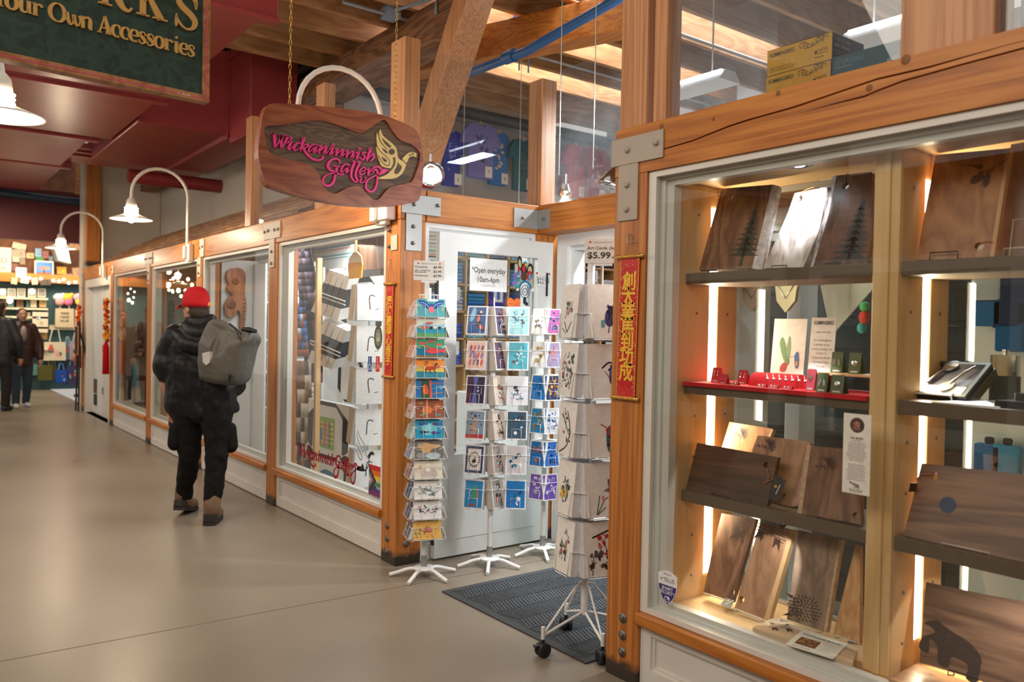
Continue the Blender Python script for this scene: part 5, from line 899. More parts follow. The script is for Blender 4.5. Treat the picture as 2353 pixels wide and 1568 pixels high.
A1 = [(bg((86, 170, 176)) + [('c', [(.05, .9), (.3, .85), (.5, .5), (.35, .45), (.2, .6)], (40, 72, 150)), ('c', [(.95, .9), (.7, .85), (.5, .5), (.65, .45), (.8, .6)], (40, 72, 150)), ('s', [(.12, .8), (.3, .72), (.42, .52)], .03, (150, 190, 220)), ('s', [(.88, .8), (.7, .72), (.58, .52)], .03, (150, 190, 220)), ('c', [(.5, .62), (.62, .35), (.5, .2), (.38, .35)], (226, 120, 130)), ('e', .5, .66, .07, .1, 0, (60, 90, 160)), ('e', .9, .4, .04, .06, 0, (240, 190, 60)), ('e', .55, .93, .22, .08, 0, (235, 240, 240))], 'postcard of a blue winged owl'),
  (bg((120, 178, 196)) + [('p', [(0, .55), (.3, .75), (.6, .65), (1, .75), (1, 1), (0, 1)], (214, 214, 200)), ('p', [(0, 0), (1, 0), (1, .2), (0, .22)], (90, 150, 90)), ('p', [(0, .2), (1, .2), (1, .5), (0, .5)], (40, 140, 160))] + [('e', .2 + .15 * i, .5 + .04 * (i % 2), .07, .09, .3, cl) for i, cl in enumerate([(220, 120, 50), (214, 70, 70), (40, 40, 40), (230, 220, 200), (50, 60, 60)])] + [('e', .45, .78, .14, .07, 0, (206, 92, 90))], 'postcard of people and canoes on blue water'),
  (bg((36, 140, 130)) + [('p', [(0, .5), (1, .5), (1, 1), (0, 1)], (56, 150, 100)), ('p', [(0, 0), (1, 0), (1, .12), (0, .16)], (120, 100, 60)), ('p', [(0, .12), (1, .1), (1, .48), (0, .48)], (16, 110, 150))] + fishop(.2, .78, .8, (220, 80, 80)) + fishop(.52, .88, .7, (216, 70, 76)) + fishop(.32, .6, .6, (220, 86, 86)) + fishop(.78, .72, .6, (222, 84, 80)) + fishop(.62, .36, 1.9, (214, 66, 66)), 'postcard of red salmon in green water'),
  (bg((236, 140, 52)) + [('p', [(0, 0), (1, 0), (1, .35), (0, .5)], (40, 130, 150)), ('p', [(0, .35), (1, .3), (1, .5), (0, .62)], (220, 190, 70)), ('c', [(.3, .42), (.38, .6), (.6, .62), (.78, .72), (.86, .62), (.74, .5), (.6, .42), (.42, .4)], (186, 66, 36)), ('s', [(.36, .46), (.3, .2)], .03, (60, 30, 20)), ('s', [(.46, .44), (.52, .22)], .03, (60, 30, 20)), ('s', [(.62, .46), (.7, .24)], .03, (60, 30, 20)), ('s', [(.66, .66), (.74, .82)], .05, (50, 30, 20))] + form(9, 3, [(40, 50, 60)], .3, .8, .7, .92, .04), 'postcard of a red horse at sunset'),
  (bg((36, 110, 170)) + [('p', [(.18, 0), (.5, 0), (.48, 1), (.2, 1)], (60, 80, 50)), ('c', [(.24, .3), (.3, .75), (.42, .6), (.44, .2)], (226, 90, 40)), ('p', [(.5, 0), (.56, 0), (.56, 1), (.5, 1)], (230, 90, 70)), ('s', [(.56, .2), (.95, .3)], .03, (200, 110, 60)), ('s', [(.58, .5), (.96, .6)], .03, (60, 170, 200)), ('s', [(.56, .8), (.95, .78)], .03, (190, 80, 60))], 'postcard of orange and blue striped panels'),
  (bg((150, 80, 56)) + [('c', [(.2, .4), (.4, .7), (.6, .5), (.5, .25)], (224, 126, 70)), ('c', [(.6, .5), (.75, .8), (.9, .6), (.7, .4)], (200, 110, 60)), ('e', .2, .84, .1, .1, 0, (150, 120, 60)), ('s', [(.15, .15), (.35, .25), (.25, .35)], .05, (110, 170, 100)), ('s', [(.7, .15), (.9, .2)], .06, (90, 140, 150)), ('p', [(.38, 0), (.42, 0), (.44, 1), (.4, 1)], (240, 170, 130))], 'postcard of a copper fox'),
  (bg((30, 150, 186)) + [('e', .5, .5, .3, .35, 0, (110, 200, 210)), ('e', .45, .5, .12, .3, -.5, (150, 220, 225))] + sum([fishop(x, y, .9, c_) for x, y, c_ in ((.25, .8, (70, 80, 150)), (.75, .78, (90, 70, 120)), (.3, .35, (50, 60, 90)), (.7, .3, (80, 70, 130)))], []), 'postcard of whales circling in turquoise'),
  (bg((116, 112, 108)) + [('c', [(.1, .7), (.3, .9), (.6, .8), (.9, .75), (.85, .6), (.6, .5), (.5, .3), (.3, .35)], (216, 170, 120)), ('e', .25, .18, .2, .16, 0, (150, 150, 150)), ('e', .65, .15, .26, .18, 0, (180, 196, 196)), ('e', .2, .82, .1, .08, 0, (160, 160, 156))], 'postcard of a tan sea otter on grey'),
  (bg((228, 220, 200)) + [('e', .22, .66, .06, .09, 0, (240, 180, 80)), ('e', .5, .82, .06, .1, 0, (240, 236, 220)), ('c', [(.25, .1), (.3, .5), (.5, .65), (.75, .5), (.8, .1)], (206, 190, 180)), ('e', .48, .5, .09, .12, 0, (244, 236, 224))], 'cream postcard of a pale moon and hills'),
  (bg((236, 232, 226)) + form(26, 5, [(90, 110, 120), (150, 170, 170), (60, 70, 80), (120, 180, 200)], .15, .9, .2, .8, .07), 'white postcard of a grey green salmon'),
  (bg((238, 234, 230)) + form(26, 9, [(90, 60, 80), (200, 110, 120), (110, 160, 200), (60, 60, 60)], .18, .88, .35, .7, .06), 'white postcard of a running wolf'),
  (bg((236, 186, 96)) + form(26, 12, [(200, 110, 90), (220, 80, 70), (70, 120, 120), (120, 80, 60), (240, 140, 80)], .08, .92, .1, .9, .045) + birdop(.5, .45, .5, (210, 90, 80), (200, 120, 150)), 'yellow postcard of small birds and flowers')]
TIER = ['top', 'second', 'third', 'fourth', 'fifth', 'sixth', 'seventh', 'eighth', 'ninth', 'tenth', 'eleventh', 'bottom']
def face_frame(cx, cy, ang, r, z, lean, off=0):
 n = Vector((math.cos(ang), math.sin(ang), 0)); u = Vector((-n.y, n.x, 0)); a = math.radians(lean); return Fr(Vector((cx, cy, z)) + n * r + u * off, u, Vector((0, 0, 1)) * math.cos(a) - n * math.sin(a))
def spinner(cx, cy, ztop, label, legs, leg_r=.2, rod=None):
 o = E('card_rack', (cx, cy, 0), label, 'rack', 'white wire spinner racks')
 build(MB().tube([(cx, cy, .10), (cx, cy, ztop)], .016, 14), 'pole', WIREW, o); build(MB().tube([(cx, cy, .06), (cx, cy, .125)], .0185, 14), 'collar', GALV, o)
 build(MB().lathe([(.062, .045), (.064, .05), (.06, .056), (.02, .06)], (cx, cy, 0), 24), 'hub', WIREW, o)
 for a in legs:
  d = Vector((math.cos(a), math.sin(a), 0)); c = Vector((cx, cy, 0)); pts = cr([c + d * .03 + Vector((0, 0, .046)), c + d * .09 + Vector((0, 0, .044)), c + d * (leg_r - .05) + Vector((0, 0, .026)), c + d * leg_r + Vector((0, 0, .0125))], 4)
  build(MB().tube(pts, .0115, 10), 'leg', WIREW, o)
 return o
def pocket(o, fr, w, h, d, style):
 mb = MB(); r = .0016; a = w / 2 + .006
 if style == 0:
  for s_ in (-1, 1): mb.tube([fr(s_ * a, h * .62, -d), fr(s_ * a, h * .62, .004), fr(s_ * w * .22, h * .62, .008), fr(s_ * w * .22, -.006, .006), fr(s_ * w * .22, -.006, -d)], r, 5).tube([fr(s_ * a, h * .62, .004), fr(s_ * a, -.004, .003), fr(s_ * a, -.004, -d)], r, 5)
  mb.tube([fr(-a, -.004, .003), fr(a, -.004, .003)], r, 5).tube([fr(-a, -.004, -d), fr(a, -.004, -d)], r, 5)
 else:
  mb.tube([fr(-a, h * .75, -d - .02), fr(-a - .012, h * .66, .008), fr(a + .012, h * .66, .008), fr(a, h * .75, -d - .02)], r, 5); q = w * .22
  mb.tube([fr(-q, -.006, -d), fr(-q, -.006, .006), fr(-q, h * .36, .007), fr(q, h * .36, .007), fr(q, -.006, .006), fr(q, -.006, -d)], r, 5)
 return build(mb, 'wire_pocket', WIREW, o)
def card(fr, w, h, t, ops, label, name='postcard', cat='postcard', group=None, margin=0, sleeve=(244, 242, 238), mat=None, stack=None):
 mb = MB().fbox(fr, -w / 2, w / 2, 0, h, -t, 0, C(*sleeve)); g = fr if not margin else fr.sub(0, margin)
 if ops: draw(mb, g, w - 2 * margin, h - 2 * margin, .0003, ops)
 if stack:
  for i in range(int(t / .006)):
   z = -.003 - i * .006
   for s_ in (-1, 1): mb.fbox(fr, s_ * (w / 2), s_ * (w / 2 + .0008), .001, h - .001, z - .0022, z, C(*stack))
 return build(mb, name, mat or GLOSSY, label=label, cat=cat, group=group)
# --- narrow postcard rack
cx, cy = -4.11, .05; va = math.atan2(-2.451 - cy, -cx); th = va + math.radians(11)
r1 = spinner(cx, cy, 1.70, 'narrow white wire postcard rack standing by the corner post', [th + .55, th - .65, th + 1.75, th - 1.75, th + PI - .2])
mb = MB()
for k in range(4):
 n = Vector((math.cos(th + k * PI / 2 + PI / 4), math.sin(th + k * PI / 2 + PI / 4), 0)) * .06; mb.tube([Vector((cx, cy, .25)) + n, Vector((cx, cy, 1.66)) + n], .0018, 5)
for z in (.25, .9, 1.66): mb.tube([Vector((cx, cy, z)) + Vector((math.cos(a), math.sin(a), 0)) * .06 for a in [2 * PI * k / 16 for k in range(16)]], .0018, 5, True)
build(mb, 'wire_frame', WIREW, r1)
SIDEC = [(196, 180, 196), (206, 170, 160), (220, 130, 110), (200, 186, 190), (206, 186, 182), (200, 176, 190), (150, 196, 196), (120, 160, 200), (150, 120, 130), (60, 100, 150), (50, 70, 120), (110, 100, 110)]
W1, H1 = .165, .104
for i in range(12):
 z = 1.532 - i * .1172
 for k in range(4):
  fr = face_frame(cx, cy, th + k * PI / 2, .098 if k % 2 == 0 else .11, z, 13 if k % 2 == 0 else 20); pocket(r1, fr, W1, H1, .03, 0)
  if k == 0: ops, ds = A1[i]; card(fr, W1, H1, .012, ops, '%s on the %s tier of the narrow rack' % (ds, TIER[i]) if i not in () else ds, group='postcards on the narrow rack')
  elif k == 3: card(fr, W1 * .9, H1, .02, bg(SIDEC[i]) + form(12, i, [tuple(int(c_ * .7) for c_ in SIDEC[i]), (230, 225, 220)], .15, .85, .15, .85, .09), 'postcards seen at a slant in the left pocket, %s tier of the narrow rack' % TIER[i], group='postcards on the narrow rack')
  elif k == 1: card(fr, W1 * .9, H1, .004 if i != 2 else .02, bg((200, 190, 180)), 'postcard seen edge on in the right pocket, %s tier of the narrow rack' % TIER[i], group='postcards on the narrow rack', sleeve=(60, 62, 66) if i < 7 else (190, 182, 172))
  else: card(fr, W1 * .9, H1, .012, bg((60, 70, 100)), 'dark postcard at the back of the narrow rack, %s tier' % TIER[i], group='postcards on the narrow rack', sleeve=(40, 44, 70))
def leafop(x, y, s_): return [('p', [(x + a * s_ * .7, y + b * s_ * 1.2) for a, b in ((0, -.5), (.06, -.2), (.4, -.3), (.34, -.1), (.5, .1), (.3, .1), (.32, .26), (.14, .14), (.0, .5), (-.14, .14), (-.32, .26), (-.3, .1), (-.5, .1), (-.34, -.1), (-.4, -.3), (-.06, -.2))], (214, 38, 40))]
def price_sign(fr, w, h, rows, label, zpole, top):
 o = E('price_sign', fr(0, 0), label, 'price sign', 'price signs on the racks'); mb = MB().fbox(fr, -w / 2, w / 2, 0, h, -.002, 0, C(232, 226, 218)); draw(mb, fr, w, h, .0004, leafop(.15, .86, .11) + leafop(.85, .86, .11)); text(mb, fr, top, 0, h * .83, h * .075, .001, C(120, 116, 112), width=w * .5)
 for (st, x, y, s_, al, wd, bo) in rows: text(mb, fr, st, x * w, y * h, s_ * h, .001, INK, al, bo, wd * w if wd else None)
 build(mb, 'sign_card', PRINT, o); build(MB().tube([fr(0, -zpole, -.006), fr(0, h * .3, -.006)], .003, 6).fbox(fr, -w * .25, w * .25, -.012, .012, -.008, -.002), 'sign_holder', WIREW, o); return o
ps = face_frame(cx, cy, va + .05, .0, 1.745, 0, .0); pw_, ph_ = .180, .115
price_sign(Fr(Vector((cx, cy, 1.745)) + ps.u * .0, ps.u, ps.v), pw_, ph_, [('Postcards', -.45, .64, .13, 'l', .40, .005), ('$0.99', .14, .62, .17, 'l', .26, .015), ('3D Lenticular', -.45, .47, .11, 'l', .5, .005), ('Postcards', -.45, .38, .11, 'l', .36, .005), ('$3.99', .14, .40, .17, 'l', .26, .015), ('Notebooks', -.45, .20, .12, 'l', .42, .005), ('$5.99', .14, .18, .17, 'l', .26, .015), ('ea', .42, .62, .07, 'l', None, 0), ('ea', .42, .40, .07, 'l', None, 0), ('ea', .42, .18, .07, 'l', None, 0)], 'price card for postcards and notebooks above the narrow rack', .07, 'Designed in Canada')
# --- card racks two and three
A2 = [(bg((52, 92, 150)) + [('c', [(.1, .5), (.25, .95), (.45, .9), (.3, .5)], (130, 180, 210)), ('c', [(.5, .4), (.55, .8), (.75, .85), (.7, .5), (.95, .15), (.8, .1), (.6, .25), (.35, .35)], (34, 40, 60)), ('c', [(.52, .45), (.58, .72), (.68, .62), (.66, .48)], (226, 120, 90)), ('c', [(.62, .3), (.85, .3), (.88, .16), (.7, .2)], (220, 90, 60)), ('e', .72, .82, .08, .05, 0, (230, 200, 170))], 'blue greeting card of a red killer whale'),
  (bg((226, 190, 176)) + [('c', [(.1 + .22 * (i % 4), .15 + .27 * (i // 4)), (.16 + .22 * (i % 4), .34 + .27 * (i // 4)), (.26 + .22 * (i % 4), .3 + .27 * (i // 4)), (.2 + .22 * (i % 4), .12 + .27 * (i // 4))], ((214, 96, 80), (150, 120, 160), (130, 90, 90))[i % 3]) for i in range(12)] + [('c', [(.15, .7), (.45, .6), (.6, .35), (.5, .3), (.35, .5)], (150, 126, 170))], 'pink greeting card of red and violet leaves'),
  (bg((40, 34, 60)) + [('p', [(.3, 0), (.62, 0), (.5, .5), (.62, 1), (.35, 1), (.42, .5)], (96, 90, 170)), ('p', [(0, 0), (.24, 0), (.3, .5), (.2, 1), (0, 1)], (70, 30, 56)), ('e', .64, .6, .05, .04, 0, (190, 190, 200)), ('e', .64, .47, .07, .05, 0, (170, 170, 190)), ('s', [(.84, .35), (.84, .6)], .03, (190, 190, 200))], 'dark violet greeting card of northern lights'),
  (bg((124, 146, 166)) + [('p', [(0, 0), (1, 0), (1, .14), (0, .14)], (176, 44, 44)), ('s', [(.5, .14), (.46, .4), (.56, .6), (.48, .78)], .12, (206, 130, 80)), ('e', .5, .82, .07, .05, 0, (60, 40, 40)), ('e', .28, .44, .08, .04, 0, (230, 160, 50)), ('e', .3, .27, .05, .035, 0, (220, 50, 50)), ('e', .74, .28, .05, .035, 0, (240, 180, 60))] + form(14, 21, [(60, 70, 80)], .08, .92, .5, .95, .05), 'grey blue greeting card of a woman under branches'),
  (bg((50, 64, 100)) + [('p', [(.12, .1), (.88, .1), (.88, .9), (.12, .9)], (220, 206, 196))] + [('e', .5 + .3 * math.cos(a), .5 + .26 * math.sin(a), .05, .03, a, (60, 56, 70)) for a in [k * PI / 9 for k in range(18)]] + [('e', .5, .44, .12, .07, .5, (40, 40, 46)), ('s', [(.4, .4), (.56, .6)], .04, (50, 50, 50))], 'navy bordered greeting card of a wreath'),
  (bg((34, 132, 190)) + [('c', [(.4, .4), (.45, .75), (.7, .8), (.66, .35)], (60, 150, 110)), ('s', [(.74, .3), (.72, .55), (.66, .72)], .07, (226, 96, 80)), ('p', [(.25, .05), (.62, .06), (.6, .14), (.28, .13)], (150, 70, 50))] + [('p', [(x, y), (x + .1, y), (x + .05, y + .08)], (235, 230, 220)) for x, y in ((.2, .3), (.24, .4), (.2, .5), (.26, .6))], 'bright blue greeting card of a green island and boats')]
A2R = [(90, 84, 110), (96, 80, 104), (216, 200, 186), (222, 206, 190), (170, 160, 156), (160, 160, 156)]; A2T = [(150, 206, 210), (70, 170, 186), (226, 226, 234), (60, 90, 110), (206, 200, 200), (40, 120, 190)]
cx, cy = -4.06, .49; va = math.atan2(-2.451 - cy, -cx); th = va - math.radians(20)
r2 = spinner(cx, cy, 1.52, 'white wire greeting card rack in the middle before the open door', [th + .3 + k * 2 * PI / 5 for k in range(5)])
build(MB().tube([(cx, cy, 1.52), (cx, cy, 1.66)], .004, 8), 'top_rod', WIREW, r2)
W2, H2 = .130, .178
NUM = ['top', 'second', 'third', 'fourth', 'fifth', 'bottom']
for i in range(6):
 z = 1.43 - i * .213
 for k, (da_, rr, of) in enumerate(((0, .085, -.085), (1.25, .055, .03), (.25, .03, .155), (2.6, .10, 0), (3.9, .10, .02))):
  fr = face_frame(cx, cy, th + da_, rr, z, 9, of); pocket(r2, fr, W2, H2, .05, 1)
  if k == 0: ops, ds = A2[i]; card(fr, W2, H2, .03, ops, ds + ', %s tier of the middle rack' % NUM[i], 'greeting_card', 'card', 'greeting cards on the middle rack', .008, (236, 228, 224), stack=(120, 124, 140))
  elif k == 1: card(fr, W2, H2, .055, bg(A2R[i]) + form(20, 40 + i, [(60, 40, 50), (190, 110, 90), (230, 220, 210), (40, 40, 46)], .25, .75, .15, .85, .1), 'thick stack of boxed cards in the right pocket, %s tier of the middle rack' % NUM[i], 'greeting_card', 'card', 'greeting cards on the middle rack', .008, (232, 222, 212), stack=(196, 184, 170))
  elif k == 2: card(fr, W2, H2, .03, bg(A2T[i]) + form(14, 60 + i, [(30, 90, 130), (60, 60, 80), (240, 240, 240), (40, 120, 160)], .2, .8, .15, .85, .1), 'teal toned greeting card far right, %s tier of the middle rack' % NUM[i], 'greeting_card', 'card', 'greeting cards on the middle rack', .008, (238, 238, 240), stack=(90, 120, 150))
  else: card(fr, W2, H2, .03, bg((190, 190, 196)), 'greeting card turned to the %s of the middle rack, %s tier' % (('door side', 'back')[k - 3], NUM[i]), 'greeting_card', 'card', 'greeting cards on the middle rack', .008)
cx, cy = -4.08, .93; va = math.atan2(-2.451 - cy, -cx); th = va - math.radians(32)
r3 = spinner(cx, cy, 1.55, 'white wire greeting card rack deepest in the recess', [th + .75 + k * 2 * PI / 5 for k in range(5)])
A3L = [((244, 244, 244), K_), ((240, 240, 240), (220, 170, 50)), ((30, 120, 190), (20, 90, 150)), ((40, 130, 180), (230, 170, 60)), ((20, 110, 180), (220, 120, 60)), ((120, 90, 180), (220, 210, 240))]; A3R = [((176, 96, 156), (70, 110, 140)), ((150, 140, 170), (210, 140, 130)), ((50, 60, 90), (226, 150, 60)), ((200, 200, 206), (40, 90, 150)), ((60, 110, 180), (40, 60, 120)), ((110, 80, 170), (210, 200, 230))]
DS3 = ['black line drawing', 'yellow flowers', 'plain blue', 'blue and gold', 'orange fish', 'violet orca']; DR3 = ['pink hummingbird', 'rose feather', 'orange blossom on navy', 'blue jay', 'blue heron', 'purple whale']
for i in range(6):
 z = 1.44 - i * .213
 for k in range(4):
  fr = face_frame(cx, cy, th + k * PI / 2 * (.72 if k == 1 else 1), .095, z, 9); pocket(r3, fr, .118, .165, .04, 1)
  if k < 2: p_, q_ = (A3L, A3R)[k][i]; card(fr, .118, .165, .02, bg(p_) + form(16, 80 + i + 10 * k, [q_, tuple(int(c_ * .6) for c_ in q_), q_], .2, .8, .12, .88, .1), '%s greeting card, %s tier of the deepest rack' % ((DS3, DR3)[k][i], NUM[i]), 'greeting_card', 'card', 'greeting cards on the deepest rack', .006)
  elif i % 2 == 0: card(fr, .118, .165, .02, bg((200, 205, 210)), 'greeting card turned to the back, %s tier of the deepest rack' % NUM[i], 'greeting_card', 'card', 'greeting cards on the deepest rack', .006)
# --- big art card rack on casters
cx, cy = -2.772, .105; va = math.atan2(-2.451 - cy, -cx)
r4 = E('card_rack', (cx, cy, 0), 'tall white art card rack on black casters beside the nearest post', 'rack', 'white wire spinner racks')
build(MB().tube([(cx, cy, .155), (cx, cy, 1.86)], .017, 14), 'pole', WIREW, r4)
wh = [Vector((-2.794, -.122, 0)), Vector((-2.975, .172, 0)), Vector((-2.583, .045, 0)), Vector((-2.76, .335, 0))]
for w_ in wh:
 d = w_ - Vector((cx, cy, 0)); L = d.length; d.normalize(); c = Vector((cx, cy, 0))
 lg = build(MB().tube([c + d * .012 + Vector((0, 0, .165)), c + d * L + Vector((0, 0, .095))], .0065, 8).tube([c + d * .012 + Vector((0, 0, .30)), c + d * .05 + Vector((0, 0, .29)), c + d * (L - .0) + Vector((0, 0, .10))], .0055, 8).tube([c + d * L + Vector((0, 0, .08)), c + d * L + Vector((0, 0, .135))], .009, 10), 'leg', WIREW, r4)
 s_ = Vector((-d.y, d.x, 0)); o_ = c + d * L
 mb = MB()
 for k in (-1, 1): mb.lathe([(.012, -.009), (.030, -.009), (.033, -.005), (.033, .005), (.030, .009), (.012, .009)], o_ + s_ * (.014 * k) + Vector((0, 0, .033)), 20, s_)
 mb.lathe([(.018, -.005), (.026, 0), (.018, .005)], o_ + Vector((0, 0, .04)), 12, s_); mb.tube([o_ + Vector((0, 0, .045)), o_ + Vector((0, 0, .08))], .008, 8); mb.fbox(Fr(o_, d, s_), .0, .045, -.012, .012, .05, .058); build(mb, 'caster', BLACK, lg)
for z in (.42, .68, .96, 1.23, 1.50): build(MB().fbox(Fr((cx, cy, z), (math.cos(va), math.sin(va), 0), (-math.sin(va), math.cos(va), 0)), -.05, .05, -.05, .05, 0, .004), 'tier_plate', WIREW, r4)
inkset = [(40, 40, 46), (70, 80, 90), (90, 110, 100)]
AL = [[('s', [(.5, .1), (.3, .3)], .04, (60, 80, 60)), ('s', [(.5, .1), (.7, .3)], .04, (60, 80, 60)), ('s', [(.45, .08), (.2, .18)], .03, (70, 100, 90))] + form(12, 1, inkset + [(190, 90, 80), (90, 150, 180)], .36, .66, .4, .68, .07), form(26, 2, inkset, .2, .8, .2, .8, .07) + form(8, 3, [(190, 40, 70)], .2, .8, .2, .8, .05), [('s', [(.2, .05), (.6, .2), (.7, .5), (.5, .8)], .05, (60, 40, 40)), ('s', [(.65, .4), (.3, .7)], .03, (60, 40, 40))] + form(16, 5, [(40, 40, 46), (60, 110, 80), (206, 70, 60)], .2, .8, .2, .9, .06), form(24, 6, inkset + [(220, 180, 70)], .3, .7, .2, .62, .08), form(26, 7, inkset + [(210, 130, 110)], .3, .75, .2, .8, .07)]
AR = [[('c', [(.55, .3), (.6, .5), (.85, .62), (1.0, .55), (.9, .3), (.7, .22)], (70, 70, 120)), ('s', [(.72, .3), (.66, .1)], .03, (40, 40, 60)), ('p', [(.42, .2), (.54, .2), (.54, .34), (.42, .34)], (90, 160, 170))] + form(12, 8, [(36, 36, 90), (30, 30, 40)], .6, .95, .3, .6, .06), [('s', [(.5, .55), (.75, .66), (1.0, .6)], .05, (50, 50, 60)), ('s', [(.6, .5), (.95, .2), (.98, .05)], .02, (60, 60, 70)), ('c', [(.75, .3), (.8, .6), (1.0, .58), (1.0, .2)], (80, 90, 150))] + form(10, 9, [(30, 40, 80)], .75, 1.0, .3, .6, .05), [('c', [(.7, .2), (.7, .5), (.85, .6), (1.0, .5), (1.0, .1), (.85, .05)], (50, 130, 140)), ('s', [(.5, .62), (.7, .55)], .03, (170, 60, 50))] + form(12, 10, [(20, 50, 60), (180, 60, 50)], .7, 1.0, .15, .55, .06), [('s', [(.4, .05), (.5, .4)], .03, (50, 90, 60)), ('s', [(.42, .05), (.65, .3), (.8, .36)], .025, (50, 90, 60)), ('s', [(.42, .05), (.7, .18)], .025, (50, 90, 60)), ('e', .62, .34, .05, .06, 0, (230, 150, 140))] + birdop(.85, .48, .5, (120, 100, 130), (90, 90, 140)), [('s', [(.3, .72), (.6, .78), (1.0, .86)], .05, (50, 36, 36))] + form(22, 11, [(60, 60, 60), (90, 90, 90)], .25, .95, .1, .6, .08) + form(9, 12, [(190, 60, 56)], .5, .9, .35, .75, .07)]
DL = ['hummingbird over reeds', 'red berry raven', 'bird on a branch', 'black heron', 'grey raven']; DRR = ['blue kingfisher', 'heron fishing', 'teal raven', 'hummingbird with lilies', 'red blossom branch']
for i in range(5):
 z = 1.435 - i * .268
 for k, ang in enumerate((va - math.radians(58), va + math.radians(30), va + math.radians(120), va + math.radians(210))):
  fr = face_frame(cx, cy, ang, .125, z, 5); t = .045
  mb = MB(); a = .076 + .006
  for s_ in (-1, 1): mb.tube([fr(s_ * a, .11, -t - .05), fr(s_ * a, .11, .004), fr(s_ * (a - .016), .108, .006), fr(s_ * (a - .02), .07, .006), fr(s_ * (a - .03), -.006, .004), fr(s_ * (a - .03), -.006, -t - .05)], .0026, 6)
  mb.tube([fr(-a + .03, -.006, .004), fr(a - .03, -.006, .004)], .0026, 6); build(mb, 'wire_pocket', WIREW, r4)
  if k < 2:
   o = E('art_card', fr(0, 0), '%s art card, %s side, %s tier of caster rack' % ((DL, DRR)[k][i], ('left', 'right')[k], ('top', 'second', 'middle', 'fourth', 'bottom')[i]), 'card', 'art cards on the caster rack'); mb = MB().fbox(fr, -.076, .076, 0, .243, -.003, 0, C(242, 238, 232)); draw(mb, fr, .152, .243, .0004, (AL, AR)[k][i]); build(mb, 'front_card', GLOSSY, o)
   mb = MB()
   for j in range(7): mb.fbox(fr, -.076 + .0006 * (j % 2), .076 - .0008 * (j % 3), .0, .243 - .001 * (j % 2), -.0042 - j * .0058 - .0046, -.0042 - j * .0058, C(232, 230, 234))
   build(mb, 'card_stack', PRINT, o, kind='stuff')
  elif k == 3 or i in (0, 3): card(fr, .152, .243, t, None, 'art card stack turned to the %s, %s tier of the caster rack' % (('shop', 'doorway')[k - 2], ('top', 'second', 'middle', 'fourth', 'bottom')[i]), 'art_card', 'card', 'art cards on the caster rack', sleeve=(226, 222, 222), mat=PRINT)
n = Vector((math.cos(va - .12), math.sin(va - .12), 0)); u = Vector((-n.y, n.x, 0)); p = at(1338, 605, y=.105)
fr = Fr(Vector((cx, cy, 0)) + n * .02 + u * .055 + Vector((0, 0, p.z - .005)), u, (0, 0, 1))
price_sign(fr, .17, .112, [('Art Cards (6x9)', 0, .56, .18, 'c', .86, .008), ('$5.99', -.42, .20, .36, 'l', .62, .02), ('ea', .24, .20, .16, 'l', None, .01)], 'big price card for art cards beside the nearest post', .12, 'Designed & printed in Canada')
# ================================================================ SHOP INTERIOR
def dep(u, v, d): return CAMLOC + ray(u, v) * d
# --- T-shirts on the end wall
TX = -8.2; TF = FX((TX, 0, 0)); tp = lambda u, v: TF.inv(at(u, v, x=TX))
TS = [(962, 1004, 335, 432, (190, 34, 44), 'red', (220, 120, 110), None), (998, 1058, 302, 430, (44, 66, 170), 'royal blue', (150, 140, 226), '6'), (1042, 1132, 290, 414, (124, 124, 196), 'lavender', (80, 84, 150), '7'), (1112, 1174, 304, 426, (44, 128, 206), 'sky blue', (240, 220, 170), '8'), (1158, 1226, 322, 441, (24, 104, 116), 'teal', (20, 70, 84), '9'), (1198, 1250, 330, 446, (34, 40, 52), 'black', (120, 160, 150), '10'), (1262, 1304, 332, 448, (120, 60, 84), 'mauve', (90, 40, 60), '11'), (1284, 1342, 334, 456, (196, 44, 70), 'crimson', (150, 24, 50), '12'), (1318, 1384, 342, 464, (150, 24, 44), 'dark red', (226, 180, 170), '13')]
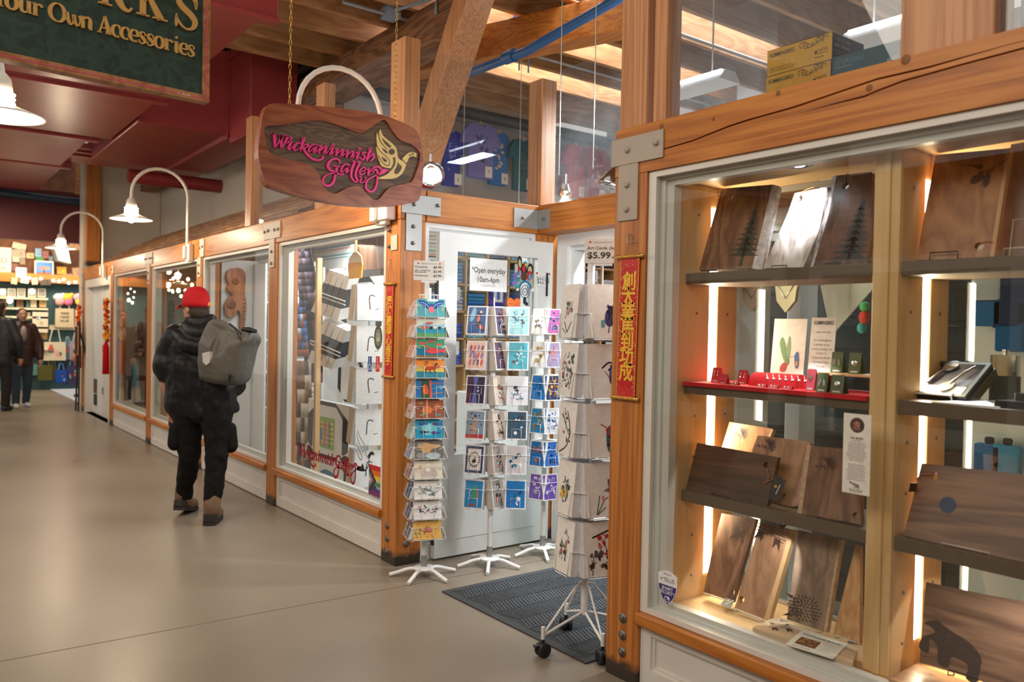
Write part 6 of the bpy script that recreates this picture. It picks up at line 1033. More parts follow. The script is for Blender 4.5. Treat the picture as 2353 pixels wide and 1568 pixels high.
for i, (u0, u1, v0, v1, col, nmc, pc, num) in enumerate(TS):
 a = tp(u0, (v0 + v1) / 2); b = tp(u1, (v0 + v1) / 2); cx = (a[0] + b[0]) / 2; W_ = b[0] - a[0]; zt = tp((u0 + u1) / 2, v0)[1]; zb = tp((u0 + u1) / 2, v1)[1]; H_ = zt - zb; off = .07 * (i % 3)
 fr = Fr((TX + off, cx, zb), (0, 1, 0), (0, 0, 1)); w = W_ / 2
 o = E('t_shirt', fr(0, 0), '%s t-shirt %s hanging on the rail high on the end wall' % (nmc, 'with number card ' + num if num else 'at the left end'), 't-shirt', 't-shirts on the high rail')
 P = [(-w * .62, 0), (w * .62, 0), (w * .62, H_ * .62), (w * .98, H_ * .60), (w * .90, H_ * .80), (w * .62, H_ * .96), (w * .25, H_), (w * .14, H_ * .95), (-w * .14, H_ * .95), (-w * .25, H_), (-w * .62, H_ * .96), (-w * .90, H_ * .80), (-w * .98, H_ * .60), (-w * .62, H_ * .62)]
 mb = MB().prism(fr, P, -.03, .03, C(*col)); build(mb, 'shirt_body', CLOTH, o, bevel=.018, seg=3)
 mb = MB(); rg = random.Random(i)
 for k in range(16):
  x, y = rg.uniform(-w * .3, w * .3), H_ * rg.uniform(.28, .78); mb.flat(fr, circ(x, y, w * rg.uniform(.05, .14), w * rg.uniform(.03, .08), 8, rot=rg.uniform(0, 3)), .031 + k * .0003, C(*(int(c_ * rg.uniform(.8, 1.1)) if c_ < 230 else c_ for c_ in pc)))
 build(mb, 'chest_print', CLOTH, o)
 build(MB().tube([fr(-w * .2, H_ * .95, 0), fr(0, H_ + .03, 0), fr(w * .2, H_ * .95, 0)], .006, 6).tube([fr(0, H_ + .03, 0), fr(0, H_ + .08, 0)], .003, 6), 'hanger', CHROME, o)
 if num: mb = MB().fbox(fr, w * .2, w * .2 + .10, .02, .15, .034, .038, C(240, 240, 236)); text(mb, fr, num, w * .2 + .05, .06, .07, .039, C(90, 90, 90)); build(mb, 'number_card', PRINT, o)
build(MB().tube([(TX, 1.9, 3.96), (TX, 5.4, 3.90)], .012, 8), 'clothes_rail', GALV, label='thin steel rail holding the t-shirts on the end wall', cat='rail')
build(MB().box(-8.36, -8.15, 2.9, 4.1, 2.86, 3.06), 'header_board', plain('tan_board', (.40, .32, .25), .6), label='tan header board under the t-shirts', cat='board')
build(MB().tube([(-8.22, 1.5, 4.08), (-8.22, 5.4, 4.06)], .07, 14), 'drain_pipe', plain('dark_grey_pipe', (.07, .075, .08), .5), label='thick dark pipe along the top of the end wall', cat='pipe')
bp = MB().tube([at(1040, 183, y=1.62), at(1210, 118, y=1.62), at(1440, -14, y=1.62)], .038, 12); a = at(1172, 130, y=1.62); d = (at(1210, 118, y=1.62) - at(1040, 183, y=1.62)).normalized(); bp.tube([a - d * .06, a + d * .06], .055, 12)
build(bp, 'sprinkler_pipe', plain('blue_pipe', (.015, .10, .28), .3), label='bright blue pipe crossing under the joists', cat='pipe')
for k, (x, y) in enumerate(((-6.3, .9), (-5.0, .8))): build(MB().tube([(x, y - .4, 4.16), (x, 5.2, 4.16)], .018, 8), 'conduit', GALV, label='grey conduit under the ceiling joists, %s one' % ('farther', 'nearer')[k], cat='conduit')
build(MB().tube([(-8.04, 1.10, 2.5), (-8.04, 1.10, 3.2), (-8.1, 1.08, 3.6), (-7.6, 1.05, 3.83)], .016, 8).lathe([(.09, 0), (.09, .05), (0, .06)], (-8.1, 1.12, 2.75), 18, (.6, -.8, 0)), 'conduit', GALV, label='grey conduit with a round box on the dark old post', cat='conduit')
p = at(898, 30, y=.95); build(MB().fbox(Fr(p, (1, 0, 0), (0, 1, 0)), -.07, .07, -.06, .06, -.05, .05).tube([p, p + Vector((0, 0, .5))], .018, 8).tube([p + Vector((.07, 0, 0)), p + Vector((.5, .15, .02)), p + Vector((.5, .15, -.12))], .014, 8), 'junction_box', plain('pale_blue_metal', (.30, .40, .50), .4), label='pale blue grey junction box with a bent conduit under the beam', cat='electrical box')
p = at(1205, 40, y=2.2); build(MB().fbox(Fr(p, (0, 1, 0), (0, 0, 1)), -.1, .1, -.14, .12, -.04, .04).tube([p + Vector((0, -.05, -.1)), p + Vector((0, -.05, -.5))], .008, 5).tube([p + Vector((0, .05, -.1)), p + Vector((0, .06, -.5))], .008, 5), 'pipe_hanger', plain('blue_steel', (.03, .08, .2), .45), label='dark blue steel plate and rods over the blue pipe', cat='hanger')
for k, (u, y) in enumerate(((1064, 2.4), (1193, 2.4), (1284, .9), (1362, .9))):
 a = at(u, 420, y=y); build(MB().tube([(a.x, a.y, 2.45), (a.x, a.y, 4.62)], .0035, 5), 'hanging_cable', plain('steel_cable', (.6, .6, .6), .3, 1) if k == 0 else bpy.data.materials['steel_cable'], label='thin steel cable hanging behind the glass, %s of four' % ('leftmost', 'second', 'third', 'rightmost')[k], cat='cable', group='thin hanging steel cables')
TUBE = glow('fluorescent_tube', (.90, .97, 1), 24)
for x0, x1, l in ((-4.30, -3.46, 'fluorescent fixture behind the glass left of the boxed bowls'), (-2.62, -2.0, 'fluorescent fixture behind the teal octopus box')):
 o = E('fluorescent_fixture', ((x0 + x1) / 2, 1.95, 3.12), l, 'light fixture', 'shop fluorescent fixtures'); build(MB().prism(Fr((x0, 1.95, 3.12), (0, 1, 0), (0, 0, 1)), [(-.11, .02), (-.05, .09), (.05, .09), (.11, .02)], 0, x1 - x0), 'housing', BRIGHT, o)
 for y in (-.05, .05): build(MB().tube([(x0 + .03, 1.95 + y, 3.2), (x1 - .03, 1.95 + y, 3.2)], .018, 10), 'tube', TUBE, o)
 for x in (x0 + .15, x1 - .15): build(MB().tube([(x, 1.95, 3.205), (x, 1.95, 4.2)], .006, 6), 'hanger_rod', GALV, o)
def trackspot(p, aim, r, label, power=0):
 d = (Vector(aim) - Vector(p)).normalized(); o = E('spotlight', p, label, 'spotlight', 'chrome spotlights'); build(MB().lathe([(.02, -r * 1.7), (r * .6, -r * 1.2), (r * .95, -r * .3), (r, 0), (r * .96, .002), (r * .9, -r * .3), (r * .3, -r * .9), (0, -r)], p, 22, d), 'reflector', CHROME, o); build(MB().ell(Vector(p) - d * r * .5, r * .35, r * .35, r * .35), 'bulb', glow('halogen', (1, .95, .88), 5), o)
 build(MB().tube([Vector(p) - d * r * 1.6, Vector(p) - d * r * 1.6 + Vector((0, .0, .08))], .008, 6), 'stem', CHROME, o)
 if power: spot('track_spot_beam', Vector(p) + d * .02, aim, power, (.96, .98, 1), 1.5, .6, .04)
 return o
trackspot(at(1400, 428, y=.92), (-3.9, .5, .9), .07, 'chrome spotlight just left of the nearest post above the doorway', 60)
trackspot(at(992, 402, y=.35), (-3.5, -.2, 1.6), .085, 'round chrome reflector spotlight behind the right end of the sign', 0)
trackspot(at(1300, 446, y=1.15), (-3.6, .6, .6), .04, 'small chrome spotlight on the back beam of the recess', 40)
area('recess_fill', (-2.56, .62, 2.06), (-3.9, .55, .9), .8, .10, 16, (.97, .985, 1))  # added fill tucked out of view behind the near post, brightens the racks
# --- cubby shelving on the end wall, seen through the doorway
o = E('cubby_shelf', (-8.1, 3.9, 0), 'tall maple cubby shelf of folded shirts on the end wall', 'shelf'); y0, y1 = 2.0, 5.46; mb = MB()
for k in range(12): y = y0 + k * (y1 - y0) / 11; mb.box(-8.355, -8.02, y - .011, y + .011, 0, 2.62)
build(mb, 'upright', MAPLE, o, kind='stuff'); mb = MB()
for k in range(9): z = .06 + k * .32; mb.box(-8.355, -8.02, y0, y1, z - .011, z + .011)
build(mb, 'shelf_board', MAPLEX, o, kind='stuff'); build(MB().box(-8.359, -8.354, y0, y1, 0, 2.6), 'back_panel', MAPLE, o)
rg = random.Random(11); SH = [(70, 90, 190), (60, 140, 200), (120, 170, 214), (236, 236, 236), (40, 60, 120), (190, 200, 226), (110, 180, 190), (60, 60, 80)]
for k in range(11):
 for j in range(3, 8):
  ya = y0 + k * (y1 - y0) / 11 + .03; yb = y0 + (k + 1) * (y1 - y0) / 11 - .03; zb = .06 + j * .32 + .012; col = rg.choice(SH); n_ = rg.randint(3, 6)
  mb = MB()
  for q_ in range(n_): e_ = rg.uniform(0, .02); mb.box(-8.33, -8.04 + e_, ya + rg.uniform(0, .012), yb - rg.uniform(0, .012), zb + q_ * .042, zb + q_ * .042 + .038, C(*(max(0, min(255, c_ + rg.randint(-14, 14))) for c_ in col)))
  build(mb, 'folded_shirts', CLOTH, label='pile of folded shirts in row %d column %d of the cubby shelf' % (9 - j, k + 1), cat='shirts', group='folded shirts in the cubby shelf', bevel=.012, seg=2)
  if (k + j) % 2: mb = MB().box(-8.018, -8.015, (ya + yb) / 2 - .07, (ya + yb) / 2 + .07, zb + .12, zb + .28, C(244, 246, 246)); mb.box(-8.0149, -8.0145, (ya + yb) / 2 - .025, (ya + yb) / 2 + .025, zb + .15, zb + .25, C(*[(90, 110, 190), (60, 180, 180), (130, 140, 160)][(k + j) % 3])); build(mb, 'label_card', PRINT, label='white label card in row %d column %d of the cubby shelf' % (9 - j, k + 1), cat='card', group='label cards on the cubby shelf')
# white counter with stacked mugs seen low through the door glass
build(MB().box(-6.6, -5.9, 1.9, 3.4, .003, .86), 'display_table', BRIGHT, label='white display table deep inside the shop', cat='table', bevel=.01)
for k in range(14):
 x, y = -6.45 + .28 * (k % 2), 2.0 + .09 * k; build(MB().lathe([(.04, 0), (.045, .1), (.042, .1), (.036, .01), (0, .01)], (x, y, .861), 14, col=C(*rg.choice(SH))), 'mug', PRINT, label='mug in the row on the white table, number %d from the front' % (k + 1), cat='mug', group='mugs on the white table')
# --- picture window: print rack, art card rack, garments, blanket
o = E('print_rack', dep(745, 1110, 6.2), 'white wire rack of matted prints in the picture window', 'rack'); PY = .55
p = at(748, 900, y=PY + .3); build(MB().tube([(p.x + .12, PY + .42, .003), (p.x + .12, PY + .42, 1.9)], .016, 10), 'pole', WIREW, o); build(MB().lathe([(.2, 0), (.2, .02), (.02, .04)], (p.x + .12, PY + .42, .003), 20), 'base', WIREW, o)
def matted(u0, u1, v0, v1, label, ops, slant=0, y=PY, arch=True):
 fr0 = Fr((0, y, 0), Vector((1, 0, 0)), Vector((.04, 0, 1))); q = lambda u, v: fr0.inv(onplane(u, v, (0, y, 0), fr0.w)); a = q(u0, v1); b = q(u1, v0); fr = Fr(fr0((a[0] + b[0]) / 2, a[1]), fr0.u, fr0.v); w, h = b[0] - a[0], b[1] - a[1]
 o_ = E('matted_print', fr(0, 0), label, 'print', 'matted prints in the picture window'); build(MB().fbox(fr, -w / 2, w / 2, 0, h, -.05, -.002, C(232, 230, 226)), 'print_stack', PRINT, o_)
 mb = MB().fbox(fr, -w / 2, w / 2, 0, h, -.002, 0, C(44, 46, 50)); mb.flat(fr, [(-w * .36, h * .05), (w * .36, h * .05), (w * .36, h * .75), (w * .2, h * .93), (-w * .2, h * .93), (-w * .36, h * .75)], .0006, C(240, 238, 232))
 for sx_ in (-1, 1):
  for sy in (0, 1): mb.flat(fr, [(sx_ * w / 2, sy * h), (sx_ * w * .18, sy * h), (sx_ * w / 2, h * (.26 if sy == 0 else .74))], .0008, C(236, 234, 230))
 draw(mb, fr, w, h, .0012, ops); build(mb, 'mat_board', PRINT, o_); return fr, w, h
FL = [('p', [(.3, .22), (.68, .22), (.68, .74), (.3, .74)], (150, 190, 90))] + [('e', .33 + .06 * (i % 6), .28 + .08 * (i // 6 + (i % 2) * .6), .035, .03, 0, c_) for i, c_ in enumerate([(230, 120, 160), (240, 210, 70), (220, 100, 150), (240, 150, 180), (90, 150, 60), (250, 220, 100)] * 5)] + [('s', [(.33, .3), (.36, .45), (.34, .55)], .05, (50, 130, 190))]
matted(705, 800, 864, 976, 'matted floral print with a blue bird in the picture window', FL)
CIR = [('e', .52, .52, .22, .19, 0, (60, 120, 150), 20), ('e', .52, .48, .18, .13, 0, (150, 60, 70), 16)] + [('e', .42 + .05 * (i % 5), .42 + .05 * (i // 5), .02, .02, 0, c_, 6) for i, c_ in enumerate([(220, 90, 80), (90, 160, 180), (240, 200, 190), (60, 60, 110)] * 5)]
matted(700, 806, 984, 1092, 'matted print with a round picture at the bottom of the picture window rack', CIR)
matted(778, 872, 566, 738, 'tall blank matted print at the top of the picture window rack', [('p', [(.3, .3), (.7, .3), (.7, .7), (.3, .7)], (250, 250, 248))], y=.8)
matted(772, 830, 742, 850, 'matted print behind the slanted stacks in the picture window', [], y=.72)
for j, (pts, l) in enumerate((([(714, 716), (778, 738), (806, 636), (756, 620)], 'upper slanted stack of matted prints in the picture window'), ([(706, 830), (764, 850), (800, 762), (744, 735)], 'lower slanted stack of matted prints in the picture window'))):
 q = [at(u, v, y=.42) for u, v in pts]; o_ = E('matted_print', q[0], l, 'print', 'matted prints in the picture window')
 for k in range(4):
  f0_, f1_ = k / 4, (k + .86) / 4; L_ = lambda a, b, t: a + (b - a) * t; c4_ = [L_(q[0], q[1], f0_), L_(q[0], q[1], f1_), L_(q[3], q[2], f1_), L_(q[3], q[2], f0_)]; mb = MB()
  for t0, t1, cc_ in ((0, .27, (236, 232, 226)), (.27, .70, (50, 50, 54)), (.70, 1, (238, 236, 232))):
   a, b, c_, d_ = L_(c4_[0], c4_[3], t0), L_(c4_[1], c4_[2], t0), L_(c4_[1], c4_[2], t1), L_(c4_[0], c4_[3], t1); dy = Vector((0, .09, .02)); mb.raw([a, b, c_, d_, a + dy, b + dy, c_ + dy, d_ + dy], [(0, 1, 2, 3), (4, 7, 6, 5), (0, 4, 5, 1), (3, 2, 6, 7), (0, 3, 7, 4), (1, 5, 6, 2)], C(*cc_), False)
  build(mb, 'mat_edge', PRINT, o_)
 pa, pb = q[0] + (q[3] - q[0]) * .42 + Vector((-.02, -.02, 0)), q[1] + (q[2] - q[1]) * .36 + Vector((.08, -.02, 0)); build(MB().tube([pb + Vector((0, 0, .03)), pa + Vector((0, 0, .03)), pa + Vector((-.015, 0, .015)), pa, pb], .005, 6), 'wire_hook', WIREW, o_)
p = Vector((-5.58, .43, 0)); o = E('card_rack', (p.x, p.y, .003), 'art card rack inside the picture window next to the corner post', 'rack', 'white wire spinner racks'); build(MB().tube([(p.x, p.y, .003), (p.x, p.y, 1.8)], .015, 10), 'pole', WIREW, o); build(MB().lathe([(.18, 0), (.18, .02), (.02, .04)], (p.x, p.y, .003), 20), 'base', WIREW, o)
cva = math.atan2(-2.451 - p.y, -p.x)
for i in range(5):
 z = 1.512 - i * .31
 for k, ang in enumerate((cva + math.radians(6), cva - math.radians(80))):
  fr = face_frame(p.x, p.y, ang, .15, z, 5); o_ = E('art_card', fr(0, 0), 'white art card with %s, tier %d of picture window rack' % (('a heron drawing', 'tan edges')[k], i + 1), 'card', 'art cards in the picture window'); mb = MB().fbox(fr, -.11, .11, 0, .27, -.004, 0, C(240, 240, 242) if k == 0 else C(214, 190, 160)); rr = random.Random(i); draw(mb, fr, .22, .27, .0005, [('s', [(.35 + .1 * rr.random(), .3), (.4, .62), (.48, .7), (.6, .66)], .035, (50, 60, 66)), ('s', [(.6, .3), (.75, .33)], .02, (60, 70, 80))] if k == 0 else []); build(mb, 'front_card', PRINT, o_); build(MB().fbox(fr, -.109, .109, 0, .268, -.06, -.005, C(222, 224, 232)), 'card_stack', PRINT, o_)
build(MB().box(-6.30, -6.26, .30, .34, .003, 2.02), 'display_post', MAPLE, label='slim drilled wooden upright inside the picture window', cat='post')
q = [at(u, v, y=1.25) for u, v in ((716, 566), (808, 552), (806, 660), (720, 668))]; mb = MB(); fr = Fr(q[3], (1, 0, 0), (0, 0, 1)); ww, hh = (q[2] - q[3]).length * 1.1, .50; mb.fbox(fr, 0, ww, -.05, hh, -.01, 0, C(226, 230, 228))
for y, c_ in ((.44, (80, 160, 180)), (.41, (226, 140, 130)), (.35, (70, 150, 170)), (.32, (120, 180, 190))): mb.flat(fr, [(0, y), (ww, y), (ww, y + .014), (0, y + .014)], .0006, C(*c_))
for k in range(12): mb.flat(fr, circ(.03 + k * ww / 12, .2, .012, .018, 6), .0006, C(206, 70, 70)); mb.flat(fr, [(.03 + k * ww / 12 - .01, .12), (.03 + k * ww / 12 + .01, .12), (.03 + k * ww / 12, .16)], .0006, C(60, 120, 150))
build(mb, 'woven_blanket', CLOTH, label='white woven blanket with teal stripes and red flowers in the picture window', cat='blanket')
def drape(pts, dep_, cols, label, name='hanging_garment', cat='garment', seed=1):
 rg = random.Random(seed); q = [onplane(u, v, (0, dep_, 0), (0, 1, 0)) for u, v in pts]; fr = FY((0, dep_, 0)); P = [fr.inv(a) for a in q]; x0 = min(a[0] for a in P); x1 = max(a[0] for a in P); z0 = min(a[1] for a in P); z1_ = max(a[1] for a in P)
 mb = MB(); n = 9
 for i in range(n):      # vertical folds
  t0, t1 = i / n, (i + 1) / n; L_ = lambda a, b, t: (a[0] + (b[0] - a[0]) * t, a[1] + (b[1] - a[1]) * t); bl, br = L_(P[0], P[1], t0), L_(P[0], P[1], t1); tl, tr = L_(P[3], P[2], t0), L_(P[3], P[2], t1); c0 = .03 * (i % 2); c1_ = .03 * ((i + 1) % 2); m_ = 8
  for j in range(m_):
   a, b, c_, d_ = L_(bl, tl, j / m_), L_(br, tr, j / m_), L_(br, tr, (j + 1) / m_), L_(bl, tl, (j + 1) / m_); mb.face([fr(*a, c0), fr(*b, c1_), fr(*c_, c1_), fr(*d_, c0)], C(*rg.choice(cols)), True)
 for i in range(n):
  pass
 o_ = build(mb, name, CLOTH, label=label, cat=cat); k_ = o_.modifiers.new('t', 'SOLIDIFY'); k_.thickness = .02; return o_
drape([(690, 690), (738, 690), (712, 562), (676, 564)], .62, [(50, 44, 60), (90, 70, 80), (30, 30, 40), (120, 110, 130)], 'dark patterned scarf hanging at the left of the picture window', seed=2)
drape([(672, 820), (712, 820), (700, 690), (672, 690)], .66, [(70, 110, 170), (200, 210, 220), (60, 70, 100), (150, 80, 60)], 'blue and white garment low at the left of the picture window', seed=3)
drape([(676, 1090), (716, 1090), (716, 830), (678, 830)], .66, [(190, 170, 150), (150, 110, 80), (90, 70, 60), (210, 196, 180)], 'tan patterned garments at the bottom left of the picture window', seed=4)
drape([(700, 880), (742, 880), (740, 690), (704, 690)], .74, [(90, 40, 36), (60, 50, 50), (120, 60, 50), (40, 36, 40)], 'dark red patterned shawl behind the slanted print stacks', seed=5)
build(MB().box(-7.8, -6.6, 1.30, 1.33, 2.03, 2.75), 'wall_panelling', wood('brown_panelling', (.10, .045, .025), (.18, .085, .045), (.25, .13, .07), 'z'), kind='structure')
a = at(815, 640, y=.34); fr = FY((a.x, .34, a.z)); o = E('wooden_paddle', a, 'orange and white painted paddle hanging at the top of the picture window', 'paddle'); mb = MB(); mb.prism(fr, [(-.105, .0), (.105, .0), (.12, .10), (.10, .16), (.03, .20), (-.03, .20), (-.10, .16), (-.12, .10)], -.01, 0, C(236, 170, 50)); mb.flat(fr, [(-.115, .12), (.115, .12), (.08, .17), (.03, .195), (-.03, .195), (-.08, .17)], .0006, C(244, 236, 214)); build(mb, 'blade', PRINT, o, bevel=.003); build(MB().tube([fr(0, .19, -.005), fr(0, .62, -.005)], .011, 8), 'shaft', plain('yellow_shaft', (.75, .50, .15), .4), o)
# decals on the picture window pane
WY = .0272; WF = FY((0, WY, 0)); wp = lambda u, v: WF.inv(at(u, v, y=WY))
RED = plain('dark_red_vinyl', srgb(150, 16, 40), .5); BLKV = plain('black_vinyl', srgb(34, 32, 28), .5)
o = E('window_decal', at(760, 1060, y=WY), 'red script gallery name with a black bird on the picture window glass', 'decal')
cw = lambda u, v: wp(684 + (u - 624) * .349, 1018 + (u - 624) * .095 + (v - 307 - (u - 624) * .13) * .95); cg = lambda u, v: wp(770 + (u - 751) * .40, 1046 + (u - 751) * .14 + (v - 363 - (u - 751) * .13) * .80); cb_ = lambda u, v: wp(818 + (u - 866) * .45, 987 + (u - 866) * .10 + (v - 296) * .80)
kk = abs(wp(760, 1050)[0] - wp(761, 1050)[0])
mb = MB(); script(mb, WF, cw, WICK, 1, .0004, None, None, lambda k_: kk * .42 / (12.06 if k_ is k2 else 14.256)); script(mb, WF, cg, GALL, 1, .0004, None, None, lambda k_: kk * .46 / 12.06); mb.flat(WF, [cg(*k2(*p_)) for p_ in TAILP], .0004); build(mb, 'lettering', RED, o, kind='stuff')
mb = MB()
for b in BIRD[1:]: mb.flat(WF, [cb_(*k3(*p_)) for p_ in b], .0004)
for b, w in BLINE: mb.stroke(WF, [cb_(*k3(*p_)) for p_ in cr(b, 3)], .006, .0004)
mb.stroke(WF, [cb_(*k3(*p_)) for p_ in cr(BIRD[0][:9], 2)], .006, .0004); mb.stroke(WF, [cb_(*k3(*p_)) for p_ in cr(BIRD[0][8:16], 2)], .010, .0004); mb.stroke(WF, [cb_(*k3(*p_)) for p_ in circ(535, 715, 75, n=16)], .004, .0004, closed=True); mb.flat(WF, [cb_(*k3(*p_)) for p_ in BIRD[0][11:17]], .0004); build(mb, 'bird_outline', BLKV, o, kind='stuff')
def wsticker(name, u, v, label): return E(name, at(u, v, y=WY), label, 'sticker', 'stickers on the picture window')
o = wsticker('window_sticker', 870, 776, 'round grey green sticker with a dark ring on the picture window'); x, y = wp(869, 776); mb = MB().flat(WF, circ(x, y, .056, .078, 28), .0004, C(40, 44, 40)).flat(WF, circ(x, y, .040, .058, 24), .0007, C(120, 134, 116))
for s_ in (-1, 1): mb.flat(WF, circ(x + s_ * .012, y - .012, .010, .016, 12), .001, C(196, 202, 190)); mb.stroke(WF, [(x + s_ * .012, y + .03), (x + s_ * .014, y)], .008, .001, None, C(196, 202, 190))
for k in range(24): a = k * PI / 12; mb.flat(WF, circ(x + .048 * math.cos(a), y + .068 * math.sin(a), .003, .004, 5), .0008, C(190, 196, 184))
build(mb, 'sticker_film', PRINT, o)
for u, col, l in ((850, (26, 84, 160), 'blue wheelchair access sticker on the picture window'), (868, (206, 44, 36), 'red mobility access sticker on the picture window')):
 o = wsticker('window_sticker', u, 837, l); x, y = wp(u, 837); mb = MB().flat(WF, [(x - .026, y - .05), (x + .026, y - .05), (x + .026, y + .05), (x - .026, y + .05)], .0004, C(*col)); wcol = C(240, 240, 240)
 mb.flat(WF, circ(x - .004, y + .034, .005, .007, 8), .0007, wcol); mb.stroke(WF, [(x - .004, y + .024), (x - .002, y - .006), (x + .012, y - .008), (x + .016, y - .03)], .006, .0007, None, wcol)
 if col[2] > 100: mb.stroke(WF, circ(x - .002, y - .018, .015, .02, 14, 1.9, 6.2), .005, .0007, None, wcol)
 else: mb.stroke(WF, [(x - .002, y), (x - .012, y - .034)], .006, .0007, None, wcol)
 build(mb, 'sticker_film', PRINT, o)
o = wsticker('window_flag', 862, 1110, 'progress pride flag sticker with a welcome message on the picture window'); q = [wp(848, 1066), wp(876, 1072), wp(876, 1142), wp(848, 1136)]; f0x, f1x = q[0][0], q[1][0]; zb_, zt_ = q[3][1], q[0][1]; mb = MB(); cols = [(196, 40, 40), (226, 110, 40), (240, 200, 60), (60, 140, 80), (50, 60, 120), (120, 50, 110)]
for i, c_ in enumerate(cols): a = zt_ + (zb_ - zt_) * i / 6; b = zt_ + (zb_ - zt_) * (i + 1) / 6; mb.flat(WF, [(f0x, b), (f1x, b), (f1x, a), (f0x, a)], .0004, C(*c_))
zm = (zb_ + zt_) / 2
for i, c_ in enumerate([(50, 36, 34), (110, 70, 50), (90, 150, 190), (230, 160, 170), (240, 240, 240)]): k_ = (1 - i / 5) * .62; mb.flat(WF, [(f0x, zm - (zm - zb_) * k_ * 1.5), (f0x + (f1x - f0x) * k_, zm), (f0x, zm + (zm - zb_) * k_ * 1.5)] if k_ * 1.5 <= 1 else [(f0x, zb_), (f0x + .02, zb_), (f0x + (f1x - f0x) * k_, zm), (f0x + .02, zt_), (f0x, zt_)], .0006 + i * .0002, C(*c_))
text(mb, WF, 'All Are', f1x - .03, zm - .01, .034, .002, C(245, 245, 245), width=.055); text(mb, WF, 'Welcome', f1x - .03, zm - .05, .034, .002, C(245, 245, 245), width=.055); build(mb, 'flag_film', PRINT, o)
# --- carving window
CXW = -8.352; CFR = FX((CXW, 0, 0)); cp_ = lambda u, v: CFR.inv(at(u, v, x=CXW))
o = E('wall_carving', at(538, 690, x=CXW), 'red cedar wall carving of a curled head on the white wall', 'carving'); CARV = wood('carved_cedar', (.22, .07, .03), (.38, .14, .06), (.48, .20, .09), 'z')
OUTC = [(517, 640), (522, 622), (540, 616), (556, 622), (561, 640), (559, 670), (563, 700), (560, 730), (558, 754), (548, 754), (549, 725), (543, 712), (536, 728), (518, 728), (513, 705), (516, 695), (524, 682), (532, 678), (524, 672), (518, 660), (524, 655)]
build(MB().prism(CFR, [cp_(*p_) for p_ in cr(OUTC, 2, True)], .002, .05), 'carved_body', CARV, o, bevel=.008, seg=2)
for u, v, rx, ry, nm_ in ((538, 648, .035, .02, 'carved_eye'), (527, 700, .05, .05, 'carved_disc')): x, y = cp_(u, v); build(MB().lathe([(rx, .05), (rx * .9, .058), (rx * .5, .06), (0, .055)], CFR(x, y), 18, CFR.w), nm_, wood(nm_ + '_wood', (.12, .04, .02), (.2, .07, .03), (.3, .11, .05), 'z'), o)
mb = MB()
for k in range(6): a, b = cp_(553, 690 + k * 9), cp_(562, 688 + k * 9); mb.stroke(CFR, [a, b], .008, .0505)
build(mb, 'carved_grooves', CARVE, o)
xs = -8.345; y0 = CFR.inv(at(581, 700, x=CXW))[0]
o = E('blanket_shelf', (xs + .16, y0 + .3, 0), 'white open shelf of folded blankets in the carving window', 'shelf'); mb = MB().box(xs, xs + .34, y0, y0 + .02, .003, 2.08).box(xs, xs + .34, y0 + .62, y0 + .64, .003, 2.08); build(mb, 'side_panel', BRIGHT, o, kind='stuff')
for k, z in enumerate((.10, .62, .98, 1.30, 1.68)): build(MB().box(xs, xs + .34, y0 + .02, y0 + .62, z, z + .02), 'shelf_board', BRIGHT, o)
BL = {1.70: [(226, 226, 220)] * 7, 1.32: [(110, 40, 60), (140, 50, 70), (60, 50, 56), (120, 36, 56)], 1.0: [(220, 216, 208), (200, 200, 196), (226, 222, 216), (190, 190, 186)], .64: [(60, 60, 64), (190, 180, 170), (220, 214, 206), (216, 210, 200), (120, 100, 84)], .12: [(80, 70, 66), (120, 96, 80), (70, 60, 60), (140, 120, 100), (60, 56, 56)]}
n = 0
for z, cl in BL.items():
 for k, c_ in enumerate(cl): n += 1; build(MB().box(xs + .02, xs + .33, y0 + .04, y0 + .60, z + .002 + k * .062, z + .060 + k * .062, C(*c_)), 'folded_blanket', CLOTH, label='folded blanket %s from the bottom on the %s shelf of the carving window' % (('first', 'second', 'third', 'fourth', 'fifth', 'sixth', 'seventh')[k], {1.70: 'top', 1.32: 'second', 1.0: 'third', .64: 'fourth', .12: 'lowest'}[z]), cat='blanket', group='folded blankets in the carving window', bevel=.02, seg=3)
# --- far windows: fairy lights, paddle, red sign, stool, garments
build(MB().box(-12.5, -8.56, 1.38, 1.44, 0, 2.3), 'wall_inner', plain('tan_inner_wall', (.42, .33, .24), .7, var=.15, sc=2), kind='structure')
rg = random.Random(5); FB = glow('fairy_bulb', (1, .74, .42), 26); k = 0
for u, v, r in ((388, 624, 2.2), (398, 640, 1), (408, 634, 2.6), (386, 654, 2.4), (392, 646, 1.2), (432, 642, 1.2), (441, 655, 1.2), (384, 657, 1.4), (388, 667, 1), (396, 668, .9), (397, 671, 1), (410, 668, 1.6), (426, 668, 1.1), (424, 678, 1), (416, 681, 1.1), (294, 675, .9), (309, 671, .8), (307, 684, .8), (296, 690, 1.6), (304, 696, 1.2), (333, 628, .9), (300, 664, .7), (414, 632, .9), (420, 650, .8)):
 p = at(u, v, y=.75); k += 1; build(MB().ell(p, .016 * r, .016 * r, .02 * r, n=10, m_=6), 'string_light', FB, label='glowing string light bulb number %d hanging inside the far windows' % k, cat='light bulb', group='string lights in the far windows')
p = at(410, 650, y=.9); build(MB().tube([p, p + Vector((0, 0, .4))], .01, 6).tube([p + Vector((math.cos(a) * .35, math.sin(a) * .35, 0)) for a in [2 * PI * k / 20 for k in range(20)]], .02, 8, True), 'light_ring', CHROME, label='steel hoop holding the string lights behind the man', cat='ring')
build(MB().tube(cr([(-12.45, .75, 2.3), (-11.8, .75, 2.0), (-10.9, .78, 1.9), (-10.3, .75, 2.05), (-9.6, .75, 1.95), (-8.7, .76, 2.3)], 5), .004, 5), 'string_wire', BLACK, label='thin dark cord of the string lights inside the far windows', cat='cord')
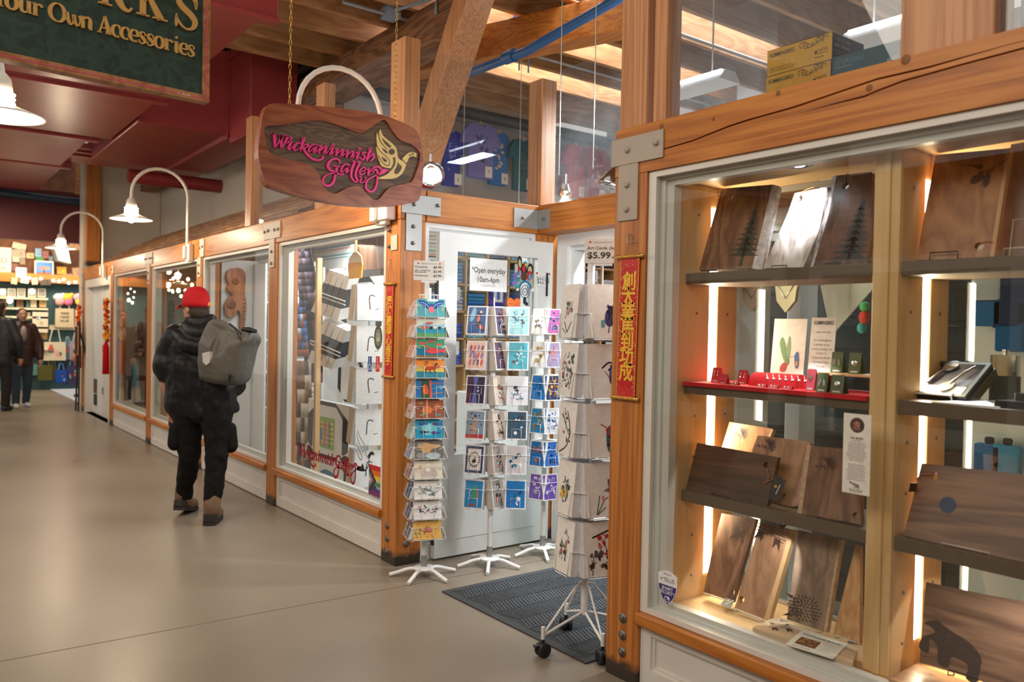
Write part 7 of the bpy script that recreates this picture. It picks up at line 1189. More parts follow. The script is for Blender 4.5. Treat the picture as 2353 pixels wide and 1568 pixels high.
p = at(305, 636, y=.5); fr = FY(p); o = E('open_sign', p, 'red lit letter sign on white at the top of the farthest window', 'sign'); build(MB().fbox(fr, -.22, .16, -.07, .07, -.03, 0), 'sign_box', BRIGHT, o); mb = MB(); text(mb, fr, 'OPEN', -.03, -.04, .11, .002, None, bold=.02, width=.32); build(mb, 'lettering', glow('red_letters', (1, .08, .03), 2.2), o)
a = at(306, 868, y=.42); fr = FY(a); o = E('wooden_paddle', a, 'bright blue painted paddle hanging in the farthest window', 'paddle'); h = at(306, 838, y=.42).z - a.z; build(MB().prism(fr, [(x * .15, y * h) for x, y in cr([(0, -1.05), (.55, -.85), (.75, -.3), (.85, .3), (.5, .8), (0, 1.0), (-.5, .8), (-.85, .3), (-.75, -.3), (-.55, -.85)], 3, True)], -.015, 0), 'blade', plain('bright_blue_paint', srgb(16, 150, 206), .4), o, bevel=.004); mb = MB(); text(mb, fr, 'HOWL', 0, -.03, .07, .002, C(40, 40, 60), bold=.02, width=.13); build(mb, 'lettering', PRINT, o)
p = at(318, 915, y=.75); o = E('stool', (p.x, .75, .003), 'reddish wooden stool in the farthest window', 'stool'); RW = plain('reddish_wood', (.25, .07, .05), .5)
build(MB().box(p.x - .2, p.x + .3, .6, .95, .52, .58), 'seat', RW, o, bevel=.01)
for dx, dy in ((-.14, .64), (.24, .64), (-.14, .9), (.24, .9)): build(MB().tube([(p.x + dx, dy, .003), (p.x + dx * .8, dy, .52)], .025, 8), 'leg', RW, o)
drape([(288, 820), (332, 820), (330, 745), (290, 745)], 1.1, [(120, 80, 60), (170, 130, 100), (90, 50, 40), (200, 170, 150)], 'brown patterned dresses hanging in the farthest window', seed=8)
drape([(386, 800), (400, 800), (400, 690), (388, 690)], 1.0, [(150, 90, 60), (120, 70, 40), (170, 110, 80)], 'brown carved mask panel behind the man in the fairy light window', 'mask_panel', 'panel', seed=9)
build(MB().box(-10.2, -10.05, 1.33, 1.37, 1.0, 1.75), 'pane_reflection', glow('bluish_reflection', (.75, .88, 1), 1.6), label='narrow bluish glow standing for a reflection behind the fairy lights', cat='window')  # glowing slab put in for a bluish window reflection
# far door dressing
x = -12.63
for k, (y_, l) in enumerate(((-.06, 'orange flower garland with a red tassel on the post right of the far door'),)):
 o = E('flower_garland', (x, y_, 1.0), l, 'garland', 'orange garlands at the far door'); rg = random.Random(3); mb = MB()
 for i in range(34): mb.ell((x + rg.uniform(-.03, .03), y_ + rg.uniform(-.02, .02), 1.78 - i * .018), .035, .03, .025, C(*rg.choice([(236, 130, 20), (230, 90, 20), (240, 170, 40), (190, 60, 20)])), 7, 4)
 build(mb, 'flowers', CLOTH, o, kind='stuff'); build(MB().lathe([(.02, 1.17), (.04, 1.1), (.045, .72), (0, .72)], (x, y_, 0), 10, col=C(206, 20, 24)), 'tassel', CLOTH, o)
x = -14.78; o = E('flower_garland', (x, -.06, 1.0), 'orange flower garland with a red tassel on the post left of the far door', 'garland', 'orange garlands at the far door'); mb = MB()
for i in range(34): mb.ell((x + rg.uniform(-.03, .03), -.06 + rg.uniform(-.02, .02), 1.70 - i * .018), .035, .03, .025, C(*rg.choice([(236, 130, 20), (230, 90, 20), (210, 60, 30)])), 7, 4)
build(mb, 'flowers', CLOTH, o, kind='stuff'); build(MB().lathe([(.02, 1.1), (.04, 1.05), (.045, .7), (0, .7)], (x, -.06, 0), 10, col=C(206, 20, 24)), 'tassel', CLOTH, o)
p = at(233, 945, z=0); o = E('sign_stand', (p.x, -.02, 0), 'tall black easel stand with a small menu board at the far door', 'stand'); mb = MB(); X, Y = p.x, -.10
for s_ in (-1, 1): mb.tube([(X + s_ * .12, Y, .012), (X + s_ * .06, Y + .02, 1.35)], .014, 8)
mb.tube([(X, Y + .35, .012), (X, Y + .03, 1.3)], .014, 8).tube([(X - .12, Y, .14), (X + .12, Y, .14)], .012, 8).tube(cr([(X - .06, Y + .02, 1.35), (X - .05, Y + .02, 1.45), (X + .05, Y + .02, 1.45), (X + .06, Y + .02, 1.35)], 4), .012, 8); build(mb, 'stand_frame', BLACK, o); fr = FY((X, Y - .02, 1.15)); mb = MB().fbox(fr, -.12, .12, -.22, .22, -.01, 0, C(26, 30, 56)); mb.ring(fr, [(-.13, -.23), (.13, -.23), (.13, .23), (-.13, .23)], [(-.115, -.215), (.115, -.215), (.115, .215), (-.115, .215)], -.012, .004, C(190, 120, 60)); build(mb, 'menu_board', PRINT, o)
# ================================================================ JEWELLERY SHELF and things in the right cabinet
ZJ = 1.263; RF = plain('red_felt', srgb(196, 22, 34), .95); build(MB().box(XL + .006, XC0 - .006, .135, .40, ZJ + .0005, ZJ + .003).box(XL + .006, XC0 - .006, .134, .1455, ZJ - .012, ZJ + .003), 'felt_cloth', RF, label='bright red felt cloth under the jewellery on the middle shelf', cat='cloth')
SILV = plain('silver', (.75, .75, .74), .22, 1); zj = ZJ + .003
def standcard(u, v, w, h, col, label, y=.2, pend='ear', lean=14, wedge=True):
 p = at(u, v, y=y); a = math.radians(lean); fr = Fr((p.x, y, zj), (1, 0, 0), (0, math.sin(a), math.cos(a))); o = E('jewellery_card', fr(0, 0), label, 'jewellery card', 'jewellery cards on the red shelf'); mb = MB().fbox(fr, -w / 2, w / 2, 0, h, -.0015, 0, C(*col))
 if wedge: b = fr(0, h, 0); mb.raw([fr(-w / 2, h, -.001), fr(w / 2, h, -.001), Vector((p.x + w / 2, b.y + h * .4, zj)), Vector((p.x - w / 2, b.y + h * .4, zj))], [(0, 1, 2, 3), (3, 2, 1, 0)], C(*(int(c_ * .9) for c_ in col)))
 build(mb, 'card', PRINT, o); mb = MB()
 if pend == 'ear':
  for s_ in (-1, 1): mb.tube([fr(s_ * w * .2, h * .8, .001), fr(s_ * w * .2, h * .6, .003)], .0007, 5).lathe([(w * .08, 0), (w * .07, .002), (0, .003)], fr(s_ * w * .2, h * .48, .001), 10, fr.w)
 elif pend == 'heart': mb.prism(fr, [(x * w * .3, h * .62 + y_ * w * .3) for x, y_ in ((0, -1), (.8, 0), (.85, .5), (.45, .75), (0, .4), (-.45, .75), (-.85, .5), (-.8, 0))], .0005, .003)
 elif pend == 'disc': mb.lathe([(w * .24, 0), (w * .22, .002), (w * .1, .003), (0, .002)], fr(0, h * .52, .001), 18, fr.w)
 elif pend == 'leaf':
  for s_ in (-1, 1): mb.prism(fr, circ(s_ * w * .2, h * .5, w * .10, h * .2, 12, rot=.2 * s_), .0005, .003)
 build(mb, 'jewellery', SILV, o, kind='stuff' if pend in ('ear', 'leaf') else None); build(MB().fbox(fr, -w * .3, w * .3, h * .06, h * .14, .0004, .0008, C(214, 206, 196)), 'maker_label', PRINT, o); return o
rc = (196, 40, 54); gc = (84, 98, 62)
standcard(1642, 884, .042, .062, rc, 'red tent card with long earrings, farthest left on the red shelf', .24); standcard(1660, 888, .036, .040, rc, 'low red tent card with stick earrings in front at left on the red shelf', .19); standcard(1703, 884, .042, .058, rc, 'red tent card with drop earrings left of the necklaces', .25)
for u, v, l in ((1684, 893, 'left of the necklaces'), (1747, 899, 'below the left necklaces'), (1774, 902, 'below the middle necklaces'), (1806, 905, 'below the right necklaces')): standcard(u, v, .040, .018, (176, 36, 50), 'small low red card with stud earrings ' + l, .17, 'ear', 40)
standcard(1860, 898, .034, .080, (206, 70, 90), 'tall rose card with a silver heart pendant on the red shelf', .19, 'heart', 10); standcard(1886, 904, .042, .070, gc, 'olive card with round silver earrings at the front of the red shelf', .17, 'leaf', 12); standcard(1921, 907, .048, .066, gc, 'olive card with one round silver pendant at the front of the red shelf', .165, 'disc', 12)
p = at(1788, 886, y=.27); o = E('necklace_bolster', (p.x, .27, zj), 'red padded bolster draped with silver necklaces on the red shelf', 'jewellery stand'); R_ = .05; prof = [(R_ * math.cos(a), R_ * 1.05 * math.sin(a)) for a in [PI * k / 14 for k in range(15)]]; build(MB().prism(Fr((p.x - .10, .27, zj), (0, 1, 0), (0, 0, 1)), prof, 0, .20), 'bolster', RF, o)
for k in range(7):
 x = p.x - .085 + k * .027; pts = [(x - .004, .27 + (R_ + .001) * math.cos(a) * -1, zj + (R_ * 1.05 + .001) * math.sin(a)) for a in [PI * q_ / 10 for q_ in range(2, 9)]]; pts = [(a[0] + .012 * i, a[1], a[2]) for i, a in enumerate(pts[::-1])][::-1]; nk = build(MB().tube(pts, .0011, 5).lathe([(.006, 0), (.005, .003), (0, .004)], pts[0], 10, (0, -1, .4)), 'necklace', SILV, label='silver chain necklace with pendant, %s on the red bolster' % ('leftmost', 'second from left', 'third from left', 'middle', 'third from right', 'second from right', 'rightmost')[k], cat='necklace', group='necklaces on the red bolster')
p0, p1 = at(1884, 850, y=.34), at(1992, 856, y=.34); build(MB().box(p0.x, XC0 - .01, .30, .42, zj + .055, zj + .063).box(p0.x, p0.x + .008, .30, .42, zj, zj + .055), 'wooden_riser', MAPLEX, label='small maple riser at the right of the red shelf', cat='riser')
for u, l in ((1921, 'olive card with pearl leaf earrings on the wooden riser, left one'), (1962, 'olive card with a round silver brooch on the wooden riser, right one')):
 zz = zj; zj = zj + .063; standcard(u, 840, .046, .078, gc, l, .345, 'leaf' if u < 1950 else 'disc', 8); zj = zz
def standee(u0, u1, v0, v1, y, label, fn, name):
 a = at(u0, v1, y=y); b = at(u1, v0, y=y); fr = Fr(((a.x + b.x) / 2, y, zj), (1, 0, 0), (0, .1, 1)); w = b.x - a.x; h = b.z - zj; o = E(name, fr(0, 0), label, 'card'); mb = MB().fbox(fr, -w / 2, w / 2, 0, h, -.002, 0, C(238, 234, 226)); fn(mb, fr, w, h); build(mb, 'printed_card', PRINT, o); return o
def hb(mb, fr, w, h): draw(mb, fr, w, h, .0005, [('c', [(.22, .62), (.3, .72), (.44, .55), (.56, .36), (.5, .3), (.36, .4)], (110, 150, 100)), ('c', [(.44, .5), (.5, .74), (.56, .6), (.54, .42)], (130, 170, 120)), ('c', [(.3, .28), (.42, .34), (.5, .3), (.44, .2), (.3, .2)], (170, 60, 60)), ('s', [(.56, .42), (.74, .44)], .012, (60, 60, 60)), ('c', [(.7, .44), (.8, .5), (.84, .3), (.76, .26)], (70, 110, 170)), ('e', .78, .33, .03, .04, 0, (220, 170, 60)), ('s', [(.2, .17), (.5, .16)], .012, (80, 60, 50))])
def hc(mb, fr, w, h):
 text(mb, fr, 'HUMMINGBIRD', 0, h * .90, h * .075, .0006, INK, bold=.02, width=w * .78); lines(mb, fr, -w * .38, w * .38, h * .78, h * .018, .0006, C(170, 170, 170), random.Random(1), 'c')
 for i, s_ in enumerate(('The Hummingbird is', 'a symbol of joy,', 'healing, beauty, and', 'comfort in', 'Indigenous Pacific', 'Northwest Coast', 'cultures.', '', 'Small yet powerful, it', 'reminds us to find', 'happiness, resilience,')):
  if s_: text(mb, fr, s_, 0, h * (.66 - i * .062), h * .048, .0006, C(120, 120, 120), width=w * .026 * len(s_) * 1.55)
standee(1768, 1847, 732, 870, .40, 'white card with a green hummingbird picture at the back of the red shelf', hb, 'art_print'); standee(1853, 1914, 729, 880, .38, 'tall white hummingbird text card at the back of the red shelf', hc, 'information_card')
# necklace busts behind
for u, l in ((1728, 'left'), (1806, 'right')):
 p = at(u, 655, y=.62); fr = FY(p); o = E('necklace_bust', p, '%s cream necklace bust hanging behind the glass under the top shelf' % l, 'display bust'); build(MB().prism(fr, [(-.055, .0), (.055, 0), (.045, -.07), (.0, -.12), (-.045, -.07)], -.02, 0), 'bust', plain('cream_linen_' + l, (.62, .55, .42), .8), o, bevel=.01); build(MB().tube([fr(-.04, 0, .003), fr(0, -.06, .003), fr(.04, 0, .003)], .002, 5), 'necklace', SILV, o); build(MB().tube([fr(0, 0, -.01), fr(0, .2, -.01)], .003, 5), 'hanger', GALV, o)
# poster and sticker on the panes
PF = FY((0, .0272, 0)); pp_ = lambda u, v: PF.inv(at(u, v, y=.0272)); a = pp_(1935, 1130); b = pp_(2003, 955)
fr = Fr(PF(a[0], a[1]), PF(*pp_(2000, 1143)) - PF(*pp_(1931, 1133)) if False else (1, 0, 0), (0, 0, 1)); w, h = b[0] - a[0], b[1] - a[1]
o = E('artist_poster', fr(w / 2, 0), 'tall cream artist profile sheet taped to the near display window', 'poster'); mb = MB().fbox(fr, 0, w, 0, h, .0005, .0012, C(226, 220, 208)); mb.flat(fr, circ(w * .5, h * .86, w * .26, n=26), .0018, C(84, 60, 54)); rg = random.Random(8)
for (x, y, rx, ry, cl) in ((.5, .875, .15, .045, (60, 40, 36)), (.5, .86, .12, .05, (176, 116, 92)), (.45, .868, .02, .006, (50, 34, 30)), (.56, .868, .02, .006, (50, 34, 30)), (.5, .842, .04, .007, (140, 60, 60)), (.36, .84, .06, .05, (90, 70, 66)), (.66, .84, .06, .05, (70, 50, 50)), (.5, .815, .16, .02, (130, 90, 80))): mb.flat(fr, circ(w * x, h * y, w * rx, h * ry, 12), .0019 + .0001 * len(mb.f), C(*cl))
text(mb, fr, 'LISA MOSES', w * .5, h * .685, h * .035, .0018, INK, width=w * .46, bold=.02); text(mb, fr, 'BLACK PARTY', w * .5, h * .66, h * .02, .0018, C(110, 104, 96), width=w * .36); mb.flat(fr, [(w * .2, h * .648), (w * .8, h * .648), (w * .8, h * .651), (w * .2, h * .651)], .0018, C(150, 146, 140))
for i in range(10): lines(mb, fr, w * .14, w * .88, h * (.625 - i * .0235), h * .008, .0018, C(130, 126, 120), rg, 'c')
for i in range(9): lines(mb, fr, w * .14, w * .88, h * (.36 - i * .0235), h * .008, .0018, C(130, 126, 120), rg, 'c')
kq = h / 100; cvp = lambda x0, y0, sc_: (lambda u, v: (w * x0 + (u - 624) * sc_, h * y0 - (v - 307) * sc_ * 1.3)); sc_ = w * .36 / 240
script(mb, fr, cvp(.26, .15, sc_), WICK, 1, .0018, None, INK, lambda k_: sc_ * 1.1 / (12.06 if k_ is k2 else 14.256)); script(mb, fr, cvp(.26, .155, sc_), GALL, 1, .0018, None, INK, lambda k_: sc_ * 1.1 / 12.06)
text(mb, fr, 'ARTISAN BOARDS', w * .5, h * .045, h * .016, .0018, INK, width=w * .5, bold=.02); lines(mb, fr, w * .28, w * .75, h * .025, h * .008, .0018, C(90, 90, 90), rg, 'c'); build(mb, 'poster_sheet', PRINT, o)
x, y = pp_(1534, 1352); fr = Fr(PF(x, y), (1, 0, 0), (0, 0, 1)); sw = pp_(1556, 1352)[0] - x; sh = pp_(1534, 1312)[1] - y; o = E('security_sticker', fr(0, 0), 'white and purple shield security sticker at the bottom left of the near window', 'sticker'); SHP = [(0, -1), (.45, -.72), (.85, -.35), (1, .1), (1, .78), (.55, .92), (0, 1), (-.55, .92), (-1, .78), (-1, .1), (-.85, -.35), (-.45, -.72)]
mb = MB().prism(fr, [(a * sw, b * sh) for a, b in SHP], .0005, .001, C(240, 238, 240)); mb.flat(fr, [(a * sw * .93, b * sh * .95) for a, b in ((0, -1), (.45, -.72), (.85, -.35), (1, .1), (1, .16), (-1, .16), (-1, .1), (-.85, -.35), (-.45, -.72))], .0014, C(58, 44, 128)); text(mb, fr, 'Protected by', 0, sh * .74, sh * .16, .0014, C(90, 90, 90), width=sw * .8); text(mb, fr, 'TELUS', sw * .12, sh * .34, sh * .34, .0014, C(70, 60, 70), width=sw * 1.15); mb.flat(fr, circ(-sw * .66, sh * .46, sw * .16, sh * .05, 8, rot=.6), .0014, C(100, 180, 70)); text(mb, fr, 'SMART', 0, -sh * .12, sh * .27, .0018, C(240, 240, 240), bold=.015, width=sw * 1.2); text(mb, fr, 'SECURITY', 0, -sh * .36, sh * .27, .0018, C(240, 240, 240), bold=.015, width=sw * 1.6); mb.stroke(fr, [(a * sw * .24, -sh * .66 + b * sh * .17) for a, b in SHP], sw * .06, .0018, None, C(240, 240, 240), True); mb.flat(fr, [(0, -sh * .66), (sw * .18, -sh * .66), (sw * .18, -sh * .52), (0, -sh * .52)], .0018, C(240, 240, 240)); build(mb, 'sticker_film', PRINT, o)
# cutlery box on its easel, papers and black trays on the right middle shelf
LB = Lean(.20, ZJ + .018, 58, -3); P = [LB.pixel(*c_) for c_ in ((2068, 890), (2180, 912), (2282, 800), (2168, 797))]; xs0 = min(p_[0] for p_ in P); xs1 = max(p_[0] for p_ in P); w = .235; h = .20; f = LB.fr.sub(LB.pixel(2068, 885)[0], 0); o = E('presentation_box', f(w / 2, 0), 'open black presentation box of silver servers on the right middle shelf', 'box')
BX = plain('black_box_card', (.012, .012, .013), .35); mb = MB().fbox(f, 0, w, 0, h, -.05, -.046).ring(f, [(0, 0), (w, 0), (w, h), (0, h)], [(.012, .012), (w - .012, .012), (w - .012, h - .012), (.012, h - .012)], -.05, 0).ring(f, [(-.005, -.005), (w + .005, -.005), (w + .005, h + .005), (-.005, h + .005)], [(0, 0), (w, 0), (w, h), (0, h)], -.055, -.022); build(mb, 'box_tray', BX, o, bevel=.002); build(MB().fbox(f, .012, w - .012, .012, h - .012, -.046, -.020), 'satin_pad', plain('black_satin', (.018, .018, .024), .5, var=.4, sc=14), o)
mb = MB().fbox(f, .02, w - .03, .012, .075, -.018, -.016, C(206, 196, 176)); rg = random.Random(2)
for i in range(7): lines(mb, f, .03, w - .07, .065 - i * .007, .0022, -.0155, C(150, 140, 124), rg)
build(mb, 'paper_note', PRINT, o)
for (x0_, y0_, x1_, y1_, fl) in ((.075, .07, .10, .165, 0), (.15, .075, .19, .185, 1)):
 a = f(x0_, y0_, -.008); b = f(x1_, y1_, -.004); mb = MB().tube(cr([a, a + (b - a) * .5 + f.w * .004, b], 4), [.006 - .0004 * k_ for k_ in range(9)], 8); hd = a if fl else b; g = f.sub(*f.inv(hd), 0, -20); mb.prism(g, circ(0, .022 if not fl else -.01, .022, .03, 16), -.010, -.006); build(mb, 'server', SILV, o)
WZ = ZJ + .0015; e0 = f(0, 0, 0); wire = MB(); CW = bpy.data.materials['cream_wire']
for xx in (.03, w - .04): a = f(xx, -.006, .004); b = f(xx, -.006, -.062); wire.tube([a + f.v * .02, a, (a + b) / 2 + Vector((0, 0, -.004)), b, Vector((b.x, b.y + .02, WZ + .002)), Vector((b.x, b.y + .13, WZ + .002)), f(xx, .13, -.058)], .0028, 6)
wire.tube([f(.03, -.006, .004), f(w - .04, -.006, .004)], .0028, 6); build(wire, 'plate_easel', CW, label='cream wire easel under the open black presentation box', cat='easel', group='small wire easels holding boards')
mb = MB(); q = [at(u, v, z=ZJ + .002) for u, v in ((2130, 925), (2215, 945), (2290, 938), (2262, 920))]; mb.prism(FZ((0, 0, 0)), [(p_.x, max(.15, p_.y)) for p_ in q], ZJ + .0005, ZJ + .004, C(232, 226, 222)); x_, y_ = q[1].x, max(.16, q[1].y); rg = random.Random(4)
for i in range(7): mb.flat(FZ((0, 0, 0)), circ(x_ - .03 + i * .012, y_ + .012 + .006 * (i % 3), .009, .004, 7, rot=i), ZJ + .0044, C(*rg.choice([(190, 30, 40), (40, 36, 40), (170, 60, 60)])))
build(mb, 'printed_leaflet', PRINT, label='white leaflet with red and black print on the right middle shelf', cat='leaflet')
p = at(2300, 935, z=ZJ); build(MB().prism(FZ((0, 0, 0)), [(p.x, .16), (p.x + .5, .16), (p.x + .5, .40), (p.x + .06, .40)], ZJ + .001, ZJ + .022).prism(FZ((0, 0, 0)), [(p.x + .04, .2), (p.x + .5, .2), (p.x + .5, .40), (p.x + .09, .40)], ZJ + .022, ZJ + .045), 'black_tray', BX, label='black glossy gift trays at the right edge of the middle shelf', cat='tray', bevel=.003)
# ---- behind the cabinet: sliding panes, dark display wall with glasses, hanging pouches
for xa, xb, n_ in ((XL, XC0, 20), (XC1, XR, 21)): build(MB().box(xa + .012, xb - .012, .490, .494, .353, 2.084), 'window_%d' % n_, glassmat('sliding_glass_%d' % n_, (.93, .96, .95), .8), kind='structure'); build(MB().box(xa + .002, xb - .002, .486, .500, 2.06, 2.084).box(xa + .002, xb - .002, .486, .500, .353, .368), 'trim_%d' % n_, GALV, kind='structure')
DW = plain('charcoal_slatwall', (.040, .044, .046), .6, var=.2, sc=4); o = E('display_wall', (-2.9, 1.72, 0), 'charcoal slatwall display unit of eyeglasses behind the near cabinet', 'display'); build(MB().box(-4.1, -1.75, 1.70, 1.76, .003, 2.02), 'slatwall_panel', DW, o); mb = MB()
for k in range(12): mb.box(-4.1, -1.75, 1.694, 1.6995, .15 + k * .155, .16 + k * .155)
build(mb, 'slat_grooves', BLACK, o, kind='stuff')
GSH = glassmat('shelf_glass', (.72, .86, .84), 1.3)
for k, z in enumerate((.92, 1.22, 1.52, 1.82)): build(MB().box(-4.0, -1.8, 1.48, 1.694, z, z + .008), 'glass_shelf', GSH, label='green edged glass shelf behind the near cabinet, %s one' % ('lowest', 'second', 'third', 'highest')[k], cat='shelf', group='glass shelves behind the near cabinet')
EYE = plain('eyeglass_frame', (.10, .10, .11), .2, .8)
def eyeglasses(x, y, z, label):
 mb = MB()
 for s_ in (-1, 1): mb.tube([(x + s_ * .034 + .026 * math.cos(a), y, z + .021 * math.sin(a)) for a in [2 * PI * k / 14 for k in range(14)]], .0022, 5, True).tube([(x + s_ * .06, y, z + .01), (x + s_ * .064, y + .12, z + .008)], .002, 5)
 mb.tube([(x - .008, y, z + .006), (x + .008, y, z + .006)], .002, 5); return build(mb, 'eyeglasses', EYE, label=label, cat='eyeglasses', group='eyeglasses on the glass shelves')
for k in range(24): r_ = k // 6; eyeglasses(-3.5 + (k % 6) * .29, 1.53, (.928 + r_ * .30) + .03, 'pair of eyeglasses %s from the left on the %s glass shelf' % (('first', 'second', 'third', 'fourth', 'fifth', 'sixth')[k % 6], ('lowest', 'second', 'third', 'highest')[r_]))
build(MB().box(-3.30, -3.27, 1.44, 1.47, .93, 1.52), 'strip_reflection', glow('warm_strip_reflection', (1, .78, .5), 1.2), label='warm glowing strip standing for a reflected LED among the eyeglasses', cat='reflection')  # glowing bar put in for the LED strip mirrored in the back pane
p = at(1838, 962, y=1.45); build(MB().ell(p, .05, .04, .03), 'sea_glass', plain('aqua_glass', (.45, .80, .78), .2), label='pale aqua lump of glass hanging behind the cabinet', cat='ornament')
build(MB().prism(FY((at(1960, 690, y=.9).x, .9, at(1960, 690, y=.9).z)), [(-.16, .07), (.08, .09), (.1, .06), (-.1, -.16)], -.01, 0), 'clear_sign', plain('silver_acrylic', (.55, .55, .54), .3), label='silver angled acrylic sign behind the cabinet', cat='sign')
p = at(1987, 705, y=.8); mb = MB().ell(p, .022, .02, .022, C(90, 190, 120), 10, 6).ell(p + Vector((0, 0, -.045)), .024, .022, .03, C(220, 80, 70), 10, 6).ell(p + Vector((-.01, 0, -.09)), .02, .02, .024, C(80, 180, 190), 10, 6); build(mb, 'plush_keyring', CLOTH, label='small green and red plush keyring behind the cabinet column', cat='keyring')
build(MB().box(-1.7, 2.3, 2.55, 2.62, .003, 2.3), 'storage_cupboard', wood('tan_cupboard', (.55, .36, .14), (.66, .46, .20), (.72, .52, .25), 'z', rings=.2), label='tan wooden cupboard wall deep behind the right bay', cat='cupboard')
build(MB().box(-1.02, -.96, .86, .92, .003, 2.05), 'display_post', MAPLE, label='maple post with two dark plugs behind the right bay', cat='post');
p = at(2285, 800, y=1.3); o = E('grid_panel', (p.x + .12, 1.3, 0), 'white wire grid panel of hanging pouches behind the right bay', 'display'); build(MB().box(p.x - .1, p.x + .55, 1.30, 1.32, .003, 1.95), 'panel', BRIGHT, o)
rg = random.Random(6)
for k, (u, v) in enumerate(((2270, 712), (2312, 716), (2268, 660), (2318, 770), (2268, 1048), (2310, 1052), (2330, 660))):
 q = at(u, v, y=1.24); build(MB().box(q.x - .055, q.x + .055, 1.235, 1.285, q.z - .07, q.z + .05, C(*rg.choice([(40, 110, 170), (60, 150, 200), (190, 200, 210), (50, 70, 110)]))).box(q.x - .02, q.x + .02, 1.25, 1.27, q.z + .05, q.z + .08, C(40, 40, 44)), 'zip_pouch', CLOTH, label='printed zip pouch hanging on the white grid panel, number %d' % (k + 1), cat='pouch', group='pouches on the grid panel', bevel=.012, seg=2)
q = at(2310, 845, y=.75); o = E('hip_flask', q, 'steel hip flask with a black band behind the presentation box', 'flask'); build(MB().prism(FZ((q.x, .75, 0)), rrect(-.05, .05, -.014, .014, .012), q.z - .03, q.z + .045), 'flask_body', CHROME, o, bevel=.006); build(MB().prism(FZ((q.x, .75, 0)), rrect(-.051, .051, -.015, .015, .012), q.z - .14, q.z - .03), 'leather_band', BLACK, o); build(MB().lathe([(.012, 0), (.012, .018), (0, .02)], (q.x, .75, q.z + .045), 12), 'cap', CHROME, o)
build(MB().box(q.x - .3, q.x + .4, .62, .95, q.z - .165, q.z - .145), 'glass_shelf', GSH, label='glass shelf carrying the steel hip flask', cat='shelf'); build(MB().box(q.x - .28, q.x - .26, .8, .82, .003, q.z - .165).box(q.x + .36, q.x + .38, .8, .82, .003, q.z - .165), 'shelf_leg', GALV, label='steel legs under the glass shelf of the hip flask', cat='leg', kind='stuff')
# ================================================================ FAR SHOPFRONT at the end of the corridor
FW = -19.6; FF = FX((FW, 0, 0)); fp = lambda u, v: FF.inv(at(u, v, x=FW))
build(MB().box(FW - .2, FW - .05, -4.5, 2.2, 0, 2.26), 'wall_far', plain('teal_wall', (.055, .13, .15), .7), kind='structure')
build(MB().box(FW - .2, FW - .05, -4.5, 2.2, 2.26, 5), 'wall_far', plain('rust_wall', (.16, .06, .03), .8, var=.3), kind='structure')
build(MB().box(FW - .05, FW + .25, -4.4, 2.0, 2.24, 2.42), 'header_beam', FIRY, label='orange beam across the far shopfront', cat='beam')
build(MB().tube([(-17.0, -3.5, 3.74), (-17.0, 1.4, 3.66)], .07, 10), 'sprinkler_pipe', plain('dark_blue_pipe', (.01, .03, .06), .4), label='dark blue pipe in front of the maroon wall at far left', cat='pipe')
for k, y in enumerate((-.6, .2, .7)): build(MB().box(-16.95, -16.8, y, y + .12, 3.8, 4.9), 'ceiling_joist', PALE, label='stub of wooden joist above the dark blue pipe, %s' % ('left', 'middle', 'right')[k], cat='joist')
rg = random.Random(17)
def fbit(name, u0, v0, u1, v1, col, label, cat, group=None, t=.04, frame=None, art=0, off=0, mat=None, rot=0):
 a, b = fp(u0, v1), fp(u1, v0); fr = Fr(FF((a[0] + b[0]) / 2, (a[1] + b[1]) / 2, off), (0, 1, 0), (0, 0, 1)).sub(0, 0, 0, rot); w, h = (b[0] - a[0]) / 2, (b[1] - a[1]) / 2; mb = MB().fbox(fr, -w, w, -h, h, 0, t, C(*(frame or col)))
 if frame: mb.flat(fr, [(-w * .86, -h * .84), (w * .86, -h * .84), (w * .86, h * .84), (-w * .86, h * .84)], t + .002, C(*col))
 for i in range(art): mb.flat(fr, circ(rg.uniform(-.55, .55) * w, rg.uniform(-.5, .5) * h, w * rg.uniform(.1, .3), h * rg.uniform(.08, .25), 7), t + .003 + .0004 * i, C(*[max(0, min(255, c_ + rg.randint(-90, 60))) for c_ in col]))
 return build(mb, name, mat or PRINT, label=label, cat=cat, group=group), fr, w, h
SHW = plain('lit_cream_shelf', (.70, .62, .45), .6)
for k, v in enumerate((684, 708, 728, 752, 802)): a, b = fp(-30, v + 2), fp(106, v - 1); build(MB().box(FW - .04, FW + .28, a[0], b[0], a[1], a[1] + .04), 'display_shelf', SHW, label='cream shelf of small goods in the far shop, %s from the top' % ('first', 'second', 'third', 'fourth', 'fifth')[k], cat='shelf', group='cream shelves in the far shop')
n = 0
for u in (4, 26, 48, 73, 95): n += 1; fbit('framed_picture', u - 10, 664, u + 9, 683, (150, 150, 140), 'small white framed picture on the top far shelf, %s from the left' % ('first', 'second', 'third', 'fourth', 'fifth')[n - 1], 'picture', 'framed pictures on the far top shelf', .03, (226, 222, 210), 3, .06)
GD = [(3, 688, 14, 706), (16, 690, 30, 706), (36, 688, 52, 706), (58, 692, 66, 706), (68, 690, 82, 706), (88, 688, 104, 706), (52, 718, 68, 736), (52, 744, 72, 750), (78, 770, 92, 800), (92, 766, 106, 780), (60, 836, 84, 862), (46, 838, 58, 866)]
for k, q in enumerate(GD): fbit('boxed_souvenir', *q, rg.choice([(220, 190, 140), (196, 150, 90), (230, 220, 200), (120, 90, 70), (90, 130, 130), (160, 60, 50)]), 'small boxed souvenir on the far shelves, number %d counting down from top left' % (k + 1), 'souvenir', 'souvenirs on the far shelves', .12, None, 2, .03)
fbit('wall_poster', 70, 718, 106, 764, (214, 204, 184), 'cream poster sheet on the far shelves beside the puffer jacket', 'poster', None, .02, None, 3, .26)
LAMPG = glow('shelf_spot', (1, .88, .62), 2.5)
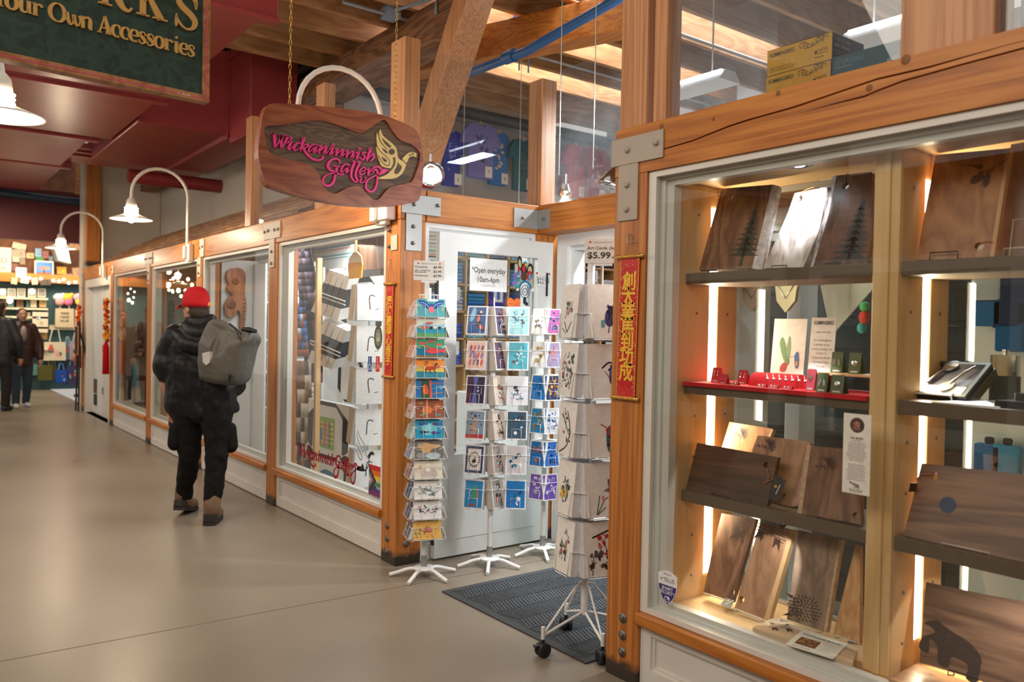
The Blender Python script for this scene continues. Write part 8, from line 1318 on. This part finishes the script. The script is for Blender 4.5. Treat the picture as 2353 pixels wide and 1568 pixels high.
for k, (u, v) in enumerate(((18, 692), (68, 671), (2, 672))): p = FF(*fp(u, v), .35); build(MB().ell(p, .06, .06, .06, n=10, m_=6), 'shelf_lamp', LAMPG, label='small warm lamp over the far shelves, %s' % ('lower one', 'middle one', 'leftmost one')[k], cat='lamp')
area('far_shop_light', (FW + 1.2, -.6, 2.9), (FW + .1, -.7, 1.6), 2.4, .4, 40, (1, .80, .52)); area('far_shop_light', (FW + 1.6, .5, 2.9), (FW, .5, 1.4), 1, .4, 16, (1, .85, .65))
# pictures and posters above
fbit('wall_poster', -20, 570, 26, 626, (214, 206, 192), 'big cream poster with grey words above the far beam at the left edge', 'poster', None, .02); mb = MB(); a = fp(4, 605); text(mb, Fr(FF(a[0], a[1], .022), (0, 1, 0), (0, 0, 1)), 'ED', 0, 0, .16, 0, C(90, 86, 84)); text(mb, Fr(FF(a[0], a[1], .022), (0, 1, 0), (0, 0, 1)), 'ce', 0, -.13, .14, 0, C(90, 86, 84)); build(mb, 'poster_lettering', PRINT, bpy.data.objects['wall_poster.001'])
fbit('framed_picture', 77, 602, 121, 638, (70, 130, 200), 'white framed picture of a pink tree on blue above the far beam', 'picture', None, .05, (232, 224, 210), 0, .1); q = bpy.data.objects['framed_picture.005']; mb = MB(); a = fp(99, 620); fr = Fr(FF(a[0], a[1], .1535), (0, 1, 0), (0, 0, 1)); mb.flat(fr, [(-.13, -.11), (.13, -.11), (.13, -.065), (-.13, -.065)], 0, C(150, 80, 50)); mb.flat(fr, [(-.012, -.08), (.012, -.08), (.01, 0), (-.01, 0)], .0006, C(60, 40, 40))
for i in range(9): mb.flat(fr, circ(-.09 + .022 * i, .02 + .02 * math.sin(i * 2), .03, .022, 8), .001 + .0003 * i, C(214, 110 + 5 * i, 110))
build(mb, 'tree_picture', PRINT, q)
PO = [(28, 560, 60, 572, (190, 180, 160)), (26, 574, 58, 592, (150, 140, 124)), (28, 592, 44, 602, (180, 170, 156)), (45, 592, 58, 608, (130, 110, 90)), (60, 582, 78, 594, (170, 150, 110)), (80, 572, 95, 590, (120, 160, 190)), (82, 588, 100, 600, (40, 130, 60)), (97, 578, 112, 594, (150, 90, 90)), (112, 590, 122, 602, (110, 140, 150)), (27, 606, 42, 624, (110, 60, 50)), (22, 640, 36, 654, (200, 180, 150)), (43, 640, 62, 652, (214, 206, 190)), (68, 640, 82, 655, (190, 180, 160)), (88, 644, 112, 656, (80, 66, 56)), (130, 614, 152, 630, (230, 180, 70)), (131, 622, 142, 640, (50, 46, 44)), (144, 630, 166, 644, (170, 130, 120)), (166, 616, 190, 640, (196, 160, 120)), (160, 560, 190, 574, (190, 150, 110))]
for k, (u0, v0, u1, v1, c_) in enumerate(PO): fbit('postcard_print', u0, v0, u1, v1, c_, 'small pinned print above the far shopfront, number %d from the upper left' % (k + 1), 'print', 'pinned prints above the far shopfront', .02, None, 3, .28 if v0 > 635 else .01 * (k % 3), None, rg.uniform(-12, 12))
p = FF(*fp(45, 628), .25); build(MB().fbox(Fr(p, (0, 1, 0), (0, 0, 1)), -.09, .09, -.1, .1, -.06, .06), 'lantern', glow('lantern_glass', (1, .92, .72), 2.2), label='glowing square lantern in front of the pinned prints at far left', cat='lantern', bevel=.01)
BLB = glow('blue_fairy_bulb', (.65, .78, 1), 9)
for k, (u, v) in enumerate(((62, 640), (89, 642), (117, 646), (130, 648), (141, 644), (152, 652), (167, 650), (180, 652), (192, 652))): build(MB().ell(FF(*fp(u, v), .33), .028, .028, .028, n=8, m_=6), 'fairy_light', BLB, label='tiny blue white fairy light on the far beam, number %d from the left' % (k + 1), cat='light bulb', group='blue fairy lights on the far beam')
a = fp(125, 575); b = fp(152, 604); build(MB().prism(Fr(FF(a[0], b[1], .1), (0, 1, 0), (0, 0, 1)), [(0, 0), (b[0] - a[0], -.05), (b[0] - a[0] - .06, a[1] - b[1]), (-.08, a[1] - b[1])], 0, .5), 'vent_hood', GALV, label='grey metal hood above the far shopfront', cat='hood')
# soft toys and tote bags
for k, (u, c1_, c2_) in enumerate(((133, (196, 200, 214), (220, 160, 160)), (152, (230, 190, 70), (226, 120, 150)), (178, (220, 170, 190), (230, 200, 80)))):
 p = FF(*fp(u, 684), .12); mb = MB().ell(p, .08, .11, .09, C(*c1_)).ell(p + Vector((.02, .02, -.09)), .07, .09, .09, C(*c2_)).ell(p + Vector((0, .08, .06)), .04, .05, .04, C(*c1_)); build(mb, 'soft_toy', CLOTH, label='pastel soft toy hanging above the tote bags, %s of three' % ('left', 'middle', 'right')[k], cat='soft toy', group='soft toys in the far shop')
def tote(u0, v0, u1, v1, col, label, off, hcol=None, art=6):
 a, b = fp(u0, v1), fp(u1, v0); w, h = (b[0] - a[0]) / 2, b[1] - a[1]; fr = Fr(FF((a[0] + b[0]) / 2, a[1], off), (0, 1, 0), (0, 0, 1)); o = E('tote_bag', fr(0, 0), label, 'bag', 'tote bags in the far shop'); mb = MB().prism(fr, [(-w, 0), (w, 0), (w * .96, h), (-w * .96, h)], 0, .06, C(*col))
 for i in range(art): mb.flat(fr, circ(rg.uniform(-.6, .6) * w, h * rg.uniform(.2, .75), w * rg.uniform(.1, .3), h * rg.uniform(.05, .16), 8), .062 + .0006 * i, C(*rg.choice([(130, 170, 150), (200, 90, 80), (90, 110, 120), (60, 60, 60), (220, 160, 150)])))
 build(mb, 'bag_body', CLOTH, o, bevel=.02, seg=2)
 for s_ in (.03, .05): build(MB().tube([fr(-w * .5, h, s_), fr(-w * .25, h + w * 1.3, s_), fr(w * .25, h + w * 1.3, s_), fr(w * .5, h, s_)], .014, 6), 'handle', plain('strap_%d' % len(bpy.data.materials), [c_ / 255 * .6 for c_ in (hcol or col)], .9), o)
 return fr, w, h
fr, w, h = tote(124, 710, 168, 752, (200, 184, 156), 'cream tote bag with black lettering on the upper hook', .08, art=0); mb = MB()
for i, s_ in enumerate(('THANKS', 'I HAVE', 'NO LIFE')): text(mb, fr, s_, 0, h * (.68 - .2 * i), h * .17, .064, C(50, 46, 44), bold=.02, width=w * .9)
build(mb, 'bag_print', PRINT, bpy.data.objects['tote_bag'])
tote(170, 712, 190, 752, (206, 190, 160), 'plain cream tote bag beside the black lettered one', .06, art=2); tote(97, 786, 148, 828, (206, 196, 172), 'cream tote bag with a green wave print on the lower rail', .16); tote(146, 782, 160, 826, (90, 120, 150), 'narrow blue grey tote bag on the lower rail', .08); tote(156, 784, 190, 826, (150, 140, 150), 'grey tote bag with pink shapes at the right of the lower rail', .12)
tote(84, 838, 118, 874, (84, 84, 44), 'olive green bag near the floor', .12, art=0); tote(112, 838, 128, 872, (74, 70, 46), 'khaki bag near the floor beside the olive one', .10, art=0); tote(124, 850, 150, 878, (30, 74, 170), 'bright blue bag low by the floor', .14, art=3); tote(150, 840, 176, 884, (60, 60, 100), 'navy patterned bag low by the floor', .10)
a = fp(112, 758); b = fp(192, 758); build(MB().box(FW - .04, FW + .06, a[0], b[0], a[1], a[1] + .1), 'bag_rail', SHW, label='cream rail the tote bags hang from', cat='rail')
# ================================================================ PEOPLE
SKIN = plain('skin', (.50, .27, .18), .55, var=.08, sc=20); HAIR = plain('dark_brown_hair', (.035, .018, .010), .6, var=.4, sc=60, bump=.4, bsc=140)
def soft(name, chains, mat, parent, vox=.012, smooth=6, ells=(), disp=0, dsc=.12, label=None):
 mb = MB()
 for ch in chains:
  pts = cr([tuple(p) + (r,) for p, r in ch], 3) if len(ch) > 2 else [tuple(p) + (r,) for p, r in ch]
  mb.tube([p[:3] for p in pts], [max(.004, p[3]) for p in pts], 12)
  for p in (pts[0], pts[-1]): r = max(.004, p[3]); mb.ell(p[:3], r, r, r, n=12, m_=8)
 for e in ells: mb.ell(*e[:4], n=16, m_=10, rot=e[4] if len(e) > 4 else None)
 o = build(mb, name, mat, parent, label=label, shade=True); m_ = o.modifiers.new('r', 'REMESH'); m_.mode = 'VOXEL'; m_.voxel_size = vox; m_.use_smooth_shade = True
 m_ = o.modifiers.new('s', 'SMOOTH'); m_.iterations = smooth; m_.factor = .5
 if disp:
  t = bpy.data.textures.get('folds%.2f' % dsc) or bpy.data.textures.new('folds%.2f' % dsc, 'CLOUDS'); t.noise_scale = dsc; m_ = o.modifiers.new('d', 'DISPLACE'); m_.texture = t; m_.strength = disp; m_.mid_level = .5; m_.texture_coords = 'LOCAL'
 return o
def hand(p, d, side, up, s_=1):      # palm, four bent fingers and a thumb as chains
 d, side, up = Vector(d).normalized(), Vector(side).normalized(), Vector(up).normalized(); p = Vector(p); ch = [[(p, .026 * s_), (p + d * .045 * s_, .034 * s_), (p + d * .085 * s_, .034 * s_)], [(p + d * .02 * s_ + side * .024 * s_, .016), (p + d * .085 * s_ + side * .030 * s_, .013)], [(p + d * .02 * s_ - side * .024 * s_, .016), (p + d * .082 * s_ - side * .030 * s_, .013)]]
 for k, (o_, l) in enumerate(((.032, .068), (.011, .078), (-.011, .074), (-.031, .058))):
  b = p + (d * .09 + side * o_) * s_; ch.append([(b, .0095 * s_), (b + d * l * .5 * s_ - up * .006, .0090 * s_), (b + d * l * .82 * s_ - up * .024 * s_, .0085 * s_), (b + d * l * .88 * s_ - up * .042 * s_, .0075 * s_)])
 b = p + (d * .03 + side * .036) * s_; ch.append([(b, .013 * s_), (b + (d * .03 + side * .028) * s_, .0115 * s_), (b + (d * .062 + side * .034) * s_ - up * .012, .0095 * s_)]); return ch
def head_chains(c, f, r, s_=1):       # c head centre, f facing, r right
 c, f, r = Vector(c), Vector(f), Vector(r); u = Vector((0, 0, 1)); E_ = lambda a, b, k: c + (f * a + r * b + u * k) * s_
 R3 = Matrix((r, f, u)).transposed()
 ells = [(c + u * .03 * s_, .075 * s_, .095 * s_, .092 * s_, R3), (E_(.025, 0, -.03), .060 * s_, .075 * s_, .085 * s_, R3), (E_(.075, 0, -.085), .030 * s_, .024 * s_, .025 * s_, R3), (E_(-.01, .077, -.01), .010 * s_, .020 * s_, .032 * s_, R3), (E_(-.01, -.077, -.01), .010 * s_, .020 * s_, .032 * s_, R3), (E_(.088, .030, -.012), .018 * s_, .014 * s_, .014 * s_, R3), (E_(.088, -.030, -.012), .018 * s_, .014 * s_, .014 * s_, R3), (E_(.092, 0, -.062), .024 * s_, .012 * s_, .010 * s_, R3)]
 nose = [[(E_(.095, 0, .012), .009 * s_), (E_(.115, 0, -.025), .013 * s_), (E_(.105, 0, -.034), .012 * s_)]]; return ells, nose
def face_bits(o, c, f, r, s_=1):
 c, f, r = Vector(c), Vector(f), Vector(r); u = Vector((0, 0, 1)); E_ = lambda a, b, k: c + (f * a + r * b + u * k) * s_; ew = plain('eye_white', (.75, .73, .70), .3); ei = plain('eye_iris', (.03, .02, .015), .2)
 for k in (-1, 1): e = build(MB().ell(E_(.090, .031 * k, .008), .012 * s_, .012 * s_, .009 * s_, n=10, m_=6), 'eye', ew, o); build(MB().ell(E_(.099, .031 * k, .008), .005 * s_, .005 * s_, .006 * s_, n=8, m_=6), 'iris', ei, e); build(MB().tube([E_(.094, .014 * k, .027), E_(.097, .032 * k, .031), E_(.088, .048 * k, .026)], .0035 * s_, 6), 'eyebrow', HAIR, o)
 build(MB().tube(cr([E_(.088, -.024, -.062), E_(.103, 0, -.060), E_(.088, .024, -.062)], 3), .005 * s_, 6), 'mouth', plain('lips', (.40, .14, .11), .5), o)
def figure(foot, H, f, label, jacket, trousers, shoes, hair, cap=None, stride=.0, armb=(.1, .1), bulk=1.0, puffer=False, front=None, vox=.016):
 f = Vector(f).normalized(); r = f.cross(Vector((0, 0, 1))); u = Vector((0, 0, 1)); B = Vector(foot); k = H / 1.75; W = lambda a, b, z: B + (f * a + r * b) * k + u * z * k
 o = E('person', B, label, 'person'); hc = W(.02, 0, 1.62); el, no = head_chains(hc, f, r, k)
 le, re = W(.02, -.27, 1.10), W(.02, .27, 1.10); lw, rw = W(armb[0], -.27, .86), W(armb[1], .27, .86)
 ch = no + [[(W(0, 0, .95), .11 * k), (W(0, 0, 1.2), .11 * k), (W(0, 0, 1.38), .10 * k), (W(0, 0, 1.46), .055 * k), (W(.01, 0, 1.56), .05 * k)]]
 for s_, el_, wr in ((-1, le, lw), (1, re, rw)): ch.append([(W(0, s_ * .17, 1.40), .055 * k), (el_, .042 * k), (wr, .028 * k)]); ch += hand(wr, (wr - el_), f, r * s_, k)
 for s_ in (-1, 1): ch.append([(W(0, s_ * .09, .92), .10 * k), (W(s_ * stride * .4 + .03, s_ * .10, .50), .06 * k), (W(s_ * stride, s_ * .10, .08), .042 * k)])
 soft('body', ch, SKIN, o, vox * .55, 4, el); face_bits(o, hc, f, r, k); J = bulk
 jc = [[(W(0, -.06, .80), .13 * k * J), (W(0, -.07, 1.1), .135 * k * J), (W(0, -.07, 1.36), .11 * k * J), (W(0, 0, 1.46), .085 * k)], [(W(0, .06, .80), .13 * k * J), (W(0, .07, 1.1), .135 * k * J), (W(0, .07, 1.36), .11 * k * J), (W(0, 0, 1.45), .085 * k)]]
 for s_, el_, wr in ((-1, le, lw), (1, re, rw)): jc.append([(W(0, s_ * .15, 1.40), .088 * k * J), (el_, .075 * k * J), (wr + u * .01, .05 * k * J)])
 soft('jacket', jc, jacket, o, vox, 4, disp=.02 * k, dsc=.09 if puffer else .14)
 if front: build(MB().ell(W(.125 * J, 0, 1.30), .05 * k, .05 * k, .14 * k), 'scarf', front, o)
 tc_ = [[(W(0, s_ * .07, .92), .125 * k), (W(s_ * stride * .4 + .03, s_ * .10, .50), .082 * k), (W(s_ * stride, s_ * .10, .10), .066 * k)] for s_ in (-1, 1)]; soft('trousers', tc_, trousers, o, vox, 4, disp=.015 * k, dsc=.1)
 for s_ in (-1, 1): soft('shoe', [[(W(s_ * stride - .05, s_ * .10, .045), .045 * k), (W(s_ * stride + .08, s_ * .11, .04), .042 * k), (W(s_ * stride + .16, s_ * .12, .03), .03 * k)]], shoes, o, vox * .7, 2)
 R3 = Matrix((r, f, u)).transposed(); soft('hair', [], hair, o, vox * .6, 2, [(hc + (u * .045 - f * .018) * k, .084 * k, .100 * k, .088 * k, R3), (hc + (-f * .05 - u * .03) * k, .072 * k, .06 * k, .09 * k, R3)]); return o, W, hc, k
NAVYJ = plain('dark_navy_nylon', (.014, .015, .020), .5, bump=.3, bsc=9); MARJ = plain('maroon_puffer', (.045, .016, .018), .5, bump=.4, bsc=14); JEANS = plain('blue_jeans', (.035, .060, .10), .85, var=.2); BLKT = plain('black_cotton', (.012, .011, .011), .8, bump=.3, bsc=14); WSHOE = plain('white_trainers', (.75, .75, .74), .5)
p = at(48, 936, z=0); figure((p.x, p.y, 0), 1.66, (.93, .1, 0), 'person in a maroon puffer jacket and blue jeans walking toward the camera', MARJ, JEANS, WSHOE, HAIR, stride=.10, puffer=True, bulk=1.08, front=plain('pale_scarf', (.45, .36, .33), .9))
p = at(0, 944, z=0); figure((p.x, p.y - .02, 0), 1.76, (-.8, .5, 0), 'person in a dark navy jacket with a straw bag cut by the left edge', NAVYJ, BLKT, plain('navy_shoes', (.02, .03, .06), .6), HAIR, bulk=1.1)
q = dep(8, 812, 13.1); soft('straw_bag', [[(q, .11), (q + Vector((0, .05, -.05)), .10)]], plain('straw', (.40, .27, .13), .9, var=.4, sc=40, bump=.6, bsc=60), None, .02, 3); tag(bpy.data.objects['straw_bag'], 'straw bag held by the person at the left edge', 'bag')
p = at(190, 912, z=0); figure((p.x, p.y + .05, 0), 1.72, (-.4, -.9, 0), 'person in grey trousers mostly hidden behind the far door post', plain('dark_coat', (.05, .04, .04), .8), plain('grey_trousers', (.14, .16, .18), .85), plain('brown_shoe', (.10, .045, .025), .5), HAIR)
# --- the man with the grey roll-top pack
DM = 6.08; D_ = lambda u, v, o_=0: dep(u, v, DM + o_)
man = E('person', (-6.2, -.58, 0), 'person in a red cap and black jacket walking away with a grey pack', 'person')
hf = Vector((-.93, -.36, 0)).normalized(); hr = hf.cross(Vector((0, 0, 1))); hc = D_(449, 709, 0); el, no = head_chains(hc, hf, hr, 1.03)
ls, rs = D_(397, 778, .02), D_(512, 778, -.02); le_, re_ = D_(378, 858, .0), D_(545, 872, .10); lw_, rw_ = D_(394, 930, .06), D_(520, 830, .30)
ft = {'l': (D_(433, 945, .03), D_(434, 1055, .06), D_(422, 1140, .16)), 'r': (D_(498, 945, -.03), D_(497, 1060, -.06), D_(488, 1150, -.10))}
ch = no + [[(D_(463, 940), .09), (D_(460, 860), .095), (D_(455, 790), .09), (D_(456, 745), .058), (D_(452, 722), .058)], [(ls, .06), (le_, .045), (lw_, .03)], [(rs, .06), (re_, .045), (rw_, .03)]] + [[(a, .10), (b, .062), (c_, .045)] for a, b, c_ in ft.values()]
ch += hand(lw_ + Vector((0, 0, -.01)), (D_(398, 968, .02) - lw_), RIGHT, -FWD, .95) + hand(rw_, (0, 0, 1), RIGHT, FWD)
soft('body', ch, SKIN, man, .008, 4, el); face_bits(man, hc, hf, hr, 1.03)
build(MB().fbox(Fr(D_(396, 962, .045), (.5, .8, -.35), (.2, -.1, 1)), -.03, .03, -.07, .07, -.005, .005), 'phone', BLACK, None, label='black phone held low in the left hand of the person in a red cap', cat='phone')
BJ = plain('black_shell_jacket', (.008, .008, .010), .5, var=.2, sc=3, bump=.4, bsc=7, spec=.3)
jc = [[(D_(417, 930), .125), (D_(425, 850), .135), (D_(428, 785), .12), (D_(448, 748), .085)], [(D_(506, 930), .125), (D_(496, 850), .135), (D_(486, 785), .115), (D_(464, 748), .085)], [(D_(463, 930, .02), .15), (D_(460, 840, .0), .15), (D_(457, 785, -.01), .125)], [(D_(408, 774), .10), (D_(384, 820), .092), (D_(383, 856), .088), (D_(402, 872, .14), .07), (D_(400, 915, .1), .05)], [(D_(505, 774), .10), (D_(530, 830, .04), .09), (D_(540, 890, .08), .085), (D_(520, 850, .25), .06)], [(D_(402, 938), .06), (D_(460, 945, -.06), .07), (D_(535, 935), .06), (D_(470, 938, .14), .08)]]
soft('jacket', jc, BJ, man, .012, 5, disp=.035, dsc=.11)
soft('jacket_hood', [[(D_(405, 768, -.05), .045), (D_(430, 790, -.13), .06), (D_(468, 796, -.15), .06), (D_(496, 768, -.08), .05)], [(D_(428, 752, -.05), .05), (D_(460, 770, -.12), .07), (D_(488, 750, -.05), .05)], [(D_(436, 738, 0), .045), (D_(458, 742, -.07), .045), (D_(484, 736, 0), .045)]], BJ, man, .010, 4, disp=.02, dsc=.08)
PT = plain('black_cargo_trousers', (.006, .0055, .0055), .8, spec=.2, var=.2, bump=.5, bsc=9); tc_ = [[(a, .118), ((a + b) / 2, .098), (b, .080), ((b + c_) / 2, .070), (c_ - Vector((0, 0, .005)), .062)] for a, b, c_ in ft.values()]; soft('trousers', tc_, PT, man, .011, 4, disp=.03, dsc=.09)
for pts in (((404, 985), (402, 1020)), ((528, 985), (530, 1025))): soft('cargo_pocket', [[(D_(*pts[0]), .05), (D_(*pts[1]), .055)]], PT, man, .011, 4)
BT = plain('brown_boot_leather', (.17, .10, .055), .65, var=.25, sc=20); SL = plain('boot_sole', (.02, .018, .017), .7)
for (c_, tw, hgt) in ((ft['l'][2], .20, .045), (ft['r'][2], -.02, 0)):
 g = Vector((c_.x, c_.y, 0)); f = Vector((-.85, .52 + tw, 0)).normalized(); s_ = f.cross(Vector((0, 0, 1))); z = lambda h, a: Vector((0, 0, h + (hgt * max(0, (.10 - a) / .2) if hgt else 0)))
 b = soft('boot', [[(g + z(.18, -.0), .062), (g - f * .01 + z(.09, -.02), .06), (g + f * .06 + z(.06, .06), .058), (g + f * .16 + z(.045, .16), .046)]], BT, man, .009, 4); mb = MB()
 P = [(-.09, .03), (-.085, .045), (.0, .05), (.12, .052), (.19, .035), (.205, 0), (.19, -.035), (.12, -.052), (0, -.05), (-.085, -.045), (-.09, -.03)]; tl = math.atan2(hgt, .2); fd = (f * math.cos(tl) - Vector((0, 0, math.sin(tl)))); o0 = g + Vector((0, 0, hgt * .6 + .002)); mb.prism(Fr(o0, fd, -s_), P, 0, .034); build(mb, 'boot_sole', SL, b, bevel=.006); build(MB().prism(Fr(o0 + Vector((0, 0, .032)), fd, -s_), [(-.095, -.03), (-.095, .03), (-.07, .047), (-.03, .05), (-.03, -.05), (-.07, -.047)], 0, .045), 'heel_guard', SL, b, bevel=.012, seg=2)
R3 = Matrix((hr, hf, Vector((0, 0, 1)))).transposed(); u_ = Vector((0, 0, 1))
soft('hair', [], HAIR, man, .008, 3, [(hc - hf * .045 - u_ * .028, .078, .065, .075, R3), (hc - hf * .02 + u_ * .03, .083, .098, .085, R3)])
CAPR = plain('red_cap_cloth', srgb(196, 12, 26), .8, bump=.1, bsc=80); mb = MB(); prof = [(1.0, -.012), (1.01, .02), (.97, .06), (.85, .10), (.6, .128), (.3, .140), (0, .143)]
cp = build(mb.lathe([(r * .105, h) for r, h in prof], hc + u_ * .022 - hf * .004, 28, (hf * -.04 + u_).normalized(), xdir=hf, sc=(1.06, .88)), 'cap', CAPR, man); cp.modifiers.new('t', 'SOLIDIFY').thickness = .004
mb = MB(); bo = hc + u_ * .018 + hf * .085; n_ = 12; vs = []
for i in range(n_ + 1): a = -1.25 + 2.5 * i / n_; vs += [bo + hf * (.02 * math.cos(a) - .012) + hr * (.082 * math.sin(a)) + u_ * .002, bo + hf * (.095 * math.cos(a)) + hr * (.088 * math.sin(a)) - u_ * (.018 + .02 * math.sin(a) ** 2)]
mb.raw(vs, [(2 * i, 2 * i + 1, 2 * i + 3, 2 * i + 2) for i in range(n_)], None, True); br = build(mb, 'brim', CAPR, cp); br.modifiers.new('t', 'SOLIDIFY').thickness = .005
cf = Fr(hc - hf * .108 + hr * .028 + u_ * .032, (hr + hf * -.28), u_); mb = MB().fbox(cf, -.032, .032, -.014, .014, .002, .005, C(240, 190, 120)); text(mb, cf, 'CANADA', 0, .001, .012, .0055, C(196, 40, 30), width=.052); text(mb, cf, 'CANADA', 0, -.012, .012, .0055, C(196, 40, 30), width=.052); build(mb, 'cap_patch', PRINT, cp)
g_ = hc + hf * .10 - hr * .034 + u_ * .006; build(MB().tube([g_ + hr * .026 * math.cos(a) + u_ * .02 * math.sin(a) for a in [2 * PI * k / 14 for k in range(14)]], .002, 5, True).tube([g_ - hr * .026, g_ - hr * .046 - hf * .10], .002, 5), 'glasses', SILV, man)
# --- roll-top pack
PK = plain('grey_pack_fabric', (.098, .095, .082), .55, var=.10, sc=3, bump=.25, bsc=8); pk = E('backpack', D_(520, 885, -.22), 'grey roll top waterproof pack carried on the back of the person in a red cap', 'backpack')
PO_ = [(468, 868), (466, 820), (472, 768), (482, 738), (497, 734), (520, 740), (545, 757), (566, 752), (581, 760), (587, 778), (578, 800), (570, 830), (560, 872), (548, 886), (510, 884), (484, 878)]
pf = Fr(D_(520, 815, -.21), (RIGHT * .96 - FWD * .28), UP); PP = [pf.inv(onplane(u, v, pf.o, pf.w)) for u, v in PO_]; PP = cr(PP, 3, True); c0 = (sum(p[0] for p in PP) / len(PP), sum(p[1] for p in PP) / len(PP)); mb = MB(); rings = []
for zz, sc_ in ((-.13, .72), (-.125, .86), (-.10, .95), (-.04, 1.0), (.03, 1.0), (.07, .95), (.10, .84), (.115, .66), (.12, .35)): rings.append([pf(c0[0] + (p[0] - c0[0]) * sc_, c0[1] + (p[1] - c0[1]) * (sc_ if p[1] < .1 else (sc_ + 1) / 2), zz * (1 if p[1] < .1 else max(.25, 1 - (p[1] - .1) * 5.5))) for p in PP])
n_ = len(PP)
for i in range(len(rings) - 1): mb.raw(rings[i] + rings[i + 1], [(k, (k + 1) % n_, n_ + (k + 1) % n_, n_ + k) for k in range(n_)], None, True)
mb.face(rings[0][::-1], None, True); mb.face(rings[-1], None, True); b = build(mb, 'pack_body', PK, pk, shade=True); m_ = b.modifiers.new('r', 'REMESH'); m_.mode = 'VOXEL'; m_.voxel_size = .008; m_.use_smooth_shade = True; m_ = b.modifiers.new('s', 'SMOOTH'); m_.iterations = 6; t = bpy.data.textures['folds0.14'] if 'folds0.14' in bpy.data.textures else bpy.data.textures.new('folds0.14', 'CLOUDS'); m_ = b.modifiers.new('d', 'DISPLACE'); m_.texture = t; m_.strength = .02; m_.texture_coords = 'LOCAL'
pq = lambda u, v: pf.inv(onplane(u, v, pf.o + pf.w * .11, pf.w)); build(MB().prism(pf, [pq(u, v) for u, v in ((470, 812), (485, 808), (489, 822), (486, 834), (479, 840), (471, 832))], .095, .136), 'reflector_patch', plain('pale_reflector', (.55, .54, .53), .4), pk, bevel=.004)
build(MB().prism(pf, [pq(u, v) for u, v in ((529, 861), (536, 863), (534, 880), (527, 877))], .10, .128), 'black_badge', BLACK, pk, bevel=.002); build(MB().tube([pf(*pq(u, v), .075) for u, v in ((520, 744), (535, 756), (546, 768))], .008, 6).tube([pf(*pq(u, v), .118) for u, v in ((546, 762), (550, 776), (556, 784), (553, 772), (547, 763))], .004, 6), 'buckle_strap', BLACK, pk); build(MB().tube([pf(*pq(u, v), .045) for u, v in ((545, 757), (560, 758), (576, 762))], [.016, .020, .014], 8), 'roll_closure', BLACK, pk)
